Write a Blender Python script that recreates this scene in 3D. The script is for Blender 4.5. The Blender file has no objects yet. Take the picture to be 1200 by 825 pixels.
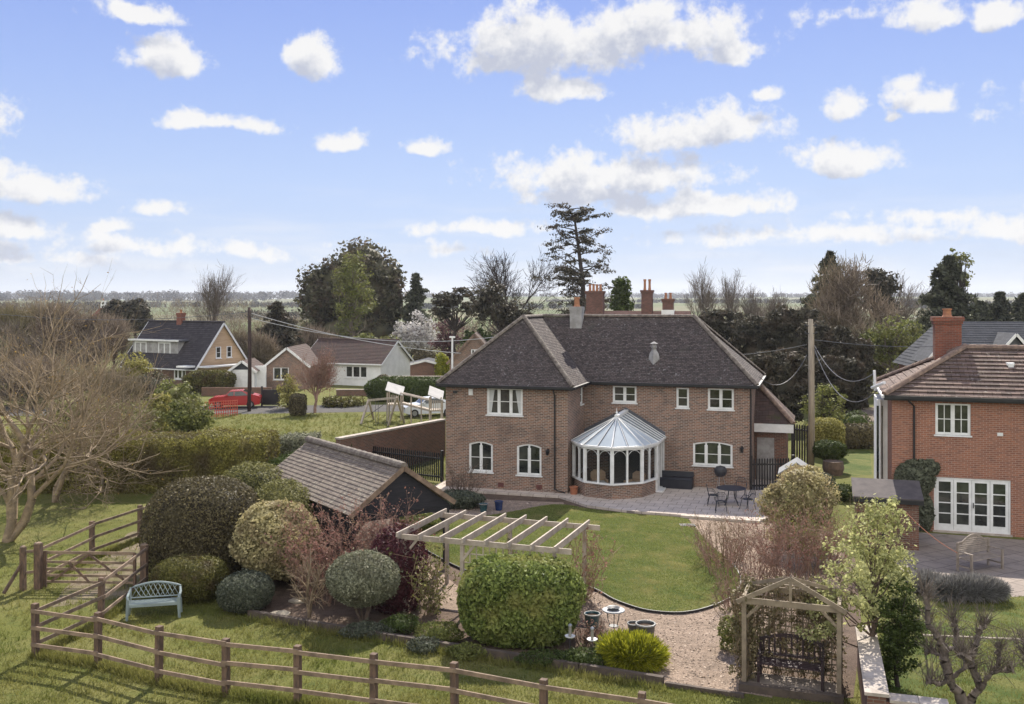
import bpy, math, random
import numpy as np
from mathutils import Vector, Matrix

# ------------------------------------------------------------------ camera, sky, sun, exposure
S = bpy.context.scene
COL = S.collection
F, VH, H = 1150.0, 352.0, 9.05          # focal length in photo pixels, horizon row, camera height
cam = bpy.data.cameras.new('camera'); camo = bpy.data.objects.new('camera', cam); COL.objects.link(camo)
camo.location = (0, 0, H); camo.rotation_euler = (math.radians(90), 0, 0)
cam.sensor_width = 36; cam.lens = 36 * F / 1200; cam.shift_y = -(412.5 - VH) / 1200
cam.clip_start = .1; cam.clip_end = 20000
S.camera = camo
SUN_AZ, SUN_EL = 12.0, 42.0             # degrees right of +Y, elevation
SKY_STRENGTH, SUN_STRENGTH, EXPOSURE = .1, 5.0, .82
S.view_settings.view_transform = 'Standard'; S.view_settings.look = 'None'
S.view_settings.exposure = EXPOSURE; S.view_settings.gamma = 1; S.view_settings.use_curve_mapping = False
sun = bpy.data.lights.new('sun', 'SUN'); suno = bpy.data.objects.new('sun', sun); COL.objects.link(suno)
sun.energy = SUN_STRENGTH; sun.angle = math.radians(.5); sun.color = (1, .93, .82)
suno.rotation_euler = (math.radians(90 - SUN_EL), 0, math.radians(180 - SUN_AZ))
suno.location = (10, 60, 60)
W = bpy.data.worlds.new('World'); S.world = W; W.use_nodes = True

def build_world():
    nt = W.node_tree; N = nt.nodes; LK = nt.links; N.clear()
    def tl(r, gg, b):                     # sRGB as it should show at this exposure -> radiance
        f = lambda c: ((c/255+.055)/1.055)**2.4 if c > 10 else c/255/12.92
        return (f(r)/2**EXPOSURE, f(gg)/2**EXPOSURE, f(b)/2**EXPOSURE, 1)
    # cloud field: soft ellipses in direction space (azimuth, elevation), broken up by noise
    g = bpy.data.node_groups.new('CloudField', 'ShaderNodeTree')
    g.interface.new_socket('P', in_out='INPUT', socket_type='NodeSocketVector')
    g.interface.new_socket('D', in_out='OUTPUT', socket_type='NodeSocketFloat')
    gi = g.nodes.new('NodeGroupInput'); go = g.nodes.new('NodeGroupOutput')
    def gm(op, a, b=None, c=None, tree=g):
        n = tree.nodes.new('ShaderNodeMath'); n.operation = op
        for i, x in enumerate((a, b, c)):
            if x is None: continue
            if isinstance(x, (int, float)): n.inputs[i].default_value = x
            else: tree.links.new(x, n.inputs[i])
        return n.outputs[0]
    def noise(tree, vec, scale, detail, rough=.55):
        n = tree.nodes.new('ShaderNodeTexNoise'); n.inputs['Scale'].default_value = scale
        n.inputs['Detail'].default_value = detail; n.inputs['Roughness'].default_value = rough
        tree.links.new(vec, n.inputs['Vector']); return n
    n1 = noise(g, gi.outputs[0], 13, 3)
    wob = g.nodes.new('ShaderNodeVectorMath'); wob.operation = 'MULTIPLY_ADD'
    g.links.new(n1.outputs['Color'], wob.inputs[0]); wob.inputs[1].default_value = (.05, .03, 0)
    sub = g.nodes.new('ShaderNodeVectorMath'); sub.operation = 'ADD'; sub.inputs[1].default_value = (-.025, -.015, 0)
    g.links.new(gi.outputs[0], sub.inputs[0]); g.links.new(sub.outputs[0], wob.inputs[2])
    sx = g.nodes.new('ShaderNodeSeparateXYZ'); g.links.new(wob.outputs[0], sx.inputs[0])
    clouds = [(640,45,120,48,1),(770,30,110,40,1),(850,55,45,22,1),(650,98,60,22,1),(590,60,60,26,.9),
              (195,62,48,26,1),(160,8,60,16,1),(365,62,30,30,1),(255,140,68,12,.75),(402,163,30,15,1),(498,168,26,16,1),
              (40,215,85,24,1),(28,265,45,18,1),(135,262,22,10,.8),(180,242,34,10,.7),(170,285,120,14,.55),(290,292,90,12,.5),
              (715,200,140,34,1.1),(820,150,95,30,1),(800,240,120,20,1),(690,225,80,22,.9),(985,182,62,26,1),(985,118,28,20,1),
              (1085,112,40,22,1),(1045,133,12,7,.8),(898,111,20,12,.8),(1085,18,38,20,1),(1170,14,34,20,1),(985,15,45,12,.35),
              (580,268,85,12,.7),(540,292,40,9,.5),(930,275,170,14,.55),(1110,250,120,14,.5),(1180,262,60,18,.7),(60,300,120,12,.45),
              (-120,120,120,50,1),(-60,290,120,20,.8),(1330,90,140,50,1),(1300,240,110,25,1),(-300,60,140,60,1),(1550,180,160,60,1),
              (350,-90,200,45,1),(900,-120,220,55,1),(600,-330,350,80,1),(100,-300,220,70,1),(1200,-260,260,70,1)]
    cur = None
    for (u, v, ru, rv, a) in clouds:
        az = math.atan2(u - 600, F); el = math.atan2(VH - v, math.hypot(F, u - 600))
        k = math.cos(az) ** 2
        rx = ru / F * k * 1.12; ry = rv / F * 1.12
        dx = gm('MULTIPLY', gm('SUBTRACT', sx.outputs[0], az), 1 / rx)
        dy = gm('SUBTRACT', sx.outputs[1], el - ry * .25)
        dy = gm('MAXIMUM', gm('MULTIPLY', dy, 1 / ry), gm('MULTIPLY', dy, -1.9 / ry))
        l = gm('SQRT', gm('ADD', gm('MULTIPLY', dx, dx), gm('MULTIPLY', dy, dy)))
        m = gm('MULTIPLY', gm('SUBTRACT', 1.0, l), a)
        cur = m if cur is None else gm('MAXIMUM', cur, m)
    cur = gm('MAXIMUM', cur, -1.0)
    n2 = noise(g, gi.outputs[0], 26, 9, .6)
    d = gm('ADD', cur, gm('MULTIPLY', gm('SUBTRACT', n2.outputs[0], .5), 2.2))
    n3 = noise(g, gi.outputs[0], 85, 6, .6); d = gm('ADD', d, gm('MULTIPLY', gm('SUBTRACT', n3.outputs[0], .5), .95))
    g.links.new(d, go.inputs[0])

    def vm(op, a, b):
        n = N.new('ShaderNodeVectorMath'); n.operation = op; LK.new(a, n.inputs[0]); n.inputs[1].default_value = b; return n.outputs[0]
    wm = lambda *a: gm(*a, tree=nt)
    tc = N.new('ShaderNodeTexCoord'); sp = N.new('ShaderNodeSeparateXYZ'); LK.new(tc.outputs['Generated'], sp.inputs[0])
    az = wm('ARCTAN2', sp.outputs[0], sp.outputs[1]); el = wm('ARCSINE', sp.outputs[2])
    cb = N.new('ShaderNodeCombineXYZ'); LK.new(az, cb.inputs[0]); LK.new(el, cb.inputs[1])
    def field(vec):
        n = N.new('ShaderNodeGroup'); n.node_tree = g; LK.new(vec, n.inputs[0]); return n.outputs[0]
    d0 = field(cb.outputs[0]); d1 = field(vm('ADD', cb.outputs[0], (.006, .022, 0)))
    def ramp(x, a, b):
        n = N.new('ShaderNodeMapRange'); n.interpolation_type = 'SMOOTHSTEP'; LK.new(x, n.inputs[0])
        n.inputs[1].default_value = a; n.inputs[2].default_value = b; return n.outputs[0]
    mask = ramp(d0, -.12, .5)
    shade = ramp(d1, -.05, .85)
    # thin streaky layer close to the horizon
    st = N.new('ShaderNodeTexNoise'); st.inputs['Scale'].default_value = 3; st.inputs['Detail'].default_value = 6
    LK.new(vm('MULTIPLY', cb.outputs[0], (2.2, 17, 1)), st.inputs['Vector'])
    band = wm('MULTIPLY', ramp(st.outputs[0], .42, .72), wm('MULTIPLY', ramp(el, -.01, .02), wm('SUBTRACT', 1.0, ramp(el, .03, .14))))
    mask = wm('MAXIMUM', mask, wm('MULTIPLY', band, .45))
    elm = wm('MAXIMUM', wm('SUBTRACT', sp.outputs[2], 0.0), 0.0)
    sky = N.new('ShaderNodeTexSky'); sky.sky_type = 'NISHITA'; sky.sun_disc = False
    sky.sun_elevation = math.radians(SUN_EL); sky.sun_rotation = math.radians(SUN_AZ)
    sky.air_density = 1.0; sky.dust_density = .35; sky.ozone_density = 3.0; sky.altitude = 100
    # thin high veil that whitens the sky towards the horizon
    vr = N.new('ShaderNodeValToRGB'); LK.new(wm('MULTIPLY', wm('MAXIMUM', el, 0.0), 2.0), vr.inputs[0]); e = vr.color_ramp.elements
    e[0].position = 0; e[0].color = tl(207, 217, 232); e[1].position = 1; e[1].color = tl(96, 128, 205)
    for p, c in ((.10, tl(192, 208, 238)), (.24, tl(182, 202, 241)), (.42, tl(164, 187, 240)), (.60, tl(146, 170, 235))):
        k = e.new(p); k.color = c
    sc_ = N.new('ShaderNodeMix'); sc_.data_type = 'RGBA'; sc_.blend_type = 'MULTIPLY'; sc_.inputs[0].default_value = 1; LK.new(sky.outputs[0], sc_.inputs[6]); sc_.inputs[7].default_value = (SKY_STRENGTH*.9, SKY_STRENGTH*.92, SKY_STRENGTH*1.05, 1)
    sk = N.new('ShaderNodeMix'); sk.data_type = 'RGBA'; sk.inputs[0].default_value = .9; LK.new(sc_.outputs[2], sk.inputs[6]); LK.new(vr.outputs[0], sk.inputs[7])
    b0 = N.new('ShaderNodeBackground'); LK.new(sk.outputs[2], b0.inputs[0])
    cr = N.new('ShaderNodeMix'); cr.data_type = 'RGBA'; LK.new(shade, cr.inputs[0])
    cr.inputs[6].default_value = tl(248, 247, 246); cr.inputs[7].default_value = tl(196, 201, 216)
    b1 = N.new('ShaderNodeBackground'); LK.new(cr.outputs[2], b1.inputs[0]); b1.inputs[1].default_value = 1.0
    mx = N.new('ShaderNodeMixShader'); LK.new(wm('MULTIPLY', mask, .97), mx.inputs[0]); LK.new(b0.outputs[0], mx.inputs[1]); LK.new(b1.outputs[0], mx.inputs[2])
    # broken glowing cloud bank added behind the camera, unseen, to fill the shaded fronts
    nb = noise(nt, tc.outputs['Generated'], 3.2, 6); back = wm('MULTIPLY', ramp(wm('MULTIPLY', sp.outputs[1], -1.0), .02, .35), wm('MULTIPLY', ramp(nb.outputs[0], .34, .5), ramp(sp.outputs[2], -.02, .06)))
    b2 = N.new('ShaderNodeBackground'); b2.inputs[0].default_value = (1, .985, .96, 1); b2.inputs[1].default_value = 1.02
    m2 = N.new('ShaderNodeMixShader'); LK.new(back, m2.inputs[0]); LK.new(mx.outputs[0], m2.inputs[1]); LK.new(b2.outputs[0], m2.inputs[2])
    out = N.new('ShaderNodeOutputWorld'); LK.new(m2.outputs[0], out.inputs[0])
build_world()

# ------------------------------------------------------------------ helpers
def R(d): return math.radians(d)
def g(u, v, z=0.0):                       # point on the level z seen at photo pixel (u, v)
    Y = (H - z) * F / (v - VH); return ((u - 600) / F * Y, Y, z)
def at(u, v, Y): return ((u - 600) / F * Y, Y, H - (v - VH) / F * Y)
def xu(u, Y): return (u - 600) / F * Y
def zv(v, Y): return H - (v - VH) / F * Y

def tag(o, label=None, cat=None, group=None, kind=None):
    if label: o['label'] = label
    if cat: o['category'] = cat
    if group: o['group'] = group
    if kind: o['kind'] = kind
    return o
def thing(name, label, cat, loc=(0, 0, 0), group=None, rz=0):
    o = bpy.data.objects.new(name, None); COL.objects.link(o); o.location = loc; o.rotation_euler = (0, 0, rz)
    o.empty_display_size = .2
    return tag(o, label, cat, group)
def origin_of(o):
    p = Vector((0, 0, 0))
    while o is not None: p += o.location; o = o.parent
    return p
def link_mesh(name, me, mat, parent=None, loc=None):
    o = bpy.data.objects.new(name, me); COL.objects.link(o)
    if mat: me.materials.append(mat)
    if parent: o.parent = parent
    elif loc: o.location = loc
    return o
def copy_tree(o, parent=None):
    c = o.copy(); COL.objects.link(c); c.parent = parent
    for ch in o.children: copy_tree(ch, c)
    return c

class MB:                                  # mesh builder: collects shapes, builds ONE mesh object
    def __init__(s, xf=None): s.v = []; s.f = []; s.xf = xf or Matrix.Identity(4)
    def p(s, pts):
        n = len(s.v)
        for q in pts: s.v.append((s.xf @ Vector(q))[:])
        return n
    def poly(s, pts): n = s.p(pts); s.f.append(tuple(range(n, n + len(pts)))); return s
    def box(s, a, b):
        (x0, y0, z0), (x1, y1, z1) = a, b
        n = s.p([(x0,y0,z0),(x1,y0,z0),(x1,y1,z0),(x0,y1,z0),(x0,y0,z1),(x1,y0,z1),(x1,y1,z1),(x0,y1,z1)])
        for q in ((0,3,2,1),(4,5,6,7),(0,1,5,4),(1,2,6,5),(2,3,7,6),(3,0,4,7)): s.f.append(tuple(n + i for i in q))
        return s
    def beam(s, p0, p1, w, h, up=(0, 0, 1)):
        p0, p1 = Vector(p0), Vector(p1); d = (p1 - p0).normalized(); up = Vector(up)
        if abs(d.dot(up)) > .98: up = Vector((0, 1, 0))
        a = d.cross(up).normalized() * w / 2; b = a.cross(d).normalized() * h / 2
        n = s.p([p0-a-b, p0+a-b, p0+a+b, p0-a+b, p1-a-b, p1+a-b, p1+a+b, p1-a+b])
        for q in ((0,1,2,3),(7,6,5,4),(0,4,5,1),(1,5,6,2),(2,6,7,3),(3,7,4,0)): s.f.append(tuple(n + i for i in q))
        return s
    def tube(s, pts, r, n=8, r1=None, cap=True):
        pts = [Vector(q) for q in pts]; m = len(pts); rings = []
        for i, q in enumerate(pts):
            d = (pts[min(i+1, m-1)] - pts[max(i-1, 0)]).normalized()
            a = d.cross(Vector((0, 0, 1)) if abs(d.z) < .95 else Vector((1, 0, 0))).normalized(); b = d.cross(a)
            rr = r if r1 is None else r + (r1 - r) * i / max(1, m - 1)
            rings.append(s.p([q + (a * math.cos(t) + b * math.sin(t)) * rr for t in [k * 2 * math.pi / n for k in range(n)]]))
        for i in range(m - 1):
            for k in range(n): s.f.append((rings[i]+k, rings[i]+(k+1)%n, rings[i+1]+(k+1)%n, rings[i+1]+k))
        if cap:
            s.f.append(tuple(rings[0]+k for k in range(n))[::-1]); s.f.append(tuple(rings[-1]+k for k in range(n)))
        return s
    def lathe(s, c, prof, n=16, cap=True):
        rings = [s.p([(c[0]+r*math.cos(k*2*math.pi/n), c[1]+r*math.sin(k*2*math.pi/n), c[2]+z) for k in range(n)]) for r, z in prof]
        for i in range(len(prof)-1):
            for k in range(n): s.f.append((rings[i]+k, rings[i]+(k+1)%n, rings[i+1]+(k+1)%n, rings[i+1]+k))
        if cap:
            s.f.append(tuple(rings[0]+k for k in range(n))[::-1]); s.f.append(tuple(rings[-1]+k for k in range(n)))
        return s
    def extrude(s, pts, d):                # planar outline pushed along d
        m = len(pts); d = Vector(d); n = s.p(pts); k = s.p([Vector(q) + d for q in pts])
        s.f.append(tuple(range(n, n+m))[::-1]); s.f.append(tuple(range(k, k+m)))
        for i in range(m): s.f.append((n+i, n+(i+1)%m, k+(i+1)%m, k+i))
        return s
    def build(s, name, mat, parent=None, smooth=False):
        me = bpy.data.meshes.new(name)
        if parent is not None: off = origin_of(parent)
        elif s.v:
            a = np.array(s.v); off = Vector((float(a[:,0].mean()), float(a[:,1].mean()), float(a[:,2].min())))
        vs = [(x-off.x, y-off.y, z-off.z) for x, y, z in s.v]
        me.from_pydata(vs, [], s.f); me.update()
        import bmesh
        bm = bmesh.new(); bm.from_mesh(me); bmesh.ops.recalc_face_normals(bm, faces=bm.faces) if len(s.f) < 4000 else None
        bm.to_mesh(me); bm.free()
        uv = me.uv_layers.new(name='UVMap')
        ar = np.zeros((len(me.loops), 2), np.float32); co = np.array(s.v)
        for pl in me.polygons:
            n = pl.normal
            t = Vector((-n.y, n.x, 0)) if math.hypot(n.x, n.y) > .02 else Vector((1, 0, 0))
            t.normalize(); b = n.cross(t)
            for li in pl.loop_indices:
                c = co[me.loops[li].vertex_index]
                ar[li] = (c[0]*t.x+c[1]*t.y+c[2]*t.z, c[0]*b.x+c[1]*b.y+c[2]*b.z)
        uv.data.foreach_set('uv', ar.ravel())
        if smooth: me.polygons.foreach_set('use_smooth', [True]*len(me.polygons))
        o = link_mesh(name, me, mat, parent)
        if parent is None and s.v: o.location = off
        return o

def np_mesh(name, V, Fc, mat, parent=None, loc=None, smooth=False):   # quads (n,4)
    me = bpy.data.meshes.new(name); V = np.asarray(V, np.float32); Fc = np.asarray(Fc, np.int32)
    off = np.array(origin_of(parent)[:] if parent is not None else (loc or (0, 0, 0)), np.float32)
    k = Fc.shape[1]
    me.vertices.add(len(V)); me.vertices.foreach_set('co', (V - off).ravel())
    me.loops.add(Fc.size); me.loops.foreach_set('vertex_index', Fc.ravel())
    me.polygons.add(len(Fc)); me.polygons.foreach_set('loop_start', np.arange(0, Fc.size, k, dtype=np.int32))
    me.polygons.foreach_set('loop_total', np.full(len(Fc), k, np.int32))
    if smooth: me.polygons.foreach_set('use_smooth', np.ones(len(Fc), bool))
    me.update(calc_edges=True); me.validate()
    return link_mesh(name, me, mat, parent, loc)
def join(*parts):
    Vs, Fs, n = [], [], 0
    for V, Fc in parts: Vs.append(V); Fs.append(Fc + n); n += len(V)
    return np.concatenate(Vs), np.concatenate(Fs)
def norm(a): return a / np.maximum(np.linalg.norm(a, axis=1, keepdims=True), 1e-9)
def leaves(P, Nn, size, rng, aspect=.6, tilt=.7):
    n = len(P); nn = norm(Nn + tilt * rng.normal(size=(n, 3)))
    t = norm(np.cross(nn, rng.normal(size=(n, 3)))); b = np.cross(nn, t)
    s = (size * (.45 + 1.15 * rng.random(n)**1.4))[:, None] * .5
    V = np.stack([P - t*s, P - b*s*aspect, P + t*s, P + b*s*aspect], 1).reshape(-1, 3)
    return V, np.arange(4*n).reshape(-1, 4)
def twigs(P, D, length, width, rng, jit=.35):        # thin tapering slivers
    n = len(P); d = norm(D + jit * rng.normal(size=(n, 3)))
    t = norm(np.cross(d, rng.normal(size=(n, 3)))); L = (length * (.5 + rng.random(n)))[:, None]; w = width
    V = np.stack([P - t*w/2, P + t*w/2, P + d*L + t*w*.2, P + d*L - t*w*.2], 1).reshape(-1, 3)
    return V, np.arange(4*n).reshape(-1, 4)
def lobes(rng, k=9, fmax=5):
    A = rng.normal(size=(k, 3)) * rng.uniform(1.2, fmax, (k, 1)); ph = rng.random(k)*6.28
    return lambda D: np.sin(D @ A.T + ph).mean(1) * 2.0
def blob(c, r, n, rng, amp=.08, p=2.0, zcut=None, shell=(.82, 1.04), fl=None):
    D = norm(rng.normal(size=(n, 3)))
    if zcut is not None: D[:, 2] = np.where(D[:, 2] < zcut, -D[:, 2]*rng.random(n), D[:, 2]); D = norm(D)
    fl = fl or lobes(rng)
    sc = 1.0 / (np.abs(D)**p).sum(1)**(1/p)
    rad = sc * (1 + amp*fl(D)) * (shell[0] + (shell[1]-shell[0]) * rng.random(n)**.6)
    P = np.array(c) + D * np.array(r) * rad[:, None]
    Nn = norm(np.sign(D)*np.abs(D)**(p-1) / np.array(r))
    return P, Nn, fl
def core(c, r, fl, amp, p=2.0, k=.84, nu=22, nv=12):
    th = np.linspace(0, 2*np.pi, nu, endpoint=False); ph = np.linspace(-np.pi/2, np.pi/2, nv)
    D = np.array([(np.cos(b)*np.cos(a), np.cos(b)*np.sin(a), np.sin(b)) for b in ph for a in th])
    sc = 1.0 / (np.abs(D)**p).sum(1)**(1/p)
    V = np.array(c) + D*np.array(r)*(sc*(1+amp*fl(D))*k)[:, None]
    Fc = np.array([(i*nu+j, i*nu+(j+1)%nu, (i+1)*nu+(j+1)%nu, (i+1)*nu+j) for i in range(nv-1) for j in range(nu)])
    return V, Fc
def tubes_np(segs, n=4):
    A = np.array(segs, np.float64); P0, P1, r0, r1 = A[:, :3], A[:, 3:6], A[:, 6], A[:, 7]
    d = norm(P1 - P0); ref = np.where(np.abs(d[:, 2:3]) < .9, [[0, 0, 1.]], [[1., 0, 0]])
    a = norm(np.cross(d, ref)); b = np.cross(d, a); V = []
    for P, r in ((P0, r0), (P1, r1)):
        for k in range(n):
            t = 2*math.pi*k/n; V.append(P + (a*math.cos(t) + b*math.sin(t))*r[:, None])
    m = len(A); V = np.stack(V, 1).reshape(-1, 3); base = (np.arange(m)*2*n)[:, None]
    Fc = np.concatenate([base + np.array([[k, (k+1)%n, n+(k+1)%n, n+k]]) for k in range(n)])
    return V, Fc
def grow(rng, p, d, L, r, lev, segs, tips, spread=.75, ratio=.68, kids=4, up=.12, wob=.16, steps=4, taper=.55, start=.35):
    p = np.array(p, float); d = np.array(d, float); sl = L/steps; r_end = r*taper
    for i in range(steps):
        d = d + wob*rng.normal(size=3) + np.array((0, 0, up)); d /= np.linalg.norm(d)
        q = p + d*sl; ra = r + (r_end-r)*i/steps; rb = r + (r_end-r)*(i+1)/steps
        segs.append((*p, *q, ra, rb)); p = q
        if lev > 0 and (i+1)/steps > start:
            for _ in range(max(1, round(kids/(steps*(1-start)+.01)))):
                s = rng.normal(size=3); s -= d*s.dot(d); s /= np.linalg.norm(s)
                a = spread*(.6+.7*rng.random()); cd = d*math.cos(a) + s*math.sin(a)
                grow(rng, p, cd, L*ratio*(.7+.5*rng.random()), rb*.62, lev-1, segs, tips, spread, ratio, kids, up, wob, max(2, steps-1), taper, .2)
    tips.append((*p, *d))
    if lev > 0: grow(rng, p, d, L*ratio, r_end, lev-1, segs, tips, spread, ratio, kids, up, wob, max(2, steps-1), taper, .2)

# ------------------------------------------------------------------ materials
def nmat(name):
    m = bpy.data.materials.new(name); m.use_nodes = True; nt = m.node_tree
    return m, nt, nt.nodes['Principled BSDF']
def lin(c): return (*c, 1)
def nd(nt, t, **kw):
    n = nt.nodes.new(t)
    for k, v in kw.items():
        if k in n.inputs: n.inputs[k].default_value = v
        else: setattr(n, k, v)
    return n
def mixc(nt, fac, a, b, blend='MIX'):
    n = nt.nodes.new('ShaderNodeMix'); n.data_type = 'RGBA'; n.blend_type = blend
    for i, x in ((0, fac), (6, a), (7, b)):
        if isinstance(x, (int, float)): n.inputs[i].default_value = x
        elif isinstance(x, tuple): n.inputs[i].default_value = lin(x) if len(x) == 3 else x
        else: nt.links.new(x, n.inputs[i])
    return n.outputs[2]
def rng01(nt, x, a, b):
    n = nt.nodes.new('ShaderNodeMapRange'); n.interpolation_type = 'SMOOTHSTEP'; nt.links.new(x, n.inputs[0])
    n.inputs[1].default_value = a; n.inputs[2].default_value = b; return n.outputs[0]
def noisef(nt, scale, detail=4, vec=None, rough=.55, stretch=None):
    n = nd(nt, 'ShaderNodeTexNoise', Scale=scale, Detail=detail, Roughness=rough)
    if vec is None: vec = nd(nt, 'ShaderNodeNewGeometry').outputs['Position']
    if stretch:
        m = nd(nt, 'ShaderNodeMapping'); m.inputs['Scale'].default_value = stretch; nt.links.new(vec, m.inputs[0]); vec = m.outputs[0]
    nt.links.new(vec, n.inputs['Vector']); return n.outputs[0]
def bump(nt, bs, h, strength, dist=.02):
    b = nd(nt, 'ShaderNodeBump', Strength=strength, Distance=dist); nt.links.new(h, b.inputs['Height']); nt.links.new(b.outputs[0], bs.inputs['Normal'])
def plain(name, c1, c2=None, scale=3, rough=.7, bmp=.2, metal=0, stretch=None, spec=.4):
    m, nt, bs = nmat(name); c2 = c2 or tuple(x*.75 for x in c1)
    n = noisef(nt, scale, 6, stretch=stretch, rough=.65)
    nt.links.new(mixc(nt, rng01(nt, n, .32, .68), c1, c2), bs.inputs['Base Color'])
    bs.inputs['Roughness'].default_value = rough; bs.inputs['Metallic'].default_value = metal; bs.inputs['Specular IOR Level'].default_value = spec
    if bmp: bump(nt, bs, n, bmp)
    return m
def brickm(name, c1, c2, mortar, stain=(.1, .07, .06), bw=.225, rh=.075, ms=.009, st=.45):
    m, nt, bs = nmat(name); tc = nd(nt, 'ShaderNodeTexCoord')
    b = nd(nt, 'ShaderNodeTexBrick', Scale=1.0, **{'Mortar Size': ms, 'Brick Width': bw, 'Row Height': rh, 'Bias': 0.0})
    b.offset = .5; nt.links.new(tc.outputs['UV'], b.inputs['Vector'])
    b.inputs['Color1'].default_value = lin(c1); b.inputs['Color2'].default_value = lin(c2); b.inputs['Mortar'].default_value = lin(mortar)
    n = noisef(nt, .8, 6, rough=.7); n2 = noisef(nt, 9, 3)
    c = mixc(nt, rng01(nt, n, .45, .75), b.outputs['Color'], stain); 
    mx = c.node; nt.links.remove(mx.inputs[0].links[0])
    mm = nd(nt, 'ShaderNodeMath', operation='MULTIPLY'); nt.links.new(rng01(nt, n, .45, .8), mm.inputs[0]); mm.inputs[1].default_value = st; nt.links.new(mm.outputs[0], mx.inputs[0])
    c = mixc(nt, n2, mixc(nt, .35, c, (.02, .015, .012)), c)
    nt.links.new(c, bs.inputs['Base Color']); bs.inputs['Roughness'].default_value = .9; bs.inputs['Specular IOR Level'].default_value = .15
    bump(nt, bs, b.outputs['Fac'], -.5, .01)
    return m
def tilem(name, c1, c2, lich=(.35, .33, .28), bw=.17, rh=.1, amount=.63, moss=(.07, .08, .03), ms=.006):
    m, nt, bs = nmat(name); tc = nd(nt, 'ShaderNodeTexCoord')
    b = nd(nt, 'ShaderNodeTexBrick', Scale=1.0, **{'Mortar Size': ms, 'Brick Width': bw, 'Row Height': rh, 'Bias': 0.0})
    nt.links.new(tc.outputs['UV'], b.inputs['Vector']); b.offset = .5
    b.inputs['Color1'].default_value = lin(c1); b.inputs['Color2'].default_value = lin(c2); b.inputs['Mortar'].default_value = lin(tuple(x*.3 for x in c1))
    sp = noisef(nt, 7, 5, rough=.75); br = noisef(nt, .55, 5, rough=.65)
    f = nd(nt, 'ShaderNodeMath', operation='ADD'); nt.links.new(sp, f.inputs[0])
    k = nd(nt, 'ShaderNodeMath', operation='MULTIPLY'); nt.links.new(br, k.inputs[0]); k.inputs[1].default_value = .25; nt.links.new(k.outputs[0], f.inputs[1])
    c = mixc(nt, rng01(nt, f.outputs[0], amount+.1, amount+.22), b.outputs['Color'], lich)
    mo = noisef(nt, 1.3, 6, rough=.7)
    c = mixc(nt, rng01(nt, mo, .55, .78), c, moss)
    nt.links.new(c, bs.inputs['Base Color']); bs.inputs['Roughness'].default_value = .9; bs.inputs['Specular IOR Level'].default_value = .2
    bump(nt, bs, b.outputs['Fac'], -.4, .01)
    return m
def leafm(name, c1, c2, c3=None, trans=.3, clump=1.2, rough=.6, spec=.12):
    m, nt, bs = nmat(name); geo = nd(nt, 'ShaderNodeNewGeometry')
    c1 = tuple(x*.75 for x in c1); c2 = tuple(x*1.25 for x in c2)
    c = mixc(nt, geo.outputs['Random Per Island'], c1, c2)
    if c3: c = mixc(nt, rng01(nt, noisef(nt, clump, 3), .45, .7), c, c3)
    nt.links.new(c, bs.inputs['Base Color']); bs.inputs['Roughness'].default_value = rough; bs.inputs['Specular IOR Level'].default_value = spec
    if trans:
        t = nd(nt, 'ShaderNodeBsdfTranslucent'); nt.links.new(c, t.inputs[0])
        mx = nd(nt, 'ShaderNodeMixShader'); mx.inputs[0].default_value = trans
        nt.links.new(bs.outputs[0], mx.inputs[1]); nt.links.new(t.outputs[0], mx.inputs[2]); nt.links.new(mx.outputs[0], nt.nodes['Material Output'].inputs[0])
    return m
def glassm(name, tint, trans=0.0, rough=.04):
    m, nt, bs = nmat(name); bs.inputs['Base Color'].default_value = lin(tint); bs.inputs['Roughness'].default_value = rough; bs.inputs['Specular IOR Level'].default_value = .7
    if trans:
        t = nd(nt, 'ShaderNodeBsdfTransparent'); mx = nd(nt, 'ShaderNodeMixShader'); mx.inputs[0].default_value = trans
        nt.links.new(bs.outputs[0], mx.inputs[1]); nt.links.new(t.outputs[0], mx.inputs[2]); nt.links.new(mx.outputs[0], nt.nodes['Material Output'].inputs[0])
    return m
def groundm(name, a, b, c, s1=.35, s2=3, s3=40, bmp=.5, rough=.95, mow=False):
    m, nt, bs = nmat(name); n1 = noisef(nt, s1, 5, rough=.65); n2 = noisef(nt, s2, 6, rough=.7); n3 = noisef(nt, s3, 4, rough=.7)
    x = mixc(nt, rng01(nt, n1, .35, .65), a, b)
    if mow:
        mp = nd(nt, 'ShaderNodeMapping'); mp.inputs['Rotation'].default_value = (0, 0, .75); nt.links.new(nd(nt, 'ShaderNodeNewGeometry').outputs['Position'], mp.inputs[0])
        w = noisef(nt, 1.0, 3, mp.outputs[0], .5, (.16, 1.5, 1)); x = mixc(nt, rng01(nt, w, .42, .6), mixc(nt, .5, x, (.06, .10, .02)), mixc(nt, .35, x, (.19, .19, .06)))
    x = mixc(nt, rng01(nt, n2, .45, .75), x, c)
    x = mixc(nt, rng01(nt, n3, .25, .7), mixc(nt, .55, x, (.01, .012, .006)), x)
    nt.links.new(x, bs.inputs['Base Color']); bs.inputs['Roughness'].default_value = rough; bs.inputs['Specular IOR Level'].default_value = .1
    bump(nt, bs, n3, bmp, .04)
    return m
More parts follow.
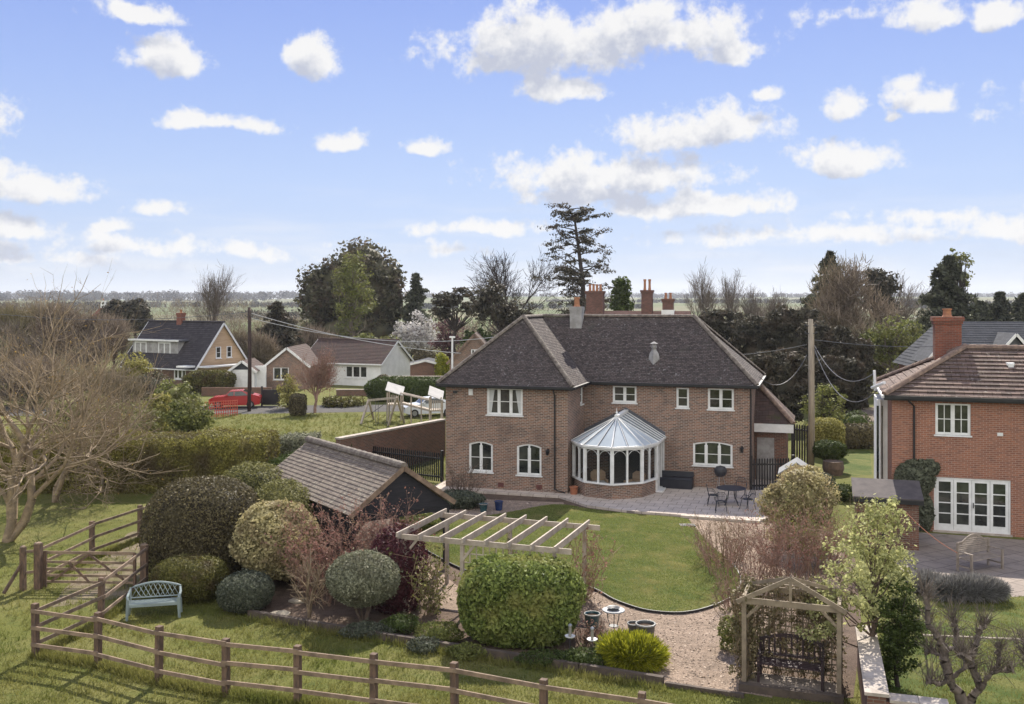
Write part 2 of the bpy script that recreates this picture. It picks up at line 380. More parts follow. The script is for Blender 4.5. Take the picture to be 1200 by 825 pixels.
def slabm(name, c1, c2, joint, bw, rh, rot=0):
    m, nt, bs = nmat(name); geo = nd(nt, 'ShaderNodeNewGeometry'); mp = nd(nt, 'ShaderNodeMapping'); mp.inputs['Rotation'].default_value = (0, 0, rot)
    nt.links.new(geo.outputs['Position'], mp.inputs[0])
    b = nd(nt, 'ShaderNodeTexBrick', Scale=1.0, **{'Mortar Size': .014, 'Brick Width': bw, 'Row Height': rh}); nt.links.new(mp.outputs[0], b.inputs[0])
    b.inputs['Color1'].default_value = lin(c1); b.inputs['Color2'].default_value = lin(c2); b.inputs['Mortar'].default_value = lin(joint)
    n = noisef(nt, 1.6, 7, rough=.75); n2 = noisef(nt, 25, 4)
    c = mixc(nt, rng01(nt, n, .4, .8), b.outputs[0], tuple(x*.55 for x in c1)); c = mixc(nt, n2, mixc(nt, .25, c, (.03, .03, .03)), c)
    nt.links.new(c, bs.inputs['Base Color']); bs.inputs['Roughness'].default_value = .9; bs.inputs['Specular IOR Level'].default_value = .2; bump(nt, bs, b.outputs['Fac'], -.4, .01)
    return m

M = {}
M['brick'] = brickm('brick_brown', (.32, .16, .104), (.115, .07, .06), (.38, .325, .27), (.085, .06, .052), ms=.014, st=.65)
M['brick_red'] = brickm('brick_orange', (.38, .155, .095), (.245, .105, .075), (.42, .31, .24), (.2, .1, .06), st=.3)
M['brick_manor'] = brickm('brick_manor', (.20, .085, .065), (.12, .055, .048), (.2, .16, .14), (.07, .045, .04))
M['brick_old'] = brickm('brick_old_wall', (.23, .10, .065), (.13, .07, .055), (.26, .22, .18), (.09, .07, .055), st=.7)
M['brick_chim'] = brickm('brick_chimney', (.30, .095, .06), (.2, .07, .05), (.22, .16, .13), (.1, .06, .05))
M['tile'] = tilem('clay_tile_dark', (.14, .114, .104), (.056, .047, .046), (.26, .245, .235), moss=(.085, .08, .068), amount=.60, ms=.012)
M['tile_conc'] = tilem('concrete_tile', (.185, .128, .105), (.092, .067, .057), (.42, .37, .32), bw=.33, rh=.3, moss=(.12, .09, .07), amount=.60, ms=.012)
M['tile_shed'] = tilem('clay_tile_shed', (.245, .20, .16), (.135, .11, .093), (.30, .27, .21), bw=.17, rh=.16, moss=(.17, .15, .11), amount=.56)
M['tile_brown'] = tilem('clay_tile_brown', (.10, .065, .055), (.07, .05, .045), (.2, .17, .15), bw=.3, rh=.3)
M['slate'] = tilem('slate_grey', (.075, .078, .088), (.055, .058, .066), (.12, .12, .12), bw=.4, rh=.25, moss=(.06, .06, .06))
M['slate_dark'] = tilem('slate_dark', (.062, .055, .058), (.04, .036, .04), (.09, .08, .075), bw=.4, rh=.25, moss=(.03, .028, .028))
M['ridge'] = plain('ridge_tile', (.22, .19, .155), (.09, .07, .06), 5, .9)
M['ridge_brown'] = plain('ridge_tile_brown', (.26, .18, .13), (.13, .09, .075), 5, .9)
M['white'] = plain('white_paint', (.76, .76, .75), (.64, .64, .62), 3, .45, .03)
M['whitewall'] = plain('white_render', (.78, .78, .76), (.66, .66, .64), 1.2, .8, .1)
M['grey'] = plain('grey_render', (.38, .37, .36), (.24, .23, .22), 2, .9)
M['black'] = plain('black_paint', (.012, .012, .014), (.02, .02, .022), 4, .45, .05)
M['blackwood'] = plain('black_weatherboard', (.009, .009, .012), (.018, .017, .021), 2, .75, .3, stretch=(1, 1, 12))
M['fencewood'] = plain('fence_oak', (.16, .10, .066), (.075, .05, .036), 4, .85, .4, stretch=(3, 3, 1))
M['railwood'] = plain('rail_oak', (.26, .185, .125), (.13, .092, .064), 3, .85, .4)
M['palewood'] = plain('pale_timber', (.43, .365, .295), (.30, .25, .20), 3, .8, .3)
M['arborwood'] = plain('arbor_timber', (.27, .215, .15), (.17, .135, .095), 3, .85, .3)
M['teak'] = plain('weathered_teak', (.30, .25, .205), (.2, .165, .135), 4, .85, .3)
M['darkbench'] = plain('dark_stained_bench', (.035, .022, .024), (.055, .034, .036), 4, .7)
M['sleeper'] = plain('old_sleeper', (.10, .075, .058), (.055, .042, .034), 3, .9, .5)
M['tanwood'] = plain('cedar_cladding', (.50, .36, .23), (.38, .26, .16), 2, .8, .3, stretch=(.3, .3, 9))
M['pole'] = plain('pole_wood', (.36, .31, .235), (.24, .2, .155), 3, .85, .3, stretch=(6, 6, .6))
M['pole_dark'] = plain('pole_dark_wood', (.055, .03, .025), (.03, .02, .018), 3, .8, .2)
M['glass'] = plain('window_glass', (.055, .06, .05), (.008, .010, .010), 1.1, .05, 0, spec=.7)  # noise in the pane colour imitates uneven reflections
M['glass_clear'] = glassm('conservatory_glass', (.03, .035, .035), .72, .03)
M['polycarb'] = plain('polycarbonate', (.46, .51, .54), (.40, .45, .48), 1, .3, 0, spec=.4)
M['lead'] = plain('lead_flashing', (.10, .105, .12), (.07, .074, .085), 3, .6)
M['playroof'] = plain('weathered_play_roof', (.36, .35, .33), (.28, .27, .26), 2, .8)
M['terracotta'] = plain('terracotta', (.42, .16, .08), (.3, .12, .07), 6, .85)
M['redterra'] = plain('red_brown_vent', (.16, .06, .05), (.1, .045, .04), 6, .9)
M['bluepot'] = plain('blue_glaze', (.015, .03, .10), (.02, .04, .12), 4, .2, .02)
M['tealpot'] = plain('teal_glaze', (.03, .075, .085), (.04, .09, .1), 4, .25, .02)
M['greypot'] = plain('slate_glaze', (.055, .06, .058), (.085, .085, .08), 5, .4, .1)
M['potrim'] = plain('pale_glaze_rim', (.26, .26, .24), (.2, .2, .19), 5, .4)
M['soil'] = groundm('soil', (.085, .058, .042), (.115, .08, .06), (.05, .036, .028), 1.0, 6, 50)
M['benchgreen'] = plain('pale_green_plastic', (.235, .285, .28), (.20, .24, .235), 3, .4, .03)
M['iron'] = plain('dark_iron', (.022, .024, .032), (.035, .037, .045), 5, .5, .05)
M['coverblack'] = plain('black_cover', (.012, .013, .02), (.022, .023, .03), 3, .6, .3)
M['steel'] = plain('steel', (.35, .36, .37), (.28, .29, .3), 3, .35, 0, metal=.6)
M['stonetop'] = plain('mosaic_top', (.34, .35, .36), (.2, .21, .23), 14, .6)
M['coping'] = plain('stone_coping', (.46, .40, .34), (.30, .26, .22), 3, .9, .4)
M['stone'] = plain('step_stone', (.40, .35, .27), (.3, .26, .2), 3, .9, .3)
M['carred'] = plain('red_car_paint', (.36, .02, .02), (.33, .02, .02), 1, .25, 0, spec=.6)
M['carwhite'] = plain('silver_car_paint', (.62, .64, .66), (.58, .6, .62), 1, .25, 0, spec=.6)
M['rubber'] = plain('tyre_rubber', (.02, .02, .02), None, 5, .8)
M['netting'] = plain('orange_netting', (.5, .10, .06), (.42, .09, .06), 4, .7)
M['plastic_grey'] = plain('bin_plastic', (.03, .03, .034), (.045, .045, .05), 3, .45)
M['felt'] = plain('roof_felt', (.10, .085, .08), (.065, .055, .055), 2.5, .95, .3)
M['bluefelt'] = plain('playhouse_felt', (.26, .265, .27), (.2, .205, .21), 2.5, .9, .2)
M['curtain'] = plain('curtain', (.55, .56, .55), (.42, .43, .43), 7, .9, .1, stretch=(8, 8, .3))
M['lamp_glass'] = plain('lantern_glass', (.25, .24, .2), None, 3, .2, 0)
M['wire'] = plain('cable', (.10, .10, .11), None, 3, .6, 0)
M['wirelight'] = plain('pale_cable', (.5, .5, .5), None, 3, .6, 0)
M['clay_pot'] = plain('chimney_pot', (.40, .19, .10), (.3, .14, .08), 5, .85)
M['slab'] = slabm('patio_slab', (.60, .515, .44), (.53, .45, .385), (.2, .17, .15), .6, .6, R(17))
M['slab_dark'] = slabm('old_paving', (.34, .285, .24), (.28, .235, .20), (.09, .075, .06), .75, .75, R(-28))
M['kerbstone'] = plain('kerb_stone', (.50, .43, .36), (.40, .35, .29), 3, .9)
M['gravel'] = groundm('gravel', (.43, .325, .25), (.33, .25, .19), (.20, .155, .12), .7, 3.5, 24, 1.0)
M['bark'] = groundm('bark_mulch', (.15, .105, .08), (.20, .145, .11), (.085, .062, .05), .8, 4, 34, .9)
M['tarmac'] = groundm('tarmac', (.11, .105, .10), (.14, .13, .125), (.08, .078, .075), .3, 3, 60, .3)
M['track'] = groundm('track', (.26, .20, .16), (.2, .16, .13), (.16, .15, .09), .4, 3, 50, .6)
M['lawn'] = groundm('mown_lawn', (.08, .11, .025), (.165, .165, .05), (.055, .09, .018), .42, 2.2, 26, .6, mow=True)
M['meadow'] = groundm('meadow', (.105, .135, .026), (.145, .155, .042), (.075, .105, .022), .28, 1.8, 22, .8)
M['grassblade'] = leafm('grass_blade', (.15, .16, .035), (.22, .205, .065), (.11, .135, .028), .4, .4)
# foliage
M['f_dark'] = leafm('leaf_clipped_dark', (.040, .032, .024), (.15, .125, .06), (.10, .085, .045), .2)
M['f_dark2'] = leafm('leaf_clipped_olive', (.085, .088, .032), (.22, .21, .075), None, .28)
M['f_var'] = leafm('leaf_variegated', (.20, .18, .075), (.52, .45, .24), (.30, .24, .13), .35, 1.6)
M['f_green'] = leafm('leaf_mid_green', (.04, .062, .016), (.08, .105, .03), (.055, .075, .02), .3)
M['f_bright'] = leafm('leaf_box_bright', (.08, .12, .028), (.22, .26, .07), (.26, .26, .08), .3)
M['f_olive'] = leafm('leaf_olive_mound', (.075, .075, .02), (.15, .14, .04), (.095, .07, .035), .25, 1.5)
M['f_blue'] = leafm('leaf_blue_green', (.05, .06, .04), (.12, .13, .09), None, .25)
M['f_grey'] = leafm('leaf_grey_globe', (.13, .14, .085), (.27, .27, .18), (.16, .155, .10), .25, 2)
M['f_purple'] = leafm('leaf_purple', (.05, .02, .025), (.10, .035, .04), None, .3)
M['f_euph'] = leafm('leaf_euphorbia', (.15, .18, .015), (.34, .33, .03), None, .35)
M['f_lav'] = leafm('leaf_lavender', (.15, .145, .14), (.26, .25, .235), None, .2)
M['f_spring'] = leafm('leaf_spring', (.28, .29, .10), (.46, .46, .22), None, .5)
M['f_spring2'] = leafm('leaf_spring_soft', (.11, .13, .035), (.19, .20, .06), (.14, .13, .05), .35, .6)
M['f_yew'] = leafm('leaf_yew', (.038, .037, .026), (.088, .08, .056), (.10, .078, .055), .25, .8)
M['f_holm'] = leafm('leaf_holm', (.05, .05, .03), (.12, .112, .065), (.12, .085, .06), .25, .5)
M['f_conif'] = leafm('leaf_conifer', (.042, .048, .034), (.10, .105, .066), None, .25)
M['f_ivy'] = leafm('leaf_ivy', (.045, .05, .03), (.13, .14, .095), None, .2)
M['f_hedgeT'] = leafm('leaf_field_hedge', (.11, .10, .025), (.24, .22, .055), (.11, .085, .045), .3, .5)
M['f_yellow'] = leafm('leaf_yellow_shrub', (.19, .18, .045), (.32, .29, .09), None, .35)
M['f_red'] = leafm('leaf_red_bud', (.19, .09, .075), (.29, .15, .12), (.24, .17, .11), .3, 1.5)
M['f_white'] = leafm('blossom', (.42, .40, .38), (.62, .60, .58), (.28, .25, .24), .3, .7)
M['f_mauve'] = leafm('leaf_plum', (.10, .05, .055), (.17, .09, .09), None, .3)
M['f_wood'] = leafm('winter_twigs', (.12, .09, .07), (.25, .20, .15), (.19, .165, .08), .15, .09)
M['f_farwood'] = leafm('far_wood', (.032, .031, .028), (.062, .058, .048), (.045, .042, .036), .1, .01)
M['f_golden'] = leafm('leaf_golden', (.26, .16, .05), (.40, .26, .08), None, .3)
M['bark_brown'] = plain('bark_brown', (.15, .105, .075), (.085, .062, .048), 5, .9, .4)
M['bark_grey'] = plain('bark_grey', (.20, .16, .13), (.09, .072, .06), 5, .9, .4)
M['bark_pale'] = plain('bark_pale', (.33, .25, .155), (.18, .135, .09), 4, .9, .3)
M['bark_dark'] = plain('bark_dark', (.055, .042, .036), (.035, .027, .024), 4, .9, .3)
M['twig_red'] = plain('twig_red', (.30, .19, .14), (.20, .12, .09), 3, .85, 0)
M['twig_tan'] = plain('twig_tan', (.30, .22, .13), (.2, .14, .085), 3, .85, 0)

# ------------------------------------------------------------------ the ground and its sheets
def ground():
    rs = [0]+list(np.geomspace(6, 6000, 70)); na = 160; V = []; rg = np.random.default_rng(3)
    for r in rs:
        for k in range(na):
            a = 2*math.pi*k/na; x, y = r*math.sin(a), r*math.cos(a)
            t = min(1, max(0, (r-350)/2900)); t = t*t*(3-2*t)
            z = t*(17+4*math.sin(a*5+.7)+2.5*math.sin(a*13+2))
            t2 = min(1, max(0, (r-160)/300)); z += t2*(1.2*math.sin(x*.008+1)+1.0*math.sin(y*.006+x*.004))-t2*1.0
            if r > 3400: z -= (r-3400)*.02
            V.append((x, y, z))
    Fc = [(i*na+k, i*na+(k+1)%na, (i+1)*na+(k+1)%na, (i+1)*na+k) for i in range(len(rs)-1) for k in range(na)]
    m, nt, bs = nmat('field_ground')
    geo = nd(nt, 'ShaderNodeNewGeometry'); P = geo.outputs['Position']
    n1 = noisef(nt, .28, 5, rough=.65); n2 = noisef(nt, 1.8, 6, rough=.7); n3 = noisef(nt, 22, 4, rough=.7)
    near = mixc(nt, rng01(nt, n1, .35, .65), (.135, .145, .032), (.19, .18, .06)); near = mixc(nt, rng01(nt, n2, .45, .75), near, (.095, .115, .027))
    near = mixc(nt, rng01(nt, n3, .25, .7), mixc(nt, .55, near, (.01, .012, .006)), near)
    vo = nd(nt, 'ShaderNodeTexVoronoi', Scale=.0035); nt.links.new(P, vo.inputs['Vector'])
    sp = nd(nt, 'ShaderNodeSeparateColor'); nt.links.new(vo.outputs['Color'], sp.inputs[0])
    far = mixc(nt, rng01(nt, sp.outputs[0], .3, .75), (.10, .122, .045), (.155, .14, .08)); far = mixc(nt, rng01(nt, noisef(nt, .02, 5), .4, .7), far, (.09, .11, .045))
    ln = nd(nt, 'ShaderNodeVectorMath', operation='LENGTH'); nt.links.new(P, ln.inputs[0])
    nt.links.new(mixc(nt, rng01(nt, ln.outputs['Value'], 120, 260), near, far), bs.inputs['Base Color'])
    bs.inputs['Roughness'].default_value = .95; bs.inputs['Specular IOR Level'].default_value = .1; bump(nt, bs, n3, .8, .04)
    o = np_mesh('ground', np.array(V), np.array(Fc), m, smooth=True); tag(o, kind='structure')
ground()
def smooth_loop(pts, n=6):
    out = []; m = len(pts)
    for i in range(m):
        p0, p1, p2, p3 = [np.array(pts[(i+k-1) % m], float) for k in range(4)]
        for t in np.arange(n)/n:
            out.append(tuple(.5*((2*p1)+(-p0+p2)*t+(2*p0-5*p1+4*p2-p3)*t*t+(-p0+3*p1-3*p2+p3)*t**3)))
    return out
def sheet(name, pts, z, mat, thick=None):
    mb = MB(); P = [(x, y, z) for x, y, *_ in pts]
    if thick: mb.extrude([(x, y, z-thick) for x, y, _ in P], (0, 0, thick))
    else: mb.poly(P)
    o = mb.build(name, mat)
    if not thick and o.data.polygons[0].normal.z < 0: o.data.flip_normals()
    tag(o, kind='structure'); return o
GP = lambda *uv: [g(u, v)[:2] for u, v in uv]
sheet('garden_soil', GP((262,716),(400,735),(540,762),(700,788),(778,801),(872,813),(1000,818),(1010,735),(1002,655),(985,625),(900,612),(700,588),(520,572),(430,590),(330,622),(262,655)), .004, M['bark'])
sheet('gravel_path', GP((684,697),(700,712),(720,760),(770,800),(870,812),(905,818),(905,720),(890,690),(868,670),(830,650),(800,690),(760,700),(720,690)), .008, M['gravel'])
sheet('gravel_bed', GP((478,640),(540,690),(545,720),(500,710),(480,690)), .008, M['gravel'])
sheet('gravel_strip', GP((520,600),(565,585),(660,589),(668,600),(600,612),(540,612)), .008, M['gravel'])
sheet('mulch_border', GP((806,606),(892,612),(960,625),(985,640),(985,690),(930,690),(870,678),(835,640),(812,618)), .0085, M['gravel'])
lawn_px = [(470,613),(520,606),(575,605),(648,592.5),(690,597.5),(740,603.5),(800,608.5),(812,617),(832,640),(856,660),(868,680),(862,697),(850,706),(825,715.5),(800,720),(775,719.5),(750,715.5),(720,705),(690,690),(640,684),(585,682),(540,668),(498,646),(470,630)]
lawn = smooth_loop(GP(*lawn_px), 5)
sheet('lawn', lawn, .055, M['lawn'], .05)
HA = R(17.2); E1 = Vector((math.cos(HA), -math.sin(HA), 0)); E2 = Vector((math.sin(HA), math.cos(HA), 0)); Z = Vector((0, 0, 1))
BW = Vector((2.78, 45.15, 0)) - .30*E1 + .30*E2
HX = Matrix(((E1.x, E2.x, 0, BW.x), (E1.y, E2.y, 0, BW.y), (0, 0, 1, 0), (0, 0, 0, 1)))
def hl(x, y, z=0): return HX @ Vector((x, y, z))
patio_pts = [hl(-6.6, -.75), hl(-.2, -.75)] + [Vector(g(u, v)) for u, v in ((688,594.8),(735,601),(800,606),(890,612.5))] + [hl(10.5, 0), hl(10.5, 7), hl(-6.6, 7)]
sheet('patio', [p[:2] for p in patio_pts], .10, M['slab'], .096)
EDGEK = MB(); k0, k1 = Vector(g(798, 606.3)), Vector(g(891, 613.2)); EDGEK.beam(k0+Z*.052, k1+Z*.052, .22, .115); tag(EDGEK.build('patio_kerb', M['kerbstone']), kind='structure')
sheet('neighbour_patio', GP((1050,622),(1210,634),(1300,660),(1260,695),(1186,700),(1180,690),(1060,672),(1040,650)), .012, M['slab_dark'])
sheet('neighbour_lawn', GP((1050,690),(1300,705),(1500,860),(1040,860),(1028,760)), .006, M['lawn'])
sheet('side_lawn', GP((985,520),(1018,517),(1022,556),(985,560)), .006, M['lawn'])
sheet('farm_track', GP((985,483),(1030,476),(1032,492),(1000,500),(975,497)), .007, M['track'])
sheet('lane', GP((-200,489),(240,486),(540,481),(700,481),(700,474),(500,474),(240,476),(-200,477)), .01, M['tarmac'])
sheet('gate_path', GP((60,712),(150,700),(175,660),(178,615),(150,625),(120,655),(75,690)), .004, groundm('worn_path', (.27, .215, .155), (.135, .135, .045), (.2, .165, .11), 1.1, 4, 40, .7))
def lawn_edge():
    mb = MB(); P = lawn[len(lawn)*9//24:]
    for a, b in zip(P, P[1:]): mb.beam((a[0], a[1], .03), (b[0], b[1], .03), .035, .11)
    tag(mb.build('lawn_edging', M['black']), 'thin dark edging strip curving round the lower side of the round lawn', 'lawn edging')
lawn_edge()

# grass blades in the near meadow and lawn margins (uncountable)
def inside(px, py, poly):
    r = np.zeros(len(px), bool); j = len(poly)-1
    for i in range(len(poly)):
        xi, yi = poly[i][:2]; xj, yj = poly[j][:2]
        c = ((yi > py) != (yj > py)) & (px < (xj-xi)*(py-yi)/(yj-yi+1e-12)+xi); r ^= c; j = i
    return r
def grass():
    rg = np.random.default_rng(11); n = 330000
    Y = 1/np.sqrt(rg.uniform(1/48**2, 1/18.2**2, n)); X = rg.uniform(-.56, .56, n)*Y
    garden = GP((255,712),(400,738),(540,765),(700,791),(778,804),(872,816),(1003,822),(1012,735),(1250,640),(1250,560),(960,560),(900,600),(520,572),(430,540),(330,560),(262,655))
    keep = ~inside(X, Y, garden) & ~inside(X, Y, GP((60,712),(150,700),(175,660),(178,615),(150,625),(120,655),(75,690))) & ~((X > 3) & (Y > 30)) & ~((X > -7) & (Y > 33))
    dens = np.sin(X*1.3+2*np.sin(Y*.7))*np.sin(Y*1.1+1.5*np.sin(X*.9)); keep &= rg.random(n) < (.55+.45*dens)
    lim = MB; X, Y = X[keep], Y[keep]; n = len(X)
    P = np.stack([X, Y, np.zeros(n)+.004], 1); D = np.tile([[0, 0, 1.]], (n, 1)); hgt = .05+.05*rg.random(n)
    d = norm(D+.45*rg.normal(size=(n, 3))); d[:, 2] = np.abs(d[:, 2]); t = norm(np.cross(d, rg.normal(size=(n, 3))))*.009
    V = np.stack([P-t, P+t, P+d*hgt[:, None]], 1).reshape(-1, 3)
    o = np_mesh('meadow_grass', V, np.arange(3*n).reshape(-1, 3), M['grassblade']); tag(o, kind='stuff')
grass()
def lawn_blades():
    rg = np.random.default_rng(17); L = np.array(lawn); n = 240000; X = rg.uniform(L[:, 0].min(), L[:, 0].max(), n); Y = rg.uniform(L[:, 1].min(), L[:, 1].max(), n); k = inside(X, Y, lawn); X, Y = X[k], Y[k]; n = len(X)
    P = np.stack([X, Y, np.full(n, .055)], 1); d = norm(np.array([[0, 0, 1.]])+.6*rg.normal(size=(n, 3))); d[:, 2] = np.abs(d[:, 2]); t = norm(np.cross(d, rg.normal(size=(n, 3))))*.011; h = (.015+.03*rg.random(n))[:, None]
    tag(np_mesh('lawn_grass', np.stack([P-t, P+t, P+d*h], 1).reshape(-1, 3), np.arange(3*n).reshape(-1, 3), leafm('lawn_blade', (.135, .175, .04), (.225, .245, .07), (.32, .29, .11), .38, .8)), kind='stuff')
lawn_blades()

# ------------------------------------------------------------------ building helpers
def wall_frame(base, ex, ey): return Matrix(((ex.x, ey.x, 0, base.x), (ex.y, ey.y, 0, base.y), (0, 0, 1, base.z), (0, 0, 0, 1)))
def arc(x0, x1, zs, rise, n=8):
    return [(x0+(x1-x0)*i/n, zs+rise*math.sin(math.pi*i/n)) for i in range(n+1)]
def panel(mb, x0, x1, z0, z1, holes=(), rev=.1):      # wall face at y=0 with real openings and reveals
    xs = sorted({x0, x1, *[h[0] for h in holes], *[h[1] for h in holes]}); zs = sorted({z0, z1, *[h[2] for h in holes], *[h[3] for h in holes]})
    for a, b in zip(xs, xs[1:]):
        for c, d in zip(zs, zs[1:]):
            if any(h[0] <= a and b <= h[1] and h[2] <= c and d <= h[3] for h in holes): continue
            mb.poly([(a, 0, c), (b, 0, c), (b, 0, d), (a, 0, d)])
    for h in holes:
        a, b, c, d = h[:4]; rise = h[4] if len(h) > 4 else 0
        mb.poly([(a, 0, c), (a, 0, d-rise), (a, rev, d-rise), (a, rev, c)]); mb.poly([(b, 0, c), (b, rev, c), (b, rev, d-rise), (b, 0, d-rise)])
        mb.poly([(a, 0, c), (a, rev, c), (b, rev, c), (b, 0, c)])
        if rise:
            A = arc(a, b, d-rise, rise)
            for (xa, za), (xb, zb) in zip(A, A[1:]):
                mb.poly([(xa, 0, za), (xb, 0, zb), (xb, 0, d), (xa, 0, d)]); mb.poly([(xa, 0, za), (xa, rev, za), (xb, rev, zb), (xb, 0, zb)])
        else: mb.poly([(a, 0, d), (b, 0, d), (b, rev, d), (a, rev, d)])
def window(xf, h, parent, lights=2, rows=2, cols=1, curtains=False, fw=.065, mw=.075, gb=.03, sill=True, name='window'):
    x0, x1, z0, z1 = h[:4]; rise = h[4] if len(h) > 4 else 0; zt = z1-rise
    y0, y1 = .035, .095; mb = MB(xf); e = .002
    mb.box((x0+e, y0, z0+e), (x1-e, y1, z0+fw)); mb.box((x0+e, y0, z0+fw), (x0+fw, y1, zt-e)); mb.box((x1-fw, y0, z0+fw), (x1-e, y1, zt-e))
    if rise:
        A = arc(x0+e, x1-e, zt, rise-e); pts = [(x, y0, z) for x, z in A]; low = arc(x0+fw, x1-fw, zt-fw, rise)
        mb.extrude(pts+[(x, y0, z) for x, z in reversed(low)], xf.to_3x3().inverted() @ xf.to_3x3() @ Vector((0, y1-y0, 0)))
    else: mb.box((x0+fw, y0, z1-fw), (x1-fw, y1, z1-e))
    lw = (x1-x0)/lights
    for i in range(1, lights): mb.box((x0+lw*i-mw/2, y0+.001, z0+fw), (x0+lw*i+mw/2, y1-.001, z1-fw if not rise else zt-fw+rise*.93*math.sin(math.pi*i/lights)))
    for i in range(lights):
        a = x0+lw*i+(fw if i == 0 else mw/2); b = x0+lw*(i+1)-(fw if i == lights-1 else mw/2)
        for (p, q, r_, s_) in ((a, a+.035, z0+fw, zt-fw), (b-.035, b, z0+fw, zt-fw), (a+.035, b-.035, z0+fw, z0+fw+.035)): mb.box((p, y0+.012, r_), (q, y1-.012, s_))
        for r in range(1, rows):
            z = z0+fw+(zt+rise*.5-z0-2*fw)*r/rows; mb.box((a+.035, y0+.016, z-gb/2), (b-.035, y1-.016, z+gb/2))
        for c in range(1, cols):
            x = a+(b-a)*c/cols; mb.box((x-gb/2, y0+.015, z0+fw+.035), (x+gb/2, y1-.015, zt-fw))
    o = mb.build(name, M['white'], parent)
    MB(xf).poly([(x0+.01, .075, z0+.01), (x1-.01, .075, z0+.01), (x1-.01, .075, zt)] + ([(x, .075, z-.02) for x, z in reversed(arc(x0+.01, x1-.01, zt, rise))] if rise else [(x1-.01, .075, z1-.01), (x0+.01, .075, z1-.01)])).build('pane', M['glass'], o)
    if sill: MB(xf).box((x0-.05, -.06, z0-.055), (x1+.05, .09, z0)).build('sill', M['white'], o)
    if curtains:
        for s, (a, b) in enumerate(((x0+fw+.02, x0+lw*.62), (x1-lw*.62, x1-fw-.02))):
            mb = MB(xf); zt2 = z1-fw-.02; mid = a+(b-a)*(.45 if s == 0 else .55)
            if s == 0: mb.poly([(a, .072, z0+fw+.04), (mid, .072, z0+fw+.04), (b, .072, zt2), (a, .072, zt2)])
            else: mb.poly([(mid, .072, z0+fw+.04), (b, .072, z0+fw+.04), (b, .072, zt2), (a, .072, zt2)])
            mb.build('curtain', M['curtain'], o)
    return o
def clipz(poly, lo, hi, key):
    def half(pl, f):
        out = []
        for i in range(len(pl)):
            a, b = pl[i], pl[(i+1) % len(pl)]; fa, fb = f(a), f(b)
            if fa >= 0: out.append(a)
            if fa*fb < 0: t = fa/(fa-fb); out.append(a.lerp(b, t))
        return out
    p = half(poly, lambda q: key(q)-lo); return half(p, lambda q: hi-key(q)) if len(p) > 2 else []
def tiled(mb, pts, gauge=.1, step=.016, rnd=None):     # roof slope laid in real overlapping courses; pts[0]-pts[1] is the eave
    P = [mb.xf @ Vector(q) for q in pts]; n = (P[1]-P[0]).cross(P[2]-P[0]).normalized()
    if n.z < 0: n = -n
    ex = (P[1]-P[0]).normalized(); sl = n.cross(ex)
    if sl.z < 0: sl = -sl
    key = lambda q: (q-P[0]).dot(sl); top = max(key(q) for q in P); k = 0; sv = mb.xf; mb.xf = Matrix.Identity(4)
    while k*gauge < top-1e-4:
        lo, hi = k*gauge, min(top, (k+1)*gauge); c = clipz(P, lo, hi, key); k += 1
        if len(c) < 3: continue
        mb.poly([q + n*step*(1-(key(q)-lo)/gauge) for q in c])
        low = [q for q in c if abs(key(q)-lo) < 1e-5]
        if len(low) >= 2:
            low.sort(key=lambda q: q.dot(ex)); a, b = low[0], low[-1]
            if (b-a).length > .02: mb.poly([a-n*.004, b-n*.004, b+n*step, a+n*step])
    mb.xf = sv
def ridge(mb, p0, p1, r=.11, L=.3, n=6):               # row of half-round tiles
    p0, p1 = Vector(p0), Vector(p1); D = (p1-p0); m = max(1, round(D.length/L)); d = D.normalized()
    a = d.cross(Z).normalized(); b = a.cross(d).normalized()
    for i in range(m):
        q0, q1 = p0+D*(i/m), p0+D*((i+1.08)/m); r0, r1 = r, r*1.14
        A = [q0+(a*math.cos(t)+b*math.sin(t))*r0 for t in [math.pi*k/n for k in range(n+1)]]; B = [q1+(a*math.cos(t)+b*math.sin(t))*r1 for t in [math.pi*k/n for k in range(n+1)]]
        for k in range(n): mb.poly([A[k], A[k+1], B[k+1], B[k]])
        mb.poly(A); mb.poly(B)
def gutterline(mb, pts, w=.11, h=.1):
    for a, b in zip(pts, pts[1:]): mb.beam(a, b, w, h)
def chimney(xf, x, y, z0, z1, w, d, parent, mat, pots=2, potm='clay_pot', potr=.12, poth=.4, cap=.06, row=True):
    mb = MB(xf); mb.box((x-w/2, y-d/2, z0), (x+w/2, y+d/2, z1-.3)); mb.box((x-w/2-cap/2, y-d/2-cap/2, z1-.3), (x+w/2+cap/2, y+d/2+cap/2, z1-.18)); mb.box((x-w/2-cap, y-d/2-cap, z1-.18), (x+w/2+cap, y+d/2+cap, z1))
    o = mb.build('chimney', mat, parent)
    for i in range(pots):
        px = x+(i-(pots-1)/2)*w*.8/max(1, pots-.2)
        MB(xf).lathe((px, y, z1), [(potr*1.1, 0), (potr*.85, poth*.25), (potr*.8, poth*.8), (potr, poth*.85), (potr, poth)], 10).build('chimney_pot', M[potm], o)
    return o
def lantern(xf, x, z, parent):
    mb = MB(xf); mb.box((x-.05, -.02, z-.1), (x+.05, 0, z+.12)); mb.tube([(x, 0, z+.05), (x, -.12, z+.16), (x, -.2, z+.1)], .012, 6)
    mb.lathe((x, -.2, z-.16), [(.03, 0), (.06, .02), (.09, .2), (.1, .21), (.02, .28)], 6); mb.build('wall_lamp', M['black'], parent)

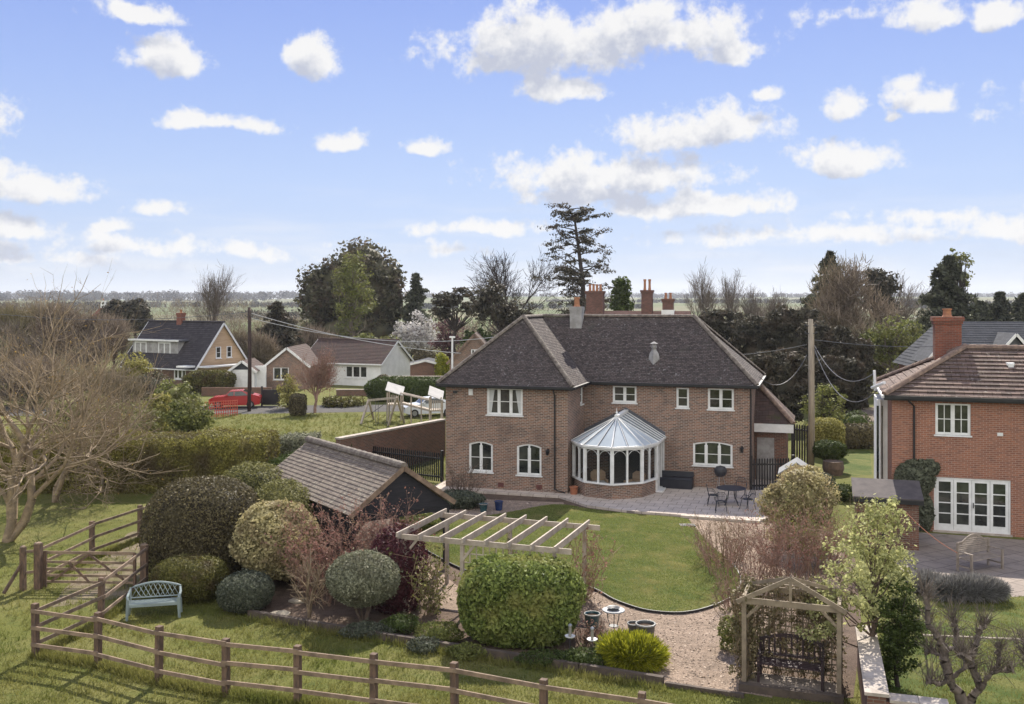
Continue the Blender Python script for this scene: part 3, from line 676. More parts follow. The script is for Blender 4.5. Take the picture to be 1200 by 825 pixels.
# ------------------------------------------------------------------ the main house
def solve_wall(u, v, base, ex):           # pixel -> (x along wall, z) on the wall plane through base along ex
    k = (u-600)/F; x = (k*base.y-base.x)/(ex.x-k*ex.y); Y = base.y+x*ex.y; return x, zv(v, Y)
def hole(u0, u1, v0, v1, base, ex, rise=0):
    x0, za = solve_wall(u0, (v0+v1)/2, base, ex); x1, _ = solve_wall(u1, (v0+v1)/2, base, ex)
    xm = (x0+x1)/2; Y = base.y+xm*ex.y; r = (x0, x1, zv(v1, Y), zv(v0, Y)); return r+(rise,) if rise else r
def main_house():
    house = thing('brick_house', 'large brown brick house with dark hipped roof white conservatory, facing the round lawn', 'house', hl(0, 0))
    WX, DW, WR, DEP = -6.05, 3.4, 8.05, 6.0          # wing width, wing projection, main right end, main depth
    EZ = 4.92                                        # wall top
    f_w = wall_frame(hl(0, 0), E1, E2); f_m = wall_frame(hl(0, DW), E1, E2); f_s = wall_frame(hl(0, 0), E2, -E1); f_r = wall_frame(hl(WR, DW), E2, -E1)
    f_l = wall_frame(hl(WX, DW+DEP), -E2, E1); f_b = wall_frame(hl(WR, DW+DEP), -E1, -E2)
    b_w, b_m = hl(0, 0), hl(0, DW)
    w1 = hole(570.5, 612.5, 456.5, 486.5, b_w, E1); w1 = (*w1[:3], EZ-.03)
    w2 = hole(549.5, 577.5, 517.5, 553, b_w, E1, .12); w3 = hole(605.5, 634.5, 520.5, 557, b_w, E1, .12)
    m1 = hole(718, 746, 452.5, 472, b_m, E1); m2 = hole(792.5, 807.5, 454.5, 478, b_m, E1); m3 = hole(829.5, 860, 455.5, 480, b_m, E1); m4 = hole(812, 858.5, 517.5, 546, b_m, E1, .12)
    m1, m2, m3 = [(*m[:3], min(m[3], EZ-.03)) for m in (m1, m2, m3)]
    s1 = (2.55, 3.15, 3.95, EZ-.03)
    mb = MB(f_w); panel(mb, WX, 0, 0, EZ, [w1, w2, w3])
    mb.xf = f_s; panel(mb, 0, DW, 0, EZ, [s1])
    mb.xf = f_m; panel(mb, 0, WR, 0, EZ, [m1, m2, m3, m4])
    mb.xf = f_r; panel(mb, 0, DEP, 0, EZ); mb.xf = f_l; panel(mb, 0, DEP+DW, 0, EZ); mb.xf = f_b; panel(mb, 0, WR-WX, 0, EZ)
    mb.build('wall', M['brick'], house)
    window(f_w, w1, house, 3, 2, curtains=True); window(f_w, w2, house, 2, 2); window(f_w, w3, house, 2, 2)
    window(f_m, m1, house, 2, 2); window(f_m, m2, house, 1, 2); window(f_m, m3, house, 2, 2); window(f_m, m4, house, 3, 2); window(f_s, s1, house, 1, 2)
    # roof: eave line overhangs .3; ridge rises 3.17
    o = .32; ez = 5.03; rise = 3.17; hw = (-WX+2*o)/2; hd = (DEP+2*o)/2
    y0, x0, x1 = -o, WX-o, o; ym = DW-o; xr = WR+o; yb = DW+DEP+o; rz = ez+rise
    yr = ym+hd; xw = (x0+x1)/2
    P = lambda x, y, z=ez: (x, y, z)
    mb = MB(HX)
    tiled(mb, [P(x0, y0), P(x1, y0), P(xw, y0+hw, rz)])
    tiled(mb, [P(x1, y0), P(x1, ym), P(xw, yr, rz), P(xw, y0+hw, rz)])
    tiled(mb, [P(x1, ym), P(xr, ym), P(xr-hd, yr, rz), P(xw, yr, rz)])
    tiled(mb, [P(xr, ym), P(xr, yb), P(xr-hd, yr, rz)])
    mb.poly([P(x0, y0), P(xw, y0+hw, rz), P(xw, yr, rz), P(x0, yb)]); mb.poly([P(x0, yb), P(xw, yr, rz), P(xr-hd, yr, rz), P(xr, yb)])
    roof = mb.build('roof', M['tile'], house)
    rb = MB()
    q = lambda *a: HX @ Vector(a)
    ridge(rb, q(x0, y0, ez+.04), q(xw, y0+hw, rz+.03)); ridge(rb, q(x1, y0, ez+.04), q(xw, y0+hw, rz+.03)); ridge(rb, q(xw, y0+hw, rz), q(xw, yr, rz))
    ridge(rb, q(xw, yr, rz+.01), q(xr-hd, yr, rz+.01)); ridge(rb, q(xr, ym, ez+.04), q(xr-hd, yr, rz+.03)); ridge(rb, q(xr, yb, ez+.04), q(xr-hd, yr, rz+.03))
    rb.build('ridge_tiles', M['ridge'], roof)
    gb = MB(HX); gz = ez-.03
    gutterline(gb, [P(x0-.04, y0-.05, gz), P(x1+.05, y0-.05, gz), P(x1+.05, ym-.05, gz), P(xr+.05, ym-.05, gz), P(xr+.05, yb, gz)])
    gb.build('gutter', M['black'], house)
    sb = MB(HX); sb.box((x0, y0, ez-.14), (x1, 0-.003, ez-.06)); sb.box((.003, -.003, ez-.14), (x1, ym, ez-.06)); sb.box((.003, ym, ez-.141), (xr, DW-.003, ez-.061)); sb.box((WR+.003, DW-.002, ez-.14), (xr, yb, ez-.06)); sb.box((x0, .003, ez-.14), (WX-.003, yb, ez-.06))
    sb.build('soffit', M['black'], house)
    for f, u, base in ((f_w, 650.5, b_w), (f_m, 880, b_m)):
        x, _ = solve_wall(u, 520, base, E1); d = MB(f)
        d.tube([(x, -.35, ez-.08), (x, -.32, ez-.2), (x, -.07, ez-.42), (x, -.06, .25), (x+(.5 if u < 700 else 0), -.06, .12)], .038, 8); d.build('downpipe', M['black'], house)
    x, z = solve_wall(642.6, 529, b_w, E1); lantern(f_w, x, z, house); x, z = solve_wall(869.5, 526, b_m, E1); lantern(f_m, x, z, house)
    x, z = solve_wall(552, 459, b_w, E1); mb = MB(f_w); mb.box((x-.1, -.07, z-.16), (x+.1, 0, z+.14)); mb.box((x-.07, -.085, z-.1), (x+.07, -.07, z+.08)); mb.build('alarm_box', M['white'], house)
    x, z = solve_wall(534, 459, b_w, E1); mb = MB(f_w); mb.box((x-.1, -.12, z-.06), (x+.1, -.04, z+.05)); mb.box((x-.03, -.04, z-.04), (x+.03, 0, z+.04)); mb.build('floodlight', M['black'], house)
    for u in (587, 632):
        x, _ = solve_wall(u, 570, b_w, E1); mb = MB(f_w); mb.box((x-.14, -.03, .22), (x+.14, .0, .42))
        for k in range(4): mb.box((x-.12, -.036, .25+k*.045), (x+.12, -.03, .268+k*.045))
        mb.build('air_brick', M['redterra'], house)
    # chimney of grey render on the ridge, and the small roof vent
    ch = chimney(HX, -1.0, yr-.35, rz-1.4, 8.72, .62, .6, house, M['grey'], pots=1, potr=.17, poth=.5, cap=.03)
    mb = MB(HX); vx, vy = 3.35, ym+1.15; vz = ez+1.15*rise/hd
    mb.lathe((vx, vy, vz-.25), [(.28, 0), (.26, .38), (.22, .55), (.12, .7), (.1, .82)], 4); mb.lathe((vx, vy, vz+.6), [(.12, -.05), (.14, 0), (.1, .16), (.2, .18), (.02, .28)], 10); mb.build('roof_vent', M['grey'], roof)
    # small painted lean-to at the right with its catslide roof
    lx0, lx1, ly0, ly1 = WR+.02, WR+1.75, 6.3, 9.6
    mb = MB(HX); mb.box((lx0, ly0+.0, 0), (lx1-.2, ly1, 2.75)); mb.build('lean_to_wall', M['brick_old'], house)
    mb = MB(HX); tiled(mb, [(lx0-.2, ly0-.35, 2.95), (lx1+.15, ly0-.35, 2.95), (lx0-.2, ly0+1.75, 5.0)]); tiled(mb, [(lx1+.15, ly0-.35, 2.95), (lx1+.15, ly1, 2.95), (lx0-.2, ly1, 5.0), (lx0-.2, ly0+1.75, 5.0)])
    r = mb.build('lean_to_roof', M['tile_brown'], house); rb = MB(); ridge(rb, q(lx1+.15, ly0-.35, 2.98), q(lx0-.2, ly0+1.75, 5.02), .13); rb.build('ridge_tiles', M['ridge_brown'], r)
    MB(HX).box((lx0, ly0-.4, 2.52), (lx1+.15, ly0-.33, 2.93)).build('fascia', M['white'], house)
    mb = MB(HX); mb.box((lx0+.12, ly0-.05, .12), (lx0+.95, ly0-.003, 2.2)); mb.box((lx0+.85, ly0-.09, 1.1), (lx0+.9, ly0-.05, 1.2)); mb.build('door', M['grey'], house)
    conservatory(house, DW)
    return house

def conservatory(house, DW):
    ring = [(.10, DW-.02), (.12, .75), (.92, -.42), (2.25, -.80), (3.45, .08), (3.90, 1.4), (3.92, DW-.02)]
    ez, sz = 2.42, .74; cx, cy = 2.12, .92; az = 3.6
    cons = MB(HX)
    ins = lambda k: [(cx+(x-cx)*k, cy+1+(y-cy-1)*k if y < DW-.1 else y) for x, y in ring]
    # brick plinth (the last bay is the door, glazed to the ground)
    for (a, b) in list(zip(ring, ring[1:]))[:-1]:
        d = (Vector((*b, 0))-Vector((*a, 0))).normalized(); nrm = Vector((d.y, -d.x, 0))
        cons.extrude([(a[0], a[1], .1), (b[0], b[1], .1), (b[0], b[1], sz), (a[0], a[1], sz)], -nrm*.18)
    root = cons.build('conservatory', M['brick'], house)
    fr = MB(HX)
    def post(x, y, z0, z1, w=.09): fr.box((x-w/2, y-w/2, z0), (x+w/2, y+w/2, z1))
    for i, (a, b) in enumerate(zip(ring, ring[1:])):
        A, B = Vector((*a, 0)), Vector((*b, 0)); door = i == len(ring)-2; z0 = sz if not door else .12
        fr.beam(A+Z*(z0+.03), B+Z*(z0+.03), .2, .07); fr.beam(A+Z*(ez-.07), B+Z*(ez-.07), .12, .14)
        nb = 3 if door else 2
        if i == 0: nb = 2
        for k in range(nb+1):
            p = A.lerp(B, k/nb); w = .17 if k in (0, nb) else .085; d = (B-A).normalized()
            fr.beam(p+Z*z0, p+Z*(ez-.08), w if k not in (0, nb) else .13, w if k not in (0, nb) else .13, up=d)
        for k in range(nb):                            # gothic arch bars in each pane head
            p, q = A.lerp(B, k/nb), A.lerp(B, (k+1)/nb)
            if door: continue
            for s, e in ((p, q), (q, p)):
                pts = [s.lerp(e, .5*(1-math.cos(t*math.pi/2))) + Z*(ez-.66+.5*math.sin(t*math.pi/2)) for t in (0, .25, .5, .75, 1)]
                fr.tube(pts, .014, 4, cap=False)
    frame = fr.build('frame', M['white'], root)
    gl = MB(HX)
    for i, (a, b) in enumerate(zip(ring, ring[1:])):
        z0 = sz if i < len(ring)-2 else .12; gl.poly([(*a, z0), (*b, z0), (*b, ez-.1), (*a, ez-.1)])
    gl.build('pane', M['glass_clear'], root)
    ov = [(cx+(x-cx)*1.06, (cy+(y-cy)*1.07) if y < DW-.1 else y) for x, y in ring]; ap = (cx, cy, az); rw = (cx, DW-.03, az)
    rf = MB(HX)
    E = [(*p, ez+.03) for p in ov]
    rf.poly([E[0], E[1], ap, rw]); 
    for i in range(1, 5): rf.poly([E[i], E[i+1], ap])
    rf.poly([E[5], E[6], rw, ap]); roof = rf.build('roof', M['polycarb'], root)
    bars = MB(HX)
    for i in range(1, 6): bars.beam(Vector(E[i])+Z*.02, Vector(ap)+Z*.02, .05, .04)
    for i in range(1, 5):
        m = (Vector(E[i])+Vector(E[i+1]))/2; bars.beam(m+Z*.02, Vector(ap)+Z*.02, .022, .03)
    for s, (a, b) in enumerate(((E[0], E[1]), (E[6], E[5]))):
        for k in (.02, .26, .5, .75): bars.beam(Vector(a).lerp(Vector(b), k)+Z*.02, Vector(rw).lerp(Vector(ap), k)+Z*.02, .04, .035)
    bars.beam(Vector(ap)+Z*.03, Vector(rw)+Z*.03, .2, .13); bars.build('glazing_bars', M['white'], roof); sm = MB(HX)
    for i in range(1, 5):
        for f_ in (.0, .5): m = Vector(E[i]).lerp(Vector(E[i+1]), f_); off = (Vector(E[i+1])-Vector(E[i])).normalized()*.045; sm.beam(m+off+Z*.012, Vector(ap)+off*.4+Z*.012, .03, .02)
    for s, (a, b) in enumerate(((E[0], E[1]), (E[6], E[5]))):
        for k in (.1, .34, .58, .83): sm.beam(Vector(a).lerp(Vector(b), k)+Z*.012, Vector(rw).lerp(Vector(ap), k)+Z*.012, .1, .02)
    sm.build('gasket_strips', M['lead'], roof)
    gt = MB(HX); gutterline(gt, [Vector(p)-Z*.03 for p in E], .09, .09); gt.tube([(ov[1][0]-.06, ov[1][1]-.05, ez-.03), (ov[1][0]-.1, ov[1][1]-.1, ez-.3), (ov[1][0]-.1, ov[1][1]-.1, .12)], .035, 6); gt.build('gutter', M['white'], root)
    fn = MB(HX); fn.lathe((cx, cy+.03, az+.05), [(.09, 0), (.09, .06), (.03, .09), (.055, .16), (.02, .22), (.008, .38)], 8); fn.build('finial', M['white'], roof)
    fl = MB(HX)
    for a, b in ((E[0], rw), (E[6], rw)):
        A, B = Vector(a), Vector(b); A.y = B.y = DW-.03; fl.extrude([A-Z*.05, B-Z*.05, B+Z*.20, A+Z*.2], (0, .026, 0))
    fl.build('flashing', M['lead'], roof)
    fb = MB(HX); fb.poly([(x, y, .104) for x, y in ring]); fb.build('floor', M['slab_dark'], root)
    dr = MB(HX); dr.box((1.3, DW-.06, .1), (2.8, DW-.004, 2.2)); dr.box((1.25, DW-.08, .1), (1.3, DW-.004, 2.25)); dr.box((2.8, DW-.08, .1), (2.85, DW-.004, 2.25)); dr.build('inner_door', M['blackwood'], root)
    MB(f := HX).box((3.93, 1.5, .1), (4.2, 2.4, .17)).build('door_step', M['white'], root)
    # wicker seats seen through the glass rest on the floor: things of their own
    for k, (x, y, rz) in enumerate(((1.35, .7, .4), (2.95, .8, -.5))):
        t = thing('wicker_chair', ['pale wicker armchair inside the conservatory, left of its front corner', 'pale wicker armchair inside the conservatory, right of its front corner'][k], 'chair', hl(x, y, .104), 'chairs in the conservatory', -HA+rz)
        if k == 0:
            mb = MB(); mb.box((-.3, -.3, .3), (.3, .3, .42)); mb.box((-.36, -.3, 0), (-.3, .3, .6)); mb.box((.3, -.3, 0), (.36, .3, .6)); s = mb
            def pt(nm, m, mat):
                o = m.build(nm, mat); me = o.data; me.transform(Matrix.Translation(o.location)); o.location = (0, 0, 0); o.parent = t; return o
            pt('seat', mb, M['tanwood']); b = MB(); b.extrude([(-.34, .3, .3), (.34, .3, .3), (.36, .36, .85), (.2, .4, .98), (-.2, .4, .98), (-.36, .36, .85)], (0, .06, 0)); pt('backrest', b, M['tanwood']); c = MB(); c.box((-.27, -.28, .422), (.27, .27, .5)); pt('cushion', c, M['curtain']); first = t
        else:
            for ch in first.children:
                d = ch.copy(); COL.objects.link(d); d.parent = t
main_house()

# ------------------------------------------------------------------ the neighbour's house on the right
NA = R(17.5); N1 = Vector((math.cos(NA), -math.sin(NA), 0)); N2 = Vector((math.sin(NA), math.cos(NA), 0)); QW = Vector((14.7, 38.7, 0))+.28*N1+.28*N2
NX = wall_frame(QW, N1, N2)
def neighbour():
    root = thing('red_brick_house', 'orange brick house with white french doors, ivy and brown tiled roof at the right', 'house', QW)
    EZ = 5.18; L = 11.5; D = 6.1
    b = QW; win = hole(1096, 1137.5, 473, 510, b, N1); fd = hole(1094.5, 1184.5, 561, 624, b, N1); fd = (fd[0], fd[1], .06, fd[3])
    mb = MB(NX); panel(mb, 0, L, 0, EZ, [win, fd])
    fl = wall_frame(NX @ Vector((0, D, 0)), -N2, N1); mb.xf = fl; panel(mb, 0, D, 0, EZ)
    mb.xf = wall_frame(NX @ Vector((L, 0, 0)), N2, -N1); panel(mb, 0, D, 0, EZ); mb.xf = wall_frame(NX @ Vector((L, D, 0)), -N1, -N2); panel(mb, 0, L, 0, EZ)
    mb.build('wall', M['brick_red'], root)
    window(NX, win, root, 2, 2, 2); 
    # french doors: four leaves, each four panes high
    x0, x1, z0, z1 = fd; fr = MB(NX); fr.box((x0+.002, .03, z1-.07), (x1-.002, .1, z1-.002)); fr.box((x0+.002, .03, z0), (x0+.07, .1, z1-.07)); fr.box((x1-.07, .03, z0), (x1-.002, .1, z1-.07)); fr.box((x0+.07, .03, z0+.002), (x1-.07, .1, z0+.05))
    frame = fr.build('french_doors', M['white'], root); w = (x1-x0-.14)/4
    for i in range(4):
        a = x0+.07+i*w+.006; c = a+w-.012; d = MB(NX); d.box((a, .04, z0+.055), (a+.1, .09, z1-.075)); d.box((c-.1, .04, z0+.055), (c, .09, z1-.075)); d.box((a+.1, .04, z0+.055), (c-.1, .09, z0+.27)); d.box((a+.1, .04, z1-.17), (c-.1, .09, z1-.075))
        for k in range(1, 4): zz = z0+.27+(z1-.17-z0-.27)*k/4; d.box((a+.1, .045, zz-.02), (c-.1, .085, zz+.02))
        d.build('door_leaf', M['white'], frame)
    h = MB(NX); xm = x0+.07+2*w; h.box((xm+.04, .0, 1.0), (xm+.07, .04, 1.2)); h.tube([(xm+.055, -.02, 1.1), (xm+.16, -.02, 1.1)], .012, 6); h.build('handle', M['black'], frame)
    MB(NX).poly([(x0+.02, .065, z0+.02), (x1-.02, .065, z0+.02), (x1-.02, .065, z1-.02), (x0+.02, .065, z1-.02)]).build('pane', M['glass'], frame)
    MB(NX).box((x0-.05, -.1, .0), (x1+.05, .02, .058)).build('threshold', M['coping'], root)
    o = .30; ez = 5.29; rise = 1.78; hd = D/2+o
    mb = MB(NX); P = lambda x, y, z=ez: (x, y, z)
    tiled(mb, [P(-o, -o), P(L+o, -o), P(L+o-hd, D/2, ez+rise), P(hd-o, D/2, ez+rise)], .3, .055)
    tiled(mb, [P(-o, D+o), P(-o, -o), P(hd-o, D/2, ez+rise)], .3, .035)
    mb.poly([P(-o, D+o), P(hd-o, D/2, ez+rise), P(L+o-hd, D/2, ez+rise), P(L+o, D+o)]); mb.poly([P(L+o, -o), P(L+o, D+o), P(L+o-hd, D/2, ez+rise)])
    roof = mb.build('roof', M['tile_conc'], root); q = lambda *a: NX @ Vector(a); rb = MB()
    ridge(rb, q(-o, -o, ez+.04), q(hd-o, D/2, ez+rise+.03), .14, .4); ridge(rb, q(-o, D+o, ez+.04), q(hd-o, D/2, ez+rise+.03), .14, .4); ridge(rb, q(hd-o, D/2, ez+rise), q(L+o-hd, D/2, ez+rise), .14, .4); rb.build('ridge_tiles', M['ridge_brown'], roof)
    gb = MB(NX); gutterline(gb, [P(-o, -o-.05, ez-.04), P(L+o, -o-.05, ez-.04)], .12, .12); gb.box((-o, -o, ez-.17), (L, -.003, ez-.07)); gb.build('gutter', M['black'], root)
    gb = MB(NX); gutterline(gb, [P(-o-.05, -o, ez-.04), P(-o-.05, D+o, ez-.04)], .1, .1); gb.box((-o, -.002, ez-.17), (-.003, D+o, ez-.07)); gb.build('side_fascia', M['white'], root)
    x, _ = solve_wall(1071, 500, b, N1); d = MB(NX); d.tube([(x-.25, -.33, ez-.1), (x-.2, -.3, ez-.2), (x, -.07, ez-.4), (x, -.07, .1)], .04, 8); d.build('downpipe', M['black'], root)
    chimney(NX, 2.45, 3.9, 5.6, 8.35, 1.05, .75, root, M['brick_chim'], pots=1, potr=.2, poth=.35, cap=.1)
    x, z = solve_wall(1172, 509, b, N1); MB(NX).box((x-.1, -.03, z-.06), (x+.1, 0, z+.06)).build('wall_vent', M['white'], root)
    tx, ty = 4.55, 1.9; tz = ez+(ty+o)*rise/hd; mb = MB(NX); mb.box((tx-.14, ty-.12, tz-.02), (tx+.14, ty+.12, tz+.1)); mb.box((tx-.1, ty-.2, tz-.1), (tx+.1, ty-.12, tz+.06)); mb.build('roof_vent', M['white'], roof)
    # white bay on the flank
    mb = MB(NX); mb.box((-.42, 2.6, 0), (-.003, 5.2, 4.85)); mb.build('side_bay', M['whitewall'], root)
    mb = MB(NX); mb.box((-.44, 2.57, .9), (-.2, 2.6, 4.6)); mb.build('pane', M['glass'], root); mb = MB(NX); mb.tube([(-.3, 2.48, 4.9), (-.3, 2.48, .1)], .05, 8); mb.build('downpipe', M['white'], root)
    mb = MB(NX); mb.tube([(-.42, 4.0, 5.1), (-.46, 4.0, 6.0)], .06, 8); mb.build('flue_pipe', M['white'], root); mb = MB(NX); mb.tube([(-.6, 3.0, 5.32), (-.15, 2.1, 5.62)], .07, 8); mb.build('vent_pipe', M['white'], root)
    x0 = NX
neighbour()
def ivy():
    rg = np.random.default_rng(5); P = []
    for (u, v, ru, rv, n) in ((1072, 560, 24, 22, 2200), (1062, 590, 16, 30, 1800), (1082, 600, 12, 24, 1200), (1085, 548, 16, 10, 700)):
        for _ in range(n):
            a = rg.random()*6.28; r = math.sqrt(rg.random()); uu, vv = u+ru*r*math.cos(a), v+rv*r*math.sin(a)
            x, z = solve_wall(uu, vv, QW, N1)
            if z > .05: P.append(NX @ Vector((x, -.06-.22*rg.random()*(1-r*r)-.03, z)))
    P = np.array([p[:] for p in P]); Nn = np.tile(np.array([[-N2.x, -N2.y, .5]]), (len(P), 1))
    t = thing('ivy', 'dark glossy ivy climbing the orange brick wall left of the french doors', 'climbing plant', NX @ Vector((1.0, -.2, 0)))
    np_mesh('foliage', *leaves(P, Nn, .13, rg, .75, .5), M['f_ivy'], t)
    mb = MB(NX); mb.tube([(.9, -.07, 0), (.95, -.07, .8), (.8, -.06, 1.6)], .03, 6); mb.tube([(.9, -.07, .3), (1.2, -.06, 1.2), (1.3, -.06, 2)], .02, 6); mb.build('stem', M['bark_grey'], t)
ivy()

# ------------------------------------------------------------------ vegetation builders
seed = [100]
def RG(): seed[0] += 1; return np.random.default_rng(seed[0])
def shrub(name, label, cat, u, Y, w, d, z0, z1, mat, n, leaf, p=2.0, amp=.05, aspect=.6, tilt=.7, stem=None, group=None, k=.86, zcut=None, rx=0, spiky=0, lo=.84):
    rg = RG(); x = xu(u, Y); c = (x, Y, (z0+z1)/2 if z0 > .02 or p > 2.5 else z0+.02+(z1-z0)*.42); r = (w/2, d/2, z1-c[2])
    P, Nn, fl = blob(c, r, n, rg, amp, p, shell=(lo, 1.04)); ok = P[:, 2] > .03; P, Nn = P[ok], Nn[ok]
    V, Fc = join(leaves(P, Nn, leaf, rg, aspect, tilt) if not spiky else twigs(P-Nn*spiky*.6, Nn+np.array((0, 0, .5)), spiky, leaf, rg, .35), core(c, r, fl, amp, p, k))
    m_ = len(P)//28; q_ = rg.integers(0, len(P), m_); V, Fc = join((V, Fc), leaves(P[q_]+Nn[q_]*(.02+.10*rg.random((m_, 1))), Nn[q_], leaf*.9, rg, .45, 1.0))
    V[:, 2] = np.maximum(V[:, 2], .006)
    if stem:
        t = thing(name, label, cat, (x, Y, 0), group); np_mesh('foliage', V, Fc, mat, t)
        segs = []
        for i in range(stem[1]):
            a = rg.random()*6.28; s = stem[0]; segs += [(x+.05*math.cos(a), Y+.05*math.sin(a), 0, x+.2*math.cos(a), Y+.15*math.sin(a), z0*.6, s, s*.8), (x+.2*math.cos(a), Y+.15*math.sin(a), z0*.6, x+.5*math.cos(a)*r[0], Y+.5*math.sin(a)*r[1], c[2], s*.8, s*.4)]
        np_mesh('stem', *tubes_np(segs, 6), M['bark_brown'], t); return t
    o = np_mesh(name, V, Fc, mat, None, (x, Y, 0)); return tag(o, label, cat, group)
def clump_tree(name, label, cat, u, Y, env, nclump, cr, nl, leaf, mat, trunk=(.2, 2), bark='bark_dark', group=None, aspect=.6, flat=.7, zs=1.0, upb=.5, core_k=0, tilt=.8, sub=None, sliver=0):
    """env: list of ellipsoids (du, v, ru, rv, weight) in photo pixels at depth Y, filled with leaf clumps"""
    rg = RG(); s = Y/F; x0 = xu(u, Y); P, Nn, segs, cores = [], [], [], []; W_ = np.array([e[4] for e in env], float); W_ /= W_.sum(); cents = []
    tz = trunk[1]
    for _ in range(nclump):
        e = env[rg.choice(len(env), p=W_)]; c = np.array((x0+e[0]*s, Y, zv(e[1], Y))); r = np.array((e[2]*s, e[2]*s*.85, e[3]*s))
        D = rg.normal(size=3); D /= np.linalg.norm(D); rad = rg.random()**.4; q = c+D*r*rad
        rr = cr*(.6+.8*rg.random()); q[2] = max(q[2], rr*.6); cents.append(q)
        p_, n_, _f = blob(q, (rr, rr, rr*flat), nl, rg, .15, 2, shell=(.35, 1.1)); n_[:, 2] += upb; P.append(p_); Nn.append(n_)
    for e in env:
        if core_k:
            c = np.array((x0+e[0]*s, Y, zv(e[1], Y))); r = np.array((e[2]*s, e[2]*s*.85, e[3]*s)); cores.append(core(c, r, lobes(rg), .2, 2, core_k, 16, 9))
    t = thing(name, label, cat, (x0, Y, 0), group)
    Pc, Nc = np.concatenate(P), np.concatenate(Nn)
    V, Fc = join(leaves(Pc, Nc, leaf, rg, aspect, tilt) if not sliver else twigs(Pc, Nc*.5+np.array((0, 0, .6)), sliver, leaf, rg, .45), *cores); np_mesh('crown', V, Fc, mat, t)
    top = max(c[2] for c in cents); n = 6; ps = [np.array((x0+rg.normal()*trunk[0]*.5, Y, tz*i/n if i < n else tz)) for i in range(n+1)]; ps[0][:2] = (x0, Y)
    for i in range(n): segs.append((*ps[i], *ps[i+1], trunk[0]*(1.25-.6*i/n), trunk[0]*(1.25-.6*(i+1)/n)))
    for q in cents[::max(1, len(cents)//26)]:
        b = ps[min(n, max(1, int(n*min(1, q[2]/tz*.75))))]; m = (b+q)/2+rg.normal(size=3)*.1*np.linalg.norm(q-b); r0 = trunk[0]*.35
        segs += [(*b, *m, r0, r0*.6), (*m, *q, r0*.6, r0*.2)]
    np_mesh('trunk', *tubes_np(segs, 6), M[bark], t); return t
def conifer(name, label, cat, u, Y, vtop, w_px, mat, n_wh=22, z_low=.08, droop=.35, leaf=.35, dens=16, bark='bark_dark', group=None, shape=1.0, vbase=None):
    rg = RG(); s = Y/F; x0 = xu(u, Y); ht = zv(vtop, Y); zb = 0; Rm = w_px*s/2; P, D, segs = [], [], []
    for i in range(n_wh):
        f = z_low+(1-z_low)*i/n_wh; z = f*ht; rr = Rm*(1-f)**shape*(.55+.7*rg.random())+.03*Rm; nb = 7
        for k in range(nb):
            a = rg.random()*6.28; L = rr*(.7+.5*rg.random()); d = np.array((math.cos(a), math.sin(a), .12)); p = np.array((x0, Y, z)); m = 5
            for j in range(m):
                q = p+d*L/m; segs.append((*p, *q, .03*ht/10*(1-j/m)+.008, .02*ht/10*(1-j/m)+.005)); d = d+np.array((0, 0, -droop/m*1.4)); d /= np.linalg.norm(d)
                for _ in range(dens):
                    c = p+(q-p)*rg.random(); P.append(c+rg.normal(size=3)*L*.06); D.append(d+rg.normal(size=3)*.8+np.array((0, 0, -.2)))
                p = q
    P, D = np.array(P), np.array(D); t = thing(name, label, cat, (x0, Y, 0), group)
    nn = norm(D); P2 = norm(np.cross(nn, rg.normal(size=(len(P), 3))))
    np_mesh('crown', *leaves(P, P2, leaf, rg, .38, .3), mat, t)
    segs += [(x0, Y, ht*i/8, x0, Y, ht*(i+1)/8, .02*ht*(1-i/8.3), .02*ht*(1-(i+1)/8.3)) for i in range(8)]
    np_mesh('trunk', *tubes_np(segs, 5), M[bark], t); return t
def bare_tree(name, label, cat, u, Y, ht, r, lev=4, bark='bark_grey', spread=.6, ratio=.68, kids=4, lean=(0, 0), up=.1, wob=.14, leafm_=None, nleaf=0, leaf=.05, group=None, z0=0, stems=1, first=.3, lspread=.25, steps=4, twig=0, tw_l=.5, tw_w=.012, tn=4, x=None):
    rg = RG(); x0 = xu(u, Y) if x is None else x; segs, tips = [], []
    for k in range(stems):
        a = rg.random()*6.28; q = (lean[0]+(.35*math.cos(a) if stems > 1 else 0), lean[1]+(.35*math.sin(a) if stems > 1 else 0), 1)
        grow(rg, (x0, Y, z0), np.array(q)/np.linalg.norm(q), ht*first*(1 if stems == 1 else .8+.4*rg.random()), r, lev, segs, tips, spread, ratio, kids, up, wob, steps, .62, .45)
    T = np.array(tips); t = thing(name, label, cat, (x0, Y, 0), group)
    V, Fc = tubes_np(segs, tn)
    if twig:
        i = rg.integers(0, len(T), twig); V, Fc = join((V, Fc), twigs(T[i, :3], T[i, 3:]+np.array((0, 0, .2)), tw_l, tw_w, rg, .5))
    np_mesh('branches', V, Fc, M[bark], t)
    if nleaf:
        i = rg.integers(0, len(T), nleaf); P = T[i, :3]+rg.normal(size=(nleaf, 3))*lspread - T[i, 3:]*rg.random((nleaf, 1))*.3
        np_mesh('leaves', *leaves(P, rg.normal(size=(nleaf, 3))+np.array((0, 0, .6)), leaf, rg, .55, .8), leafm_, t)
    return t
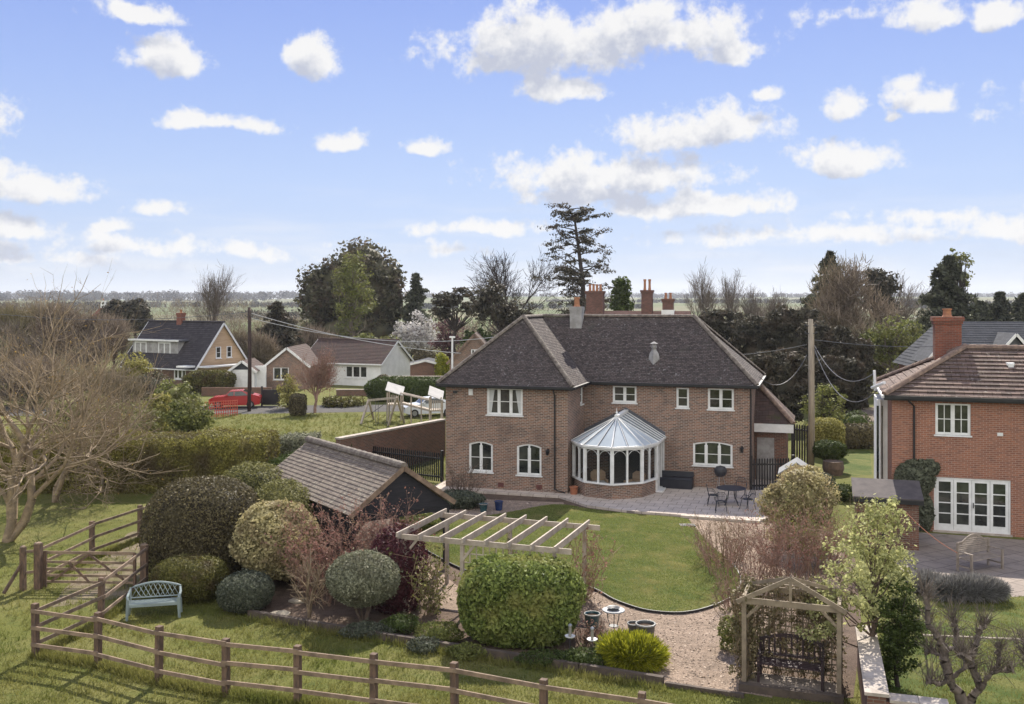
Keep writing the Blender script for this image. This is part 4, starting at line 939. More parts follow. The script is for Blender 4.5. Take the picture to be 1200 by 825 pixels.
def twig_shrub(name, label, cat, u, Y, w, h, n, mat, lm=None, nl=0, leaf=.05, depth=None, group=None, width=.014, fan=.5):
    rg = RG(); x0 = xu(u, Y); depth = depth or w; t = thing(name, label, cat, (x0, Y, 0), group); segs = []; tips = []
    for _ in range(n):
        b = np.array((x0+rg.uniform(-.38, .38)*w, Y+rg.uniform(-.38, .38)*depth, 0)); d = np.array(((b[0]-x0)/w*2*fan+rg.normal()*.18, (b[1]-Y)/depth*2*fan+rg.normal()*.18, 1)); L = h*(.5+.55*rg.random())
        p = b
        for j in range(4):
            d = d+rg.normal(size=3)*.14; q = p+d/np.linalg.norm(d)*L/4; segs.append((*p, *q, width*(1-.2*j), width*(.8-.2*j)))
            if j > 0:
                for _k in range(3):
                    e = d+rg.normal(size=3)*.6; e /= np.linalg.norm(e); s_ = q+e*L*.2*(.5+rg.random()); segs.append((*q, *s_, width*.5, width*.25)); tips.append(s_); tips.append((q+s_)/2)
            p = q
        tips.append(p)
    np_mesh('stems', *tubes_np(segs, 3), mat, t)
    if nl:
        T = np.array(tips); P = T[rg.integers(0, len(T), nl)]+rg.normal(size=(nl, 3))*.05; np_mesh('leaves', *leaves(P, rg.normal(size=(nl, 3))+np.array((0, 0, .5)), leaf, rg, .5, .8), lm, t)
    return t
def hedge(name, label, p0, p1, width, h, mat, n, leaf, cat='hedge', amp=.12):    # long clipped hedge between two ground points
    rg = RG(); a, b = np.array(p0[:2]), np.array(p1[:2]); L = np.linalg.norm(b-a); d = (b-a)/L; nn = np.array((d[1], -d[0]))
    ph = rg.random(8)*6.28; und = lambda s, k: amp*(np.sin(s*1.1+ph[k])+.6*np.sin(s*2.7+ph[k+1])+.4*np.sin(s*5.3+ph[k+2]))/1.5
    s = rg.random(n)*L; t = rg.random(n); per = 2*h+width; q = t*per; hh = h+und(s, 0)*1.2; ww = width/2+und(s, 3)
    lat = np.where(q < h, ww, np.where(q < h+width, ww*(1-2*(q-h)/width), -ww)); zz = np.where(q < h, q/h*hh, np.where(q < h+width, hh, (per-q)/h*hh))
    edge = np.minimum(1, np.abs(lat)/ww); zz = np.where((q >= h) & (q < h+width), zz-.25*edge**4, zz); lat = np.where(zz > hh*.85, lat*(1-.12*((zz/hh-.85)/.15)), lat)
    j = rg.normal(size=(n, 3))*.07; P = np.stack([a[0]+d[0]*s+nn[0]*lat, a[1]+d[1]*s+nn[1]*lat, zz], 1)+j; P[:, 2] = np.maximum(P[:, 2], .03)
    Nn = np.stack([nn[0]*lat, nn[1]*lat, np.where((q >= h) & (q < h+width), 1.5, .2)], 1)
    for s_e, sg in ((0.0, -1), (L, 1)):
        m_ = int(n*(h*width)/(L*per)*1.3)+50; lt = rng_u = rg.uniform(-1, 1, m_)*width/2; zz_ = rg.random(m_)*h
        Pe = np.stack([a[0]+d[0]*(s_e+sg*.03)+nn[0]*lt, a[1]+d[1]*(s_e+sg*.03)+nn[1]*lt, zz_], 1)+rg.normal(size=(m_, 3))*.07; Pe[:, 2] = np.maximum(Pe[:, 2], .03)
        P = np.concatenate([P, Pe]); Nn = np.concatenate([Nn, np.tile([[d[0]*sg, d[1]*sg, .2]], (m_, 1))])
    ns = int(max(6, L/1.0)); prof = [(.86, 0), (.86, .8), (.66, .92), (-.66, .92), (-.86, .8), (-.86, 0)]; V = []
    for i in range(ns+1):
        si = np.array(L*i/ns); w_ = width/2+und(si, 3); h_ = h+und(si, 0)*1.2
        for l, z in prof: V.append((a[0]+d[0]*si+nn[0]*l*w_, a[1]+d[1]*si+nn[1]*l*w_, z*h_))
    Fc = [(i*6+k, i*6+(k+1) % 6, (i+1)*6+(k+1) % 6, (i+1)*6+k) for i in range(ns) for k in range(6)]+[(0, 1, 2, 3), (0, 3, 4, 5), (ns*6, ns*6+1, ns*6+2, ns*6+3), (ns*6, ns*6+3, ns*6+4, ns*6+5)]
    V, Fc = join(leaves(P, Nn, leaf, rg, .6, .8), (np.array(V), np.array(Fc)))
    o = np_mesh(name, V, Fc, mat, None, (float(a[0]), float(a[1]), 0)); return tag(o, label, cat)

# ------------------------------------------------------------------ garden: fences, gate, bench
def post_rail(name, label, pts, rails=3, h=1.3, pw=.14, rh=.09, first=True, last=True, mat_p='fencewood', mat_r='railwood', cat='fence', topz=None):
    P = [Vector((*p[:2], 0)) for p in pts]; t = thing(name, label, cat, P[0]); rg = RG()
    for i, p in enumerate(P):
        if (i == 0 and not first) or (i == len(P)-1 and not last): continue
        d = (P[min(i+1, len(P)-1)]-P[max(i-1, 0)]).normalized(); n = Vector((-d.y, d.x, 0)); mb = MB(); q = p+n*0
        hh = h+.06*rg.random(); tl = Vector((rg.normal()*.012, rg.normal()*.012, 0))
        mb.beam(q, q+tl+Z*hh, pw, pw, up=d); mb.poly([q+tl+Z*(hh+.002)+d*(sx*pw*.42)+n*(sy*pw*.42) for sx, sy in ((-1,-1),(1,-1),(1,1),(-1,1))])
        mb.build('post', M[mat_p], t)
    for a, b in zip(P, P[1:]):
        d = (b-a).normalized(); n = Vector((d.y, -d.x, 0))
        for k in range(rails):
            z = h*(.93-k*.33)+rg.normal()*.012; mb = MB(); o = n*(pw/2+.021); mb.beam(a+o+Z*z-d*.06, b+o+Z*(z+rg.normal()*.012)+d*.06, .04, rh); mb.build('rail', M[mat_r], t)
    return t
FP = [g(42, 770), g(115, 781), g(186, 801), g(265, 816), g(349, 826), g(438, 838), g(533, 850), g(637, 872), g(752, 892), g(880, 916)]
post_rail('post_and_rail_fence', 'three rail dark oak fence running along the front of the garden behind the sleeper edging', FP)
post_rail('post_and_rail_fence', 'short three rail fence between the front corner post and the wooden field gate', [g(42, 769), g(118, 732), g(168, 690)], first=False, last=False)
post_rail('post_and_rail_fence', 'weathered three rail fence leading back from the gate to behind the clipped domes', [g(46, 688), g(108, 655), g(164, 634), g(186, 620)], first=False)
post_rail('post_and_rail_fence', 'dark rail fence with posts beside the field hedge behind the tiled shed', [g(268, 570), g(300, 557), g(330, 548)], rails=2, h=1.1)
def gate():
    a, b = Vector(g(50, 688)), Vector(g(160, 689)); d = (b-a).normalized(); n = Vector((d.y, -d.x, 0)); t = thing('field_gate', 'wooden five bar field gate with diagonal braces beside the pale green bench', 'gate', a)
    h = 1.15; L = (b-a).length
    mb = MB(); mb.beam(a+d*.08, a+d*.08+Z*h, .08, .1, up=d); mb.build('hinge_stile', M['fencewood'], t); mb = MB(); mb.beam(b-d*.06, b-d*.06+Z*(h-.05), .08, .08, up=d); mb.build('latch_stile', M['fencewood'], t)
    for k, z in enumerate((.18, .38, .58, .8, 1.1)):
        mb = MB(); mb.beam(a+d*.08+Z*z, b-d*.06+Z*(z-.02), .035, .09 if k == 4 else .075); mb.build('gate_bar', M['railwood'], t)
    mb = MB()
    for p, q in ((.1, .5), (.9, .5)): mb.beam(a+d*L*p+Z*.2+n*.04, a+d*L*q+Z*1.05+n*.04, .03, .07)
    mb.beam(a+d*L*.5+Z*.2+n*.04, a+d*L*.28+Z*.8+n*.04, .03, .07); mb.build('brace', M['fencewood'], t)
    mb = MB(); mb.tube([b-d*.12+Z*1.0+n*.06, b+d*.06+Z*1.0+n*.06], .015, 6); mb.build('latch', M['iron'], t)
    for (u, v, h2, w, lab) in ((45, 690, 1.42, .2, 'thick square gate post at the hinge end of the wooden field gate'), (169, 689, 1.35, .19, 'square gate post by the green bench at the latch end of the field gate'), (27, 692, 1.35, .15, 'braced fence post standing left of the gate hinge post')):
        p = Vector(g(u, v)); tt = thing('gate_post', lab, 'gate post', p); mb = MB(); mb.beam(p, p+Z*h2, w, w, up=d); mb.build('post', M['fencewood'], tt); mb = MB(); mb.lathe((p.x, p.y, h2), [(w*.72, 0), (w*.6, .03), (.01, .06)], 4); mb.build('post_cap', M['railwood'], tt)
        if u == 27:
            mb = MB(); mb.beam(p+Z*.9, p+Vector((-.35, -.5, .05)), .08, .08); mb.build('brace', M['fencewood'], tt)
            mb = MB(); q = Vector(g(45, 690)); [mb.beam(p+Z*z, q+Z*z, .04, .08) for z in (.55, 1.2)]; mb.build('rail', M['railwood'], tt)
gate()
def place(t, loc, rz): t.location = loc; t.rotation_euler = (0, 0, rz); return t
def lattice_bench():
    t = thing('garden_bench', 'pale green plastic bench with arched lattice back on the grass by the low mound', 'bench')
    w = .68
    mb = MB(); mb.box((-w, -.25, .40), (w, .2, .44)); mb.box((-w, -.27, .36), (w, -.25, .43)); 
    for k in range(6): mb.box((-w+.02, -.24+.075*k, .44), (w-.02, -.2+.075*k, .448))
    mb.build('seat', M['benchgreen'], t)
    A = [(-w, .22, .42)]+[(x, .25, .78+.13*math.cos(x/w*math.pi/2)) for x in [-w+w*2*i/12 for i in range(13)]]+[(w, .22, .42)]
    mb = MB(); mb.tube(A, .032, 6); mb.tube([(-w, .22, .5), (w, .22, .5)], .02, 6)
    for i in range(-5, 6):
        for s in (-1, 1):
            x0 = i*.13; x1 = x0+s*.2
            if abs(x0) < w and abs(x1) < w: mb.beam((x0, .235, .5), (x1, .245, .78+.13*math.cos(x1/w*math.pi/2)), .014, .032, up=(0, 1, 0))
    mb.build('backrest', M['benchgreen'], t)
    for s in (-1, 1):
        mb = MB(); mb.tube([(s*w, .24, .74), (s*(w+.03), .05, .66), (s*(w+.03), -.2, .64), (s*w, -.27, .56)], .035, 6); mb.build('armrest', M['benchgreen'], t)
        for y in (-.25, .2):
            mb = MB(); mb.tube([(s*w, y, .56 if y < 0 else .42), (s*(w+.03), y*1.12, 0)], .05, 6, .04); mb.build('leg', M['benchgreen'], t)
    place(t, g(181, 722), R(13))
lattice_bench()
def teak_bench():
    t = thing('teak_bench', 'weathered pale teak bench with arched slatted back on the neighbouring patio', 'bench'); w = .78
    mb = MB()
    for k in range(5): mb.box((-w, -.28+.105*k, .42), (w, -.195+.105*k, .445))
    mb.build('seat', M['teak'], t)
    top = lambda x: .92+.2*max(0, math.cos(x/.55*math.pi/2)) if abs(x) < .55 else .92
    mb = MB()
    for k in range(9):
        z = .52+.065*k; lim = w if z < .9 else .55*2/math.pi*math.acos(min(1, max(0, (z-.92)/.2))) if z < 1.12 else 0
        if lim > .1: mb.box((-lim, .245, z), (lim, .265, z+.04))
    A = [(x, .255, top(x)) for x in [-w+2*w*i/20 for i in range(21)]]
    for p, q in zip(A, A[1:]): mb.beam(p, q, .035, .06)
    mb.build('backrest', M['teak'], t)
    for s in (-1, 1):
        mb = MB(); mb.box((s*w-.035, -.32, .64), (s*w+.035, .27, .67)); mb.build('armrest', M['teak'], t)
        for y, h in ((-.28, .64), (.25, .93)):
            mb = MB(); mb.box((s*w-.032, y-.032, 0), (s*w+.032, y+.032, h)); mb.build('leg', M['teak'], t)
        mb = MB(); mb.box((s*w-.02, -.25, .16), (s*w+.02, .22, .21)); mb.build('stretcher', M['teak'], t)
    place(t, (*g(1148, 668)[:2], .013), R(28))
teak_bench()

def tufts():
    rg = np.random.default_rng(33); lines = [(a, b, 260) for a, b in zip(FP, FP[1:])]+[(g(42, 769), g(118, 732), 300), (g(118, 732), g(168, 690), 300), (g(46, 688), g(108, 655), 220), (g(108, 655), g(164, 634), 260), (g(292, 727), g(560, 774), 160), (g(560, 774), g(779, 809), 140)]
    P = []
    for a, b, n in lines: k = rg.random(n)[:, None]; P.append(np.array(a)+(np.array(b)-np.array(a))*k+rg.normal(size=(n, 3))*.07)
    m = 900; Y = rg.uniform(19, 36, m); X = rg.uniform(-.55, -.1, m)*Y; garden = GP((255,712),(400,738),(540,765),(700,791),(778,804),(872,816),(872,560),(430,540),(255,655)); k = ~inside(X, Y, garden); P.append(np.stack([X[k], Y[k], 0*X[k]], 1))
    m = 7000; Y = rg.uniform(50, 78, m); P.append(np.stack([rg.uniform(-.5, -.05, m)*Y, Y, 0*Y], 1))
    P = np.concatenate(P); P[:, 2] = .005; P = np.repeat(P, 9, 0)+rg.normal(size=(9*len(P), 3))*np.array((.035, .035, 0)); n = len(P)
    o = np_mesh('grass_tufts', *twigs(P, np.tile([[0, 0, 1.]], (n, 1)), .16, .014, rg, .45), M['grassblade']); tag(o, kind='stuff')
tufts()
# sleeper edging, stepping slabs
def edging():
    pts = [g(292, 723), g(360, 735), g(455, 751), g(560, 768), g(680, 787), g(779, 803)]
    t = thing('sleeper_edging', 'low weathered timber sleepers edging the front of the planting beds', 'edging', pts[0])
    for a, b in zip(pts, pts[1:]):
        a, b = Vector(a), Vector(b); mb = MB(); mb.beam(a+Z*.1, b+Z*.1-(b-a).normalized()*.03, .14, .2); mb.build('sleeper', M['sleeper'], t)
    a, b = Vector(g(780, 804)), Vector(g(872, 818)); mb = MB(); mb.beam(a+Z*.05, b+Z*.05, .1, .1); tag(mb.build('gravel_board', M['sleeper']), 'thin board edging the gravel between the sleepers and the arbor', 'edging')
    for i, (u, v, s) in enumerate(((328, 721, .34), (350, 705, .28))):
        x, y, _ = g(u, v); mb = MB(); mb.extrude([(x+s*math.cos(a)*(1.1 if k % 2 else .9), y+s*.8*math.sin(a), .005) for k, a in enumerate([j*math.pi/3+.3 for j in range(6)])], (0, 0, .06))
        tag(mb.build('stepping_stone', M['stone']), ['flat buff stepping stone nearest the sleeper edging, under the bare shrub', 'flat buff stepping stone further back between the dark shrubs'][i], 'stepping stone', 'stepping stones in the bed')
edging()

# ------------------------------------------------------------------ tiled open shed
def shed():
    c = Vector((-3.6, 32.1, 0)); ex = Vector((.815, .58, 0)).normalized(); ey = Vector((-ex.y, ex.x, 0)); X = wall_frame(c, ex, ey)
    hw, L, ez, rz = 1.95, 7.4, 2.28, 3.62; t = thing('tiled_shed', 'open sided timber shed with weathered tiled roof and black boarded gable', 'shed', c)
    mb = MB(X); tiled(mb, [(-hw, L, ez), (-hw, -.15, ez), (0, -.15, rz), (0, L, rz)], .16, .02); tiled(mb, [(hw, -.15, ez), (hw, L, ez), (0, L, rz), (0, -.15, rz)], .16, .02); 
    mb.poly([(-hw+.05, L, ez-.04), (-hw+.05, -.1, ez-.04), (0, -.1, rz-.06), (0, L, rz-.06)]); mb.poly([(hw-.05, L, ez-.04), (hw-.05, -.1, ez-.04), (0, -.1, rz-.06), (0, L, rz-.06)])
    r = mb.build('roof', M['tile_shed'], t); rb = MB(); ridge(rb, X @ Vector((0, -.15, rz+.0)), X @ Vector((0, L, rz)), .15, .42); rb.build('ridge_tiles', M['ridge'], r)
    mb = MB(X)
    n = 7
    for k in range(n):                                   # feather-edge boards
        za, zb = ez-.12+(rz-ez)*k/n, ez-.12+(rz-ez)*(k+1)/n; wa, wb = (hw-.12)*(1-max(0, za-ez+.12)/(rz-ez)), (hw-.12)*(1-max(0, zb-ez+.12)/(rz-ez))
        mb.extrude([(-wa, -.03, za), (wa, -.03, za), (wb, .0, zb), (-wb, .0, zb)], (0, .025, 0))
    mb.box((-hw+.1, -.02, ez-.3), (hw-.1, .05, ez-.13)); mb.build('gable_boards', M['blackwood'], t)
    mb = MB(X)
    for s in (-1, 1): mb.beam((s*hw, -.16, ez-.05), (0, -.16, rz-.03), .03, .16)
    mb.build('bargeboard', M['railwood'], t)
    for x, y in ((hw-.2, .1), (-hw+.2, .1), (hw-.2, 3.6), (hw-.2, L-.3), (-hw+.2, L-.3), (-hw+.2, 3.6)):
        mb = MB(X); mb.beam((x, y, 0), (x, y, ez-.1), .16, .16, up=(0, 1, 0)); p = mb.build('post', M['blackwood'], t)
        if y < 1: mb = MB(X); mb.beam((x, y, 1.5), (x-math.copysign(.5, x), y, ez-.18), .08, .1); mb.build('brace', M['blackwood'], t)
    mb = MB(X); mb.box((-hw+.18, .25, 0), (-hw+.22, L-.2, ez-.05)); mb.box((-hw+.2, L-.3, 0), (hw-.2, L-.26, ez)); mb.build('boarded_wall', M['blackwood'], t)
shed()

# ------------------------------------------------------------------ pergola
PA = R(20); PX1 = Vector((math.cos(PA), -math.sin(PA), 0)); PX2 = Vector((math.sin(PA), math.cos(PA), 0))
PGX = wall_frame(Vector((-3.27, 28.5, 0)), PX1, PX2)
def pergola():
    t = thing('pergola', 'pale timber pergola with eight slanting rafters over the lawn edge', 'pergola', PGX @ Vector((0, 0, 0))); zt = 2.2; L = 4.85; D = 3.0
    for y in (0, D):
        mb = MB(PGX); mb.beam((-.1, y, zt), (L+.35, y, zt), .05, .15); mb.build('beam', M['palewood'], t)
    for k in range(8):
        x = .05+k*(L-.1)/7; mb = MB(PGX); mb.extrude([(x-.025, -.28, zt+.04), (x-.025, -.12, zt-.02), (x-.025, -.02, zt-.02), (x-.025, D+.05, zt-.0), (x-.025, D+.25, zt+.06), (x-.025, D+.25, zt+.17), (x-.025, -.28, zt+.17)], (.05, 0, 0)); mb.build('rafter', M['palewood'], t)
    for x, y in ((.15, 0), (1.95, 0), (L-.15, 0), (.15, D), (2.3, D), (L-.15, D)):
        mb = MB(PGX); mb.beam((x, y+.07, 0), (x, y+.07, zt), .1, .1, up=(0, 1, 0)); mb.build('post', M['palewood'], t)
        if y == 0: mb = MB(PGX); mb.beam((x, y+.03, zt-.55), (x+(.4 if x < 3 else -.4), y+.03, zt-.06), .05, .07); mb.build('brace', M['palewood'], t)
    mb = MB(PGX)
    for k in range(14): x = 1.98+k*.2; mb.box((x, .04, 1.55), (x+.03, .055, zt-.08))
    for z in (1.6, 1.85): mb.box((1.95, .056, z), (L-.15, .07, z+.03))
    mb.build('trellis', M['palewood'], t)
pergola()
def climber(label, x, y, h, n, mat, w=.35, nl=800):
    rg = RG(); p = PGX @ Vector((x, y, 0)); t = thing('climbing_plant', label, 'climbing plant', p, 'climbers on the pergola'); segs = []; pts = []
    for _ in range(n):
        q = np.array((p.x+rg.normal()*.1, p.y+rg.normal()*.1, 0)); L = h*(.5+.5*rg.random())
        for k in range(7):
            r = q+np.array((rg.normal()*w*.25, rg.normal()*w*.25, L/7)); segs.append((*q, *r, .013, .01)); e = r+rg.normal(size=3)*w*.5; segs.append((*r, *e, .007, .004)); pts += [e, r]; q = r
    np_mesh('stems', *tubes_np(segs, 3), M['twig_tan'], t); T = np.array(pts)
    if nl: np_mesh('leaves', *leaves(T[rg.integers(0, len(T), nl)]+rg.normal(size=(nl, 3))*.07, rg.normal(size=(nl, 3)), .08, rg), mat, t)
climber('dark leafy climber clothing the left post of the pergola', .95, .05, 2.1, 14, M['f_dark2'], .5, 1500)
climber('brown tangled climber on the right back post of the pergola', 4.75, 3.05, 2.3, 22, M['f_red'], .45, 500)
climber('thin straggling climber on the middle back post of the pergola', 2.3, 3.05, 2.0, 7, M['f_green'], .3, 150)

# ------------------------------------------------------------------ arbor with its dark bench, garden wall
AA = R(20); AX1 = Vector((math.cos(AA), -math.sin(AA), 0)); AX2 = Vector((math.sin(AA), math.cos(AA), 0)); AX = wall_frame(Vector(g(872, 807)), AX1, AX2)
def arbor():
    t = thing('garden_arbor', 'timber arbor with open gabled roof frame and trellis sides at the bottom right', 'arbor', AX @ Vector((0, 0, 0))); W_, D, hz, rz = 2.1, 1.1, 2.1, 2.68
    for x in (0, W_):
        for y in (0, D): mb = MB(AX); mb.beam((x, y, 0), (x, y, hz), .1, .1, up=(0, 1, 0)); mb.build('post', M['arborwood'], t)
    for y in (0, D): mb = MB(AX); mb.beam((-.08, y-.06, hz-.02), (W_+.08, y-.06, hz-.02), .04, .14); mb.build('beam', M['arborwood'], t)
    for x in (0, W_): mb = MB(AX); mb.beam((x, .0, hz+.05), (x, D, hz+.05), .08, .06); mb.build('beam', M['arborwood'], t)
    ap = (W_/2, -.1, rz)
    for x in (-.16, W_+.16):
        mb = MB(AX); mb.beam((x, -.1, hz-.06), ap, .04, .1); mb.build('rafter', M['arborwood'], t); mb = MB(AX); mb.beam((x, D+.1, hz), (W_/2, -.02, rz), .04, .08); mb.build('rafter', M['arborwood'], t)
    mb = MB(AX); mb.beam((W_/2, -.1, hz+.05), (W_/2, -.1, rz-.03), .06, .06, up=(0, 1, 0)); mb.build('king_post', M['arborwood'], t)
    for f in (.35, .62, .85):
        mb = MB(AX); y = -.02+(D+.12)*f; z = rz-(rz-hz)*f+.03; hw = (W_/2+.16)*f; mb.beam((W_/2-hw, y, z), (W_/2+hw, y, z), .05, .03); mb.build('batten', M['arborwood'], t)
    def trel(name, a, b, z0, z1, step=.13):
        a, b = Vector(a), Vector(b); L = (b-a).length; n = round(L/step); mb = MB(AX); d = (b-a).normalized(); off = Vector((-d.y, d.x, 0))*.014
        for k in range(n+1): p = a.lerp(b, k/n); mb.beam(p+Z*z0, p+Z*z1, .014, .034, up=d)
        for k in range(round((z1-z0)/step)+1): z = z0+(z1-z0)*k/round((z1-z0)/step); mb.beam(a+off+Z*z, b+off+Z*z, .014, .034)
        mb.build(name, M['arborwood'], t)
    trel('trellis', (.06, D, 0), (W_-.06, D, 0), .15, hz-.1); trel('trellis', (0, .1, 0), (0, D-.1, 0), .15, hz-.1); trel('trellis', (W_, .1, 0), (W_, D-.1, 0), .15, hz-.1)
    for s, x in ((1, .05), (-1, W_-.05)): mb = MB(AX); mb.beam((x, 0, hz-.42), (x+s*.36, 0, hz-.06), .05, .06); mb.build('brace', M['arborwood'], t)
    mb = MB(AX); mb.beam((-.1, -.12, .09), (W_+.1, -.12, .09), .2, .18); mb.build('sill_sleeper', M['sleeper'], t)
    b = thing('garden_bench', 'dark stained slatted bench inside the timber arbor', 'bench'); w = .72
    mb = MB()
    for k in range(5): mb.box((-w, -.25+.1*k, .42), (w, -.17+.1*k, .445))
    mb.build('seat', M['darkbench'], b); mb = MB(); A = [(x, .26, .86+.16*math.cos(x/w*1.5)) for x in [-w+2*w*i/12 for i in range(13)]]
    for p, q in zip(A, A[1:]): mb.beam(p, q, .03, .07)
    mb.box((-w, .245, .5), (w, .275, .56))
    for k in range(11): x = -w+.07+k*(2*w-.14)/10; mb.box((x-.022, .25, .56), (x+.022, .27, .86+.16*math.cos(x/w*1.5)))
    mb.build('backrest', M['darkbench'], b)
    for s in (-1, 1):
        mb = MB(); mb.box((s*w-.03, -.3, .62), (s*w+.03, .26, .65)); mb.build('armrest', M['darkbench'], b)
        for y, h in ((-.26, .62), (.26, .9)): mb = MB(); mb.box((s*w-.03, y-.03, 0), (s*w+.03, y+.03, h)); mb.build('leg', M['darkbench'], b)
    p = AX @ Vector((1.0, .7, .03)); place(b, p, -AA)
    rg = RG(); segs = []
    f = MB(AX); f.box((.05, .05, .0), (W_-.05, D-.05, .028)); tag(f.build('arbor_floor', M['slab_dark']), 'dark paved floor under the timber arbor', 'paving')
    t2 = thing('climbing_plant', 'brown tangled climber threaded through the trellis of the arbor', 'climbing plant', AX @ Vector((.2, D, 0))); T = []
    for _ in range(75):
        q = np.array((AX @ Vector((rg.uniform(0, W_), D+.05, 0)))[:]) if rg.random() < .7 else np.array((AX @ Vector((-.04, rg.uniform(.2, D), 0)))[:])
        for k in range(9): r = q+np.array((rg.normal()*.1, rg.normal()*.03, .24)); segs.append((*q, *r, .01, .008)); e = r+rg.normal(size=3)*.12; segs.append((*r, *e, .005, .003)); T.append(e); q = r
    np_mesh('stems', *tubes_np(segs, 3), M['twig_tan'], t2); T = np.array(T); np_mesh('leaves', *leaves(T[rg.integers(0, len(T), 11000)]+rg.normal(size=(11000, 3))*.05, rg.normal(size=(11000, 3)), .07, rg), leafm('leaf_withered', (.10, .08, .04), (.20, .165, .09), (.12, .12, .045), .2), t2)
arbor()
def garden_wall():
    x0, y0 = 7.2, 19.9; d = Vector((.29, .957, 0)); n = Vector((.957, -.29, 0)); a = Vector((x0, y0, 0)); t = thing('brick_garden_wall', 'low brick wall with broad stone coping right of the arbor, turning a corner', 'wall', a)
    mb = MB(); mb.extrude([a, a+n*.36, a+n*.36+d*4.3, a+d*4.3], (0, 0, 1.05)); mb.extrude([a+n*.361+d*.0, a+n*1.5, a+n*1.5+d*.3, a+n*.361+d*.3], (0, 0, .95)); mb.build('wall', M['brick_old'], t)
    for k in range(7):
        mb = MB(); s0, s1 = a+d*(-.04+k*.62), a+d*(.57+k*.62); mb.extrude([s0-n*.05+Z*1.052, s0+n*.42+Z*1.052, s1+n*.42+Z*1.052, s1-n*.05+Z*1.052], (0, 0, .065)); mb.build('coping_stone', M['coping'], t)
    for k in range(2):
        mb = MB(); s0, s1 = a+n*(.43+k*.56), a+n*(.98+k*.56); mb.extrude([s0-d*.05+Z*.952, s1-d*.05+Z*.952, s1+d*.35+Z*.952, s0+d*.35+Z*.952], (0, 0, .06)); mb.build('coping_stone', M['coping'], t)
garden_wall()

# ------------------------------------------------------------------ pots, birdbath, feeders
def pot(label, u, v, r, h, mat, fill='soil', group=None, z=0, name='plant_pot'):
    x, y, _ = g(u, v, z); t = thing(name, label, 'plant pot', (x, y, z), group)
    mb = MB(); mb.lathe((x, y, z), [(r*.7, 0), (r*.82, h*.35), (r*.95, h*.9), (r*1.02, h*.93), (r*1.03, h), (r*.88, h), (r*.86, h*.9)], 20, cap=False); mb.lathe((x, y, z), [(.001, .002), (r*.7, .002)], 20, cap=False); mb.build('pot', mat, t, True)
    mb = MB(); mb.lathe((x, y, z), [(r*.87, h*.88), (.01, h*.9)], 16, cap=False); mb.build('soil', M[fill], t)
    mb = MB(); mb.lathe((x, y, z), [(r*1.035, h*.945), (r*1.045, h*1.0), (r*.9, h*1.005), (r*.88, h*.97)], 20, cap=False); mb.build('rim', M['potrim'] if mat.name.startswith(('slate', 'teal')) else mat, t, True)
    return t
pot('teal glazed pot on the gravel beside the house path, left of the blue pot', 566.5, 600, .19, .36, M['tealpot'], group='blue pots by the path')
pot('deep blue glazed pot on the gravel near the house path', 584.5, 598, .19, .40, M['bluepot'], group='blue pots by the path')
pot('terracotta pot standing where the conservatory meets the house wing', 672.5, 581.5, .2, .45, M['terracotta'])
pot('grey glazed pot between the box block and the birdbath table', 694, 741, .22, .52, M['tealpot'])
pot('smaller dark pot left of the big grey pot behind the yellow shrub', 743, 750, .18, .46, M['greypot'], group='pots by the gravel')
pot('big grey glazed pot with pale rim standing behind the yellow shrub', 756.5, 757, .26, .60, M['greypot'], group='pots by the gravel')
pot('small white pot at the foot of the ivy by the french doors', 1073.5, 623, .13, .3, M['white'])
def birdbath():
    x, y, _ = g(719, 745); t = thing('birdbath_table', 'round mosaic topped iron table with a dark bird dish on the gravel', 'table', (x, y, 0))
    mb = MB(); mb.lathe((x, y, .68), [(.30, 0), (.31, .015), (.30, .03)], 24); mb.build('tabletop', M['stonetop'], t)
    mb = MB(); mb.lathe((x, y, .711), [(.1, 0), (.17, .05), (.175, .065), (.15, .06), (.05, .02)], 20, cap=False); tag(mb.build('bird_dish', M['iron']), 'dark shallow dish on top of the round mosaic table', 'dish')
    for k in range(3):
        a = .5+k*2.094; mb = MB(); c, s = math.cos(a), math.sin(a); mb.tube([(x+.2*c, y+.2*s, .68), (x+.17*c, y+.17*s, .45), (x+.12*c, y+.12*s, .28), (x+.18*c, y+.18*s, .1), (x+.28*c, y+.28*s, 0)], .012, 6); mb.build('leg', M['iron'], t)
    mb = MB(); mb.lathe((x, y, .26), [(.12, 0), (.132, 0), (.132, .015), (.12, .015)], 16); mb.build('ring', M['iron'], t)
birdbath()
def feeder(label, u, v, h):
    x, y, _ = g(u, v); t = thing('bird_feeder', label, 'bird feeder', (x, y, 0), 'bird feeders by the box block')
    mb = MB(); mb.tube([(x, y, 0), (x, y, h)], .012, 6); mb.build('pole', M['iron'], t)
    mb = MB(); mb.lathe((x, y, h), [(.03, .0), (.125, .01), (.135, .035), (.12, .03), (.03, .012)], 16, cap=False); mb.build('tray', M['white'], t)
    mb = MB(); mb.lathe((x, y, h+.02), [(.04, 0), (.04, .26)], 10); mb.build('seed_tube', M['lamp_glass'], t); mb = MB(); mb.lathe((x, y, h+.28), [(.055, 0), (.05, .03), (.01, .06)], 10); mb.build('lid', M['steel'], t)
feeder('bird feeder with white tray nearest the clipped box block', 668, 772, .55); feeder('bird feeder with white tray between the box block and the yellow shrub', 694, 776, .55)

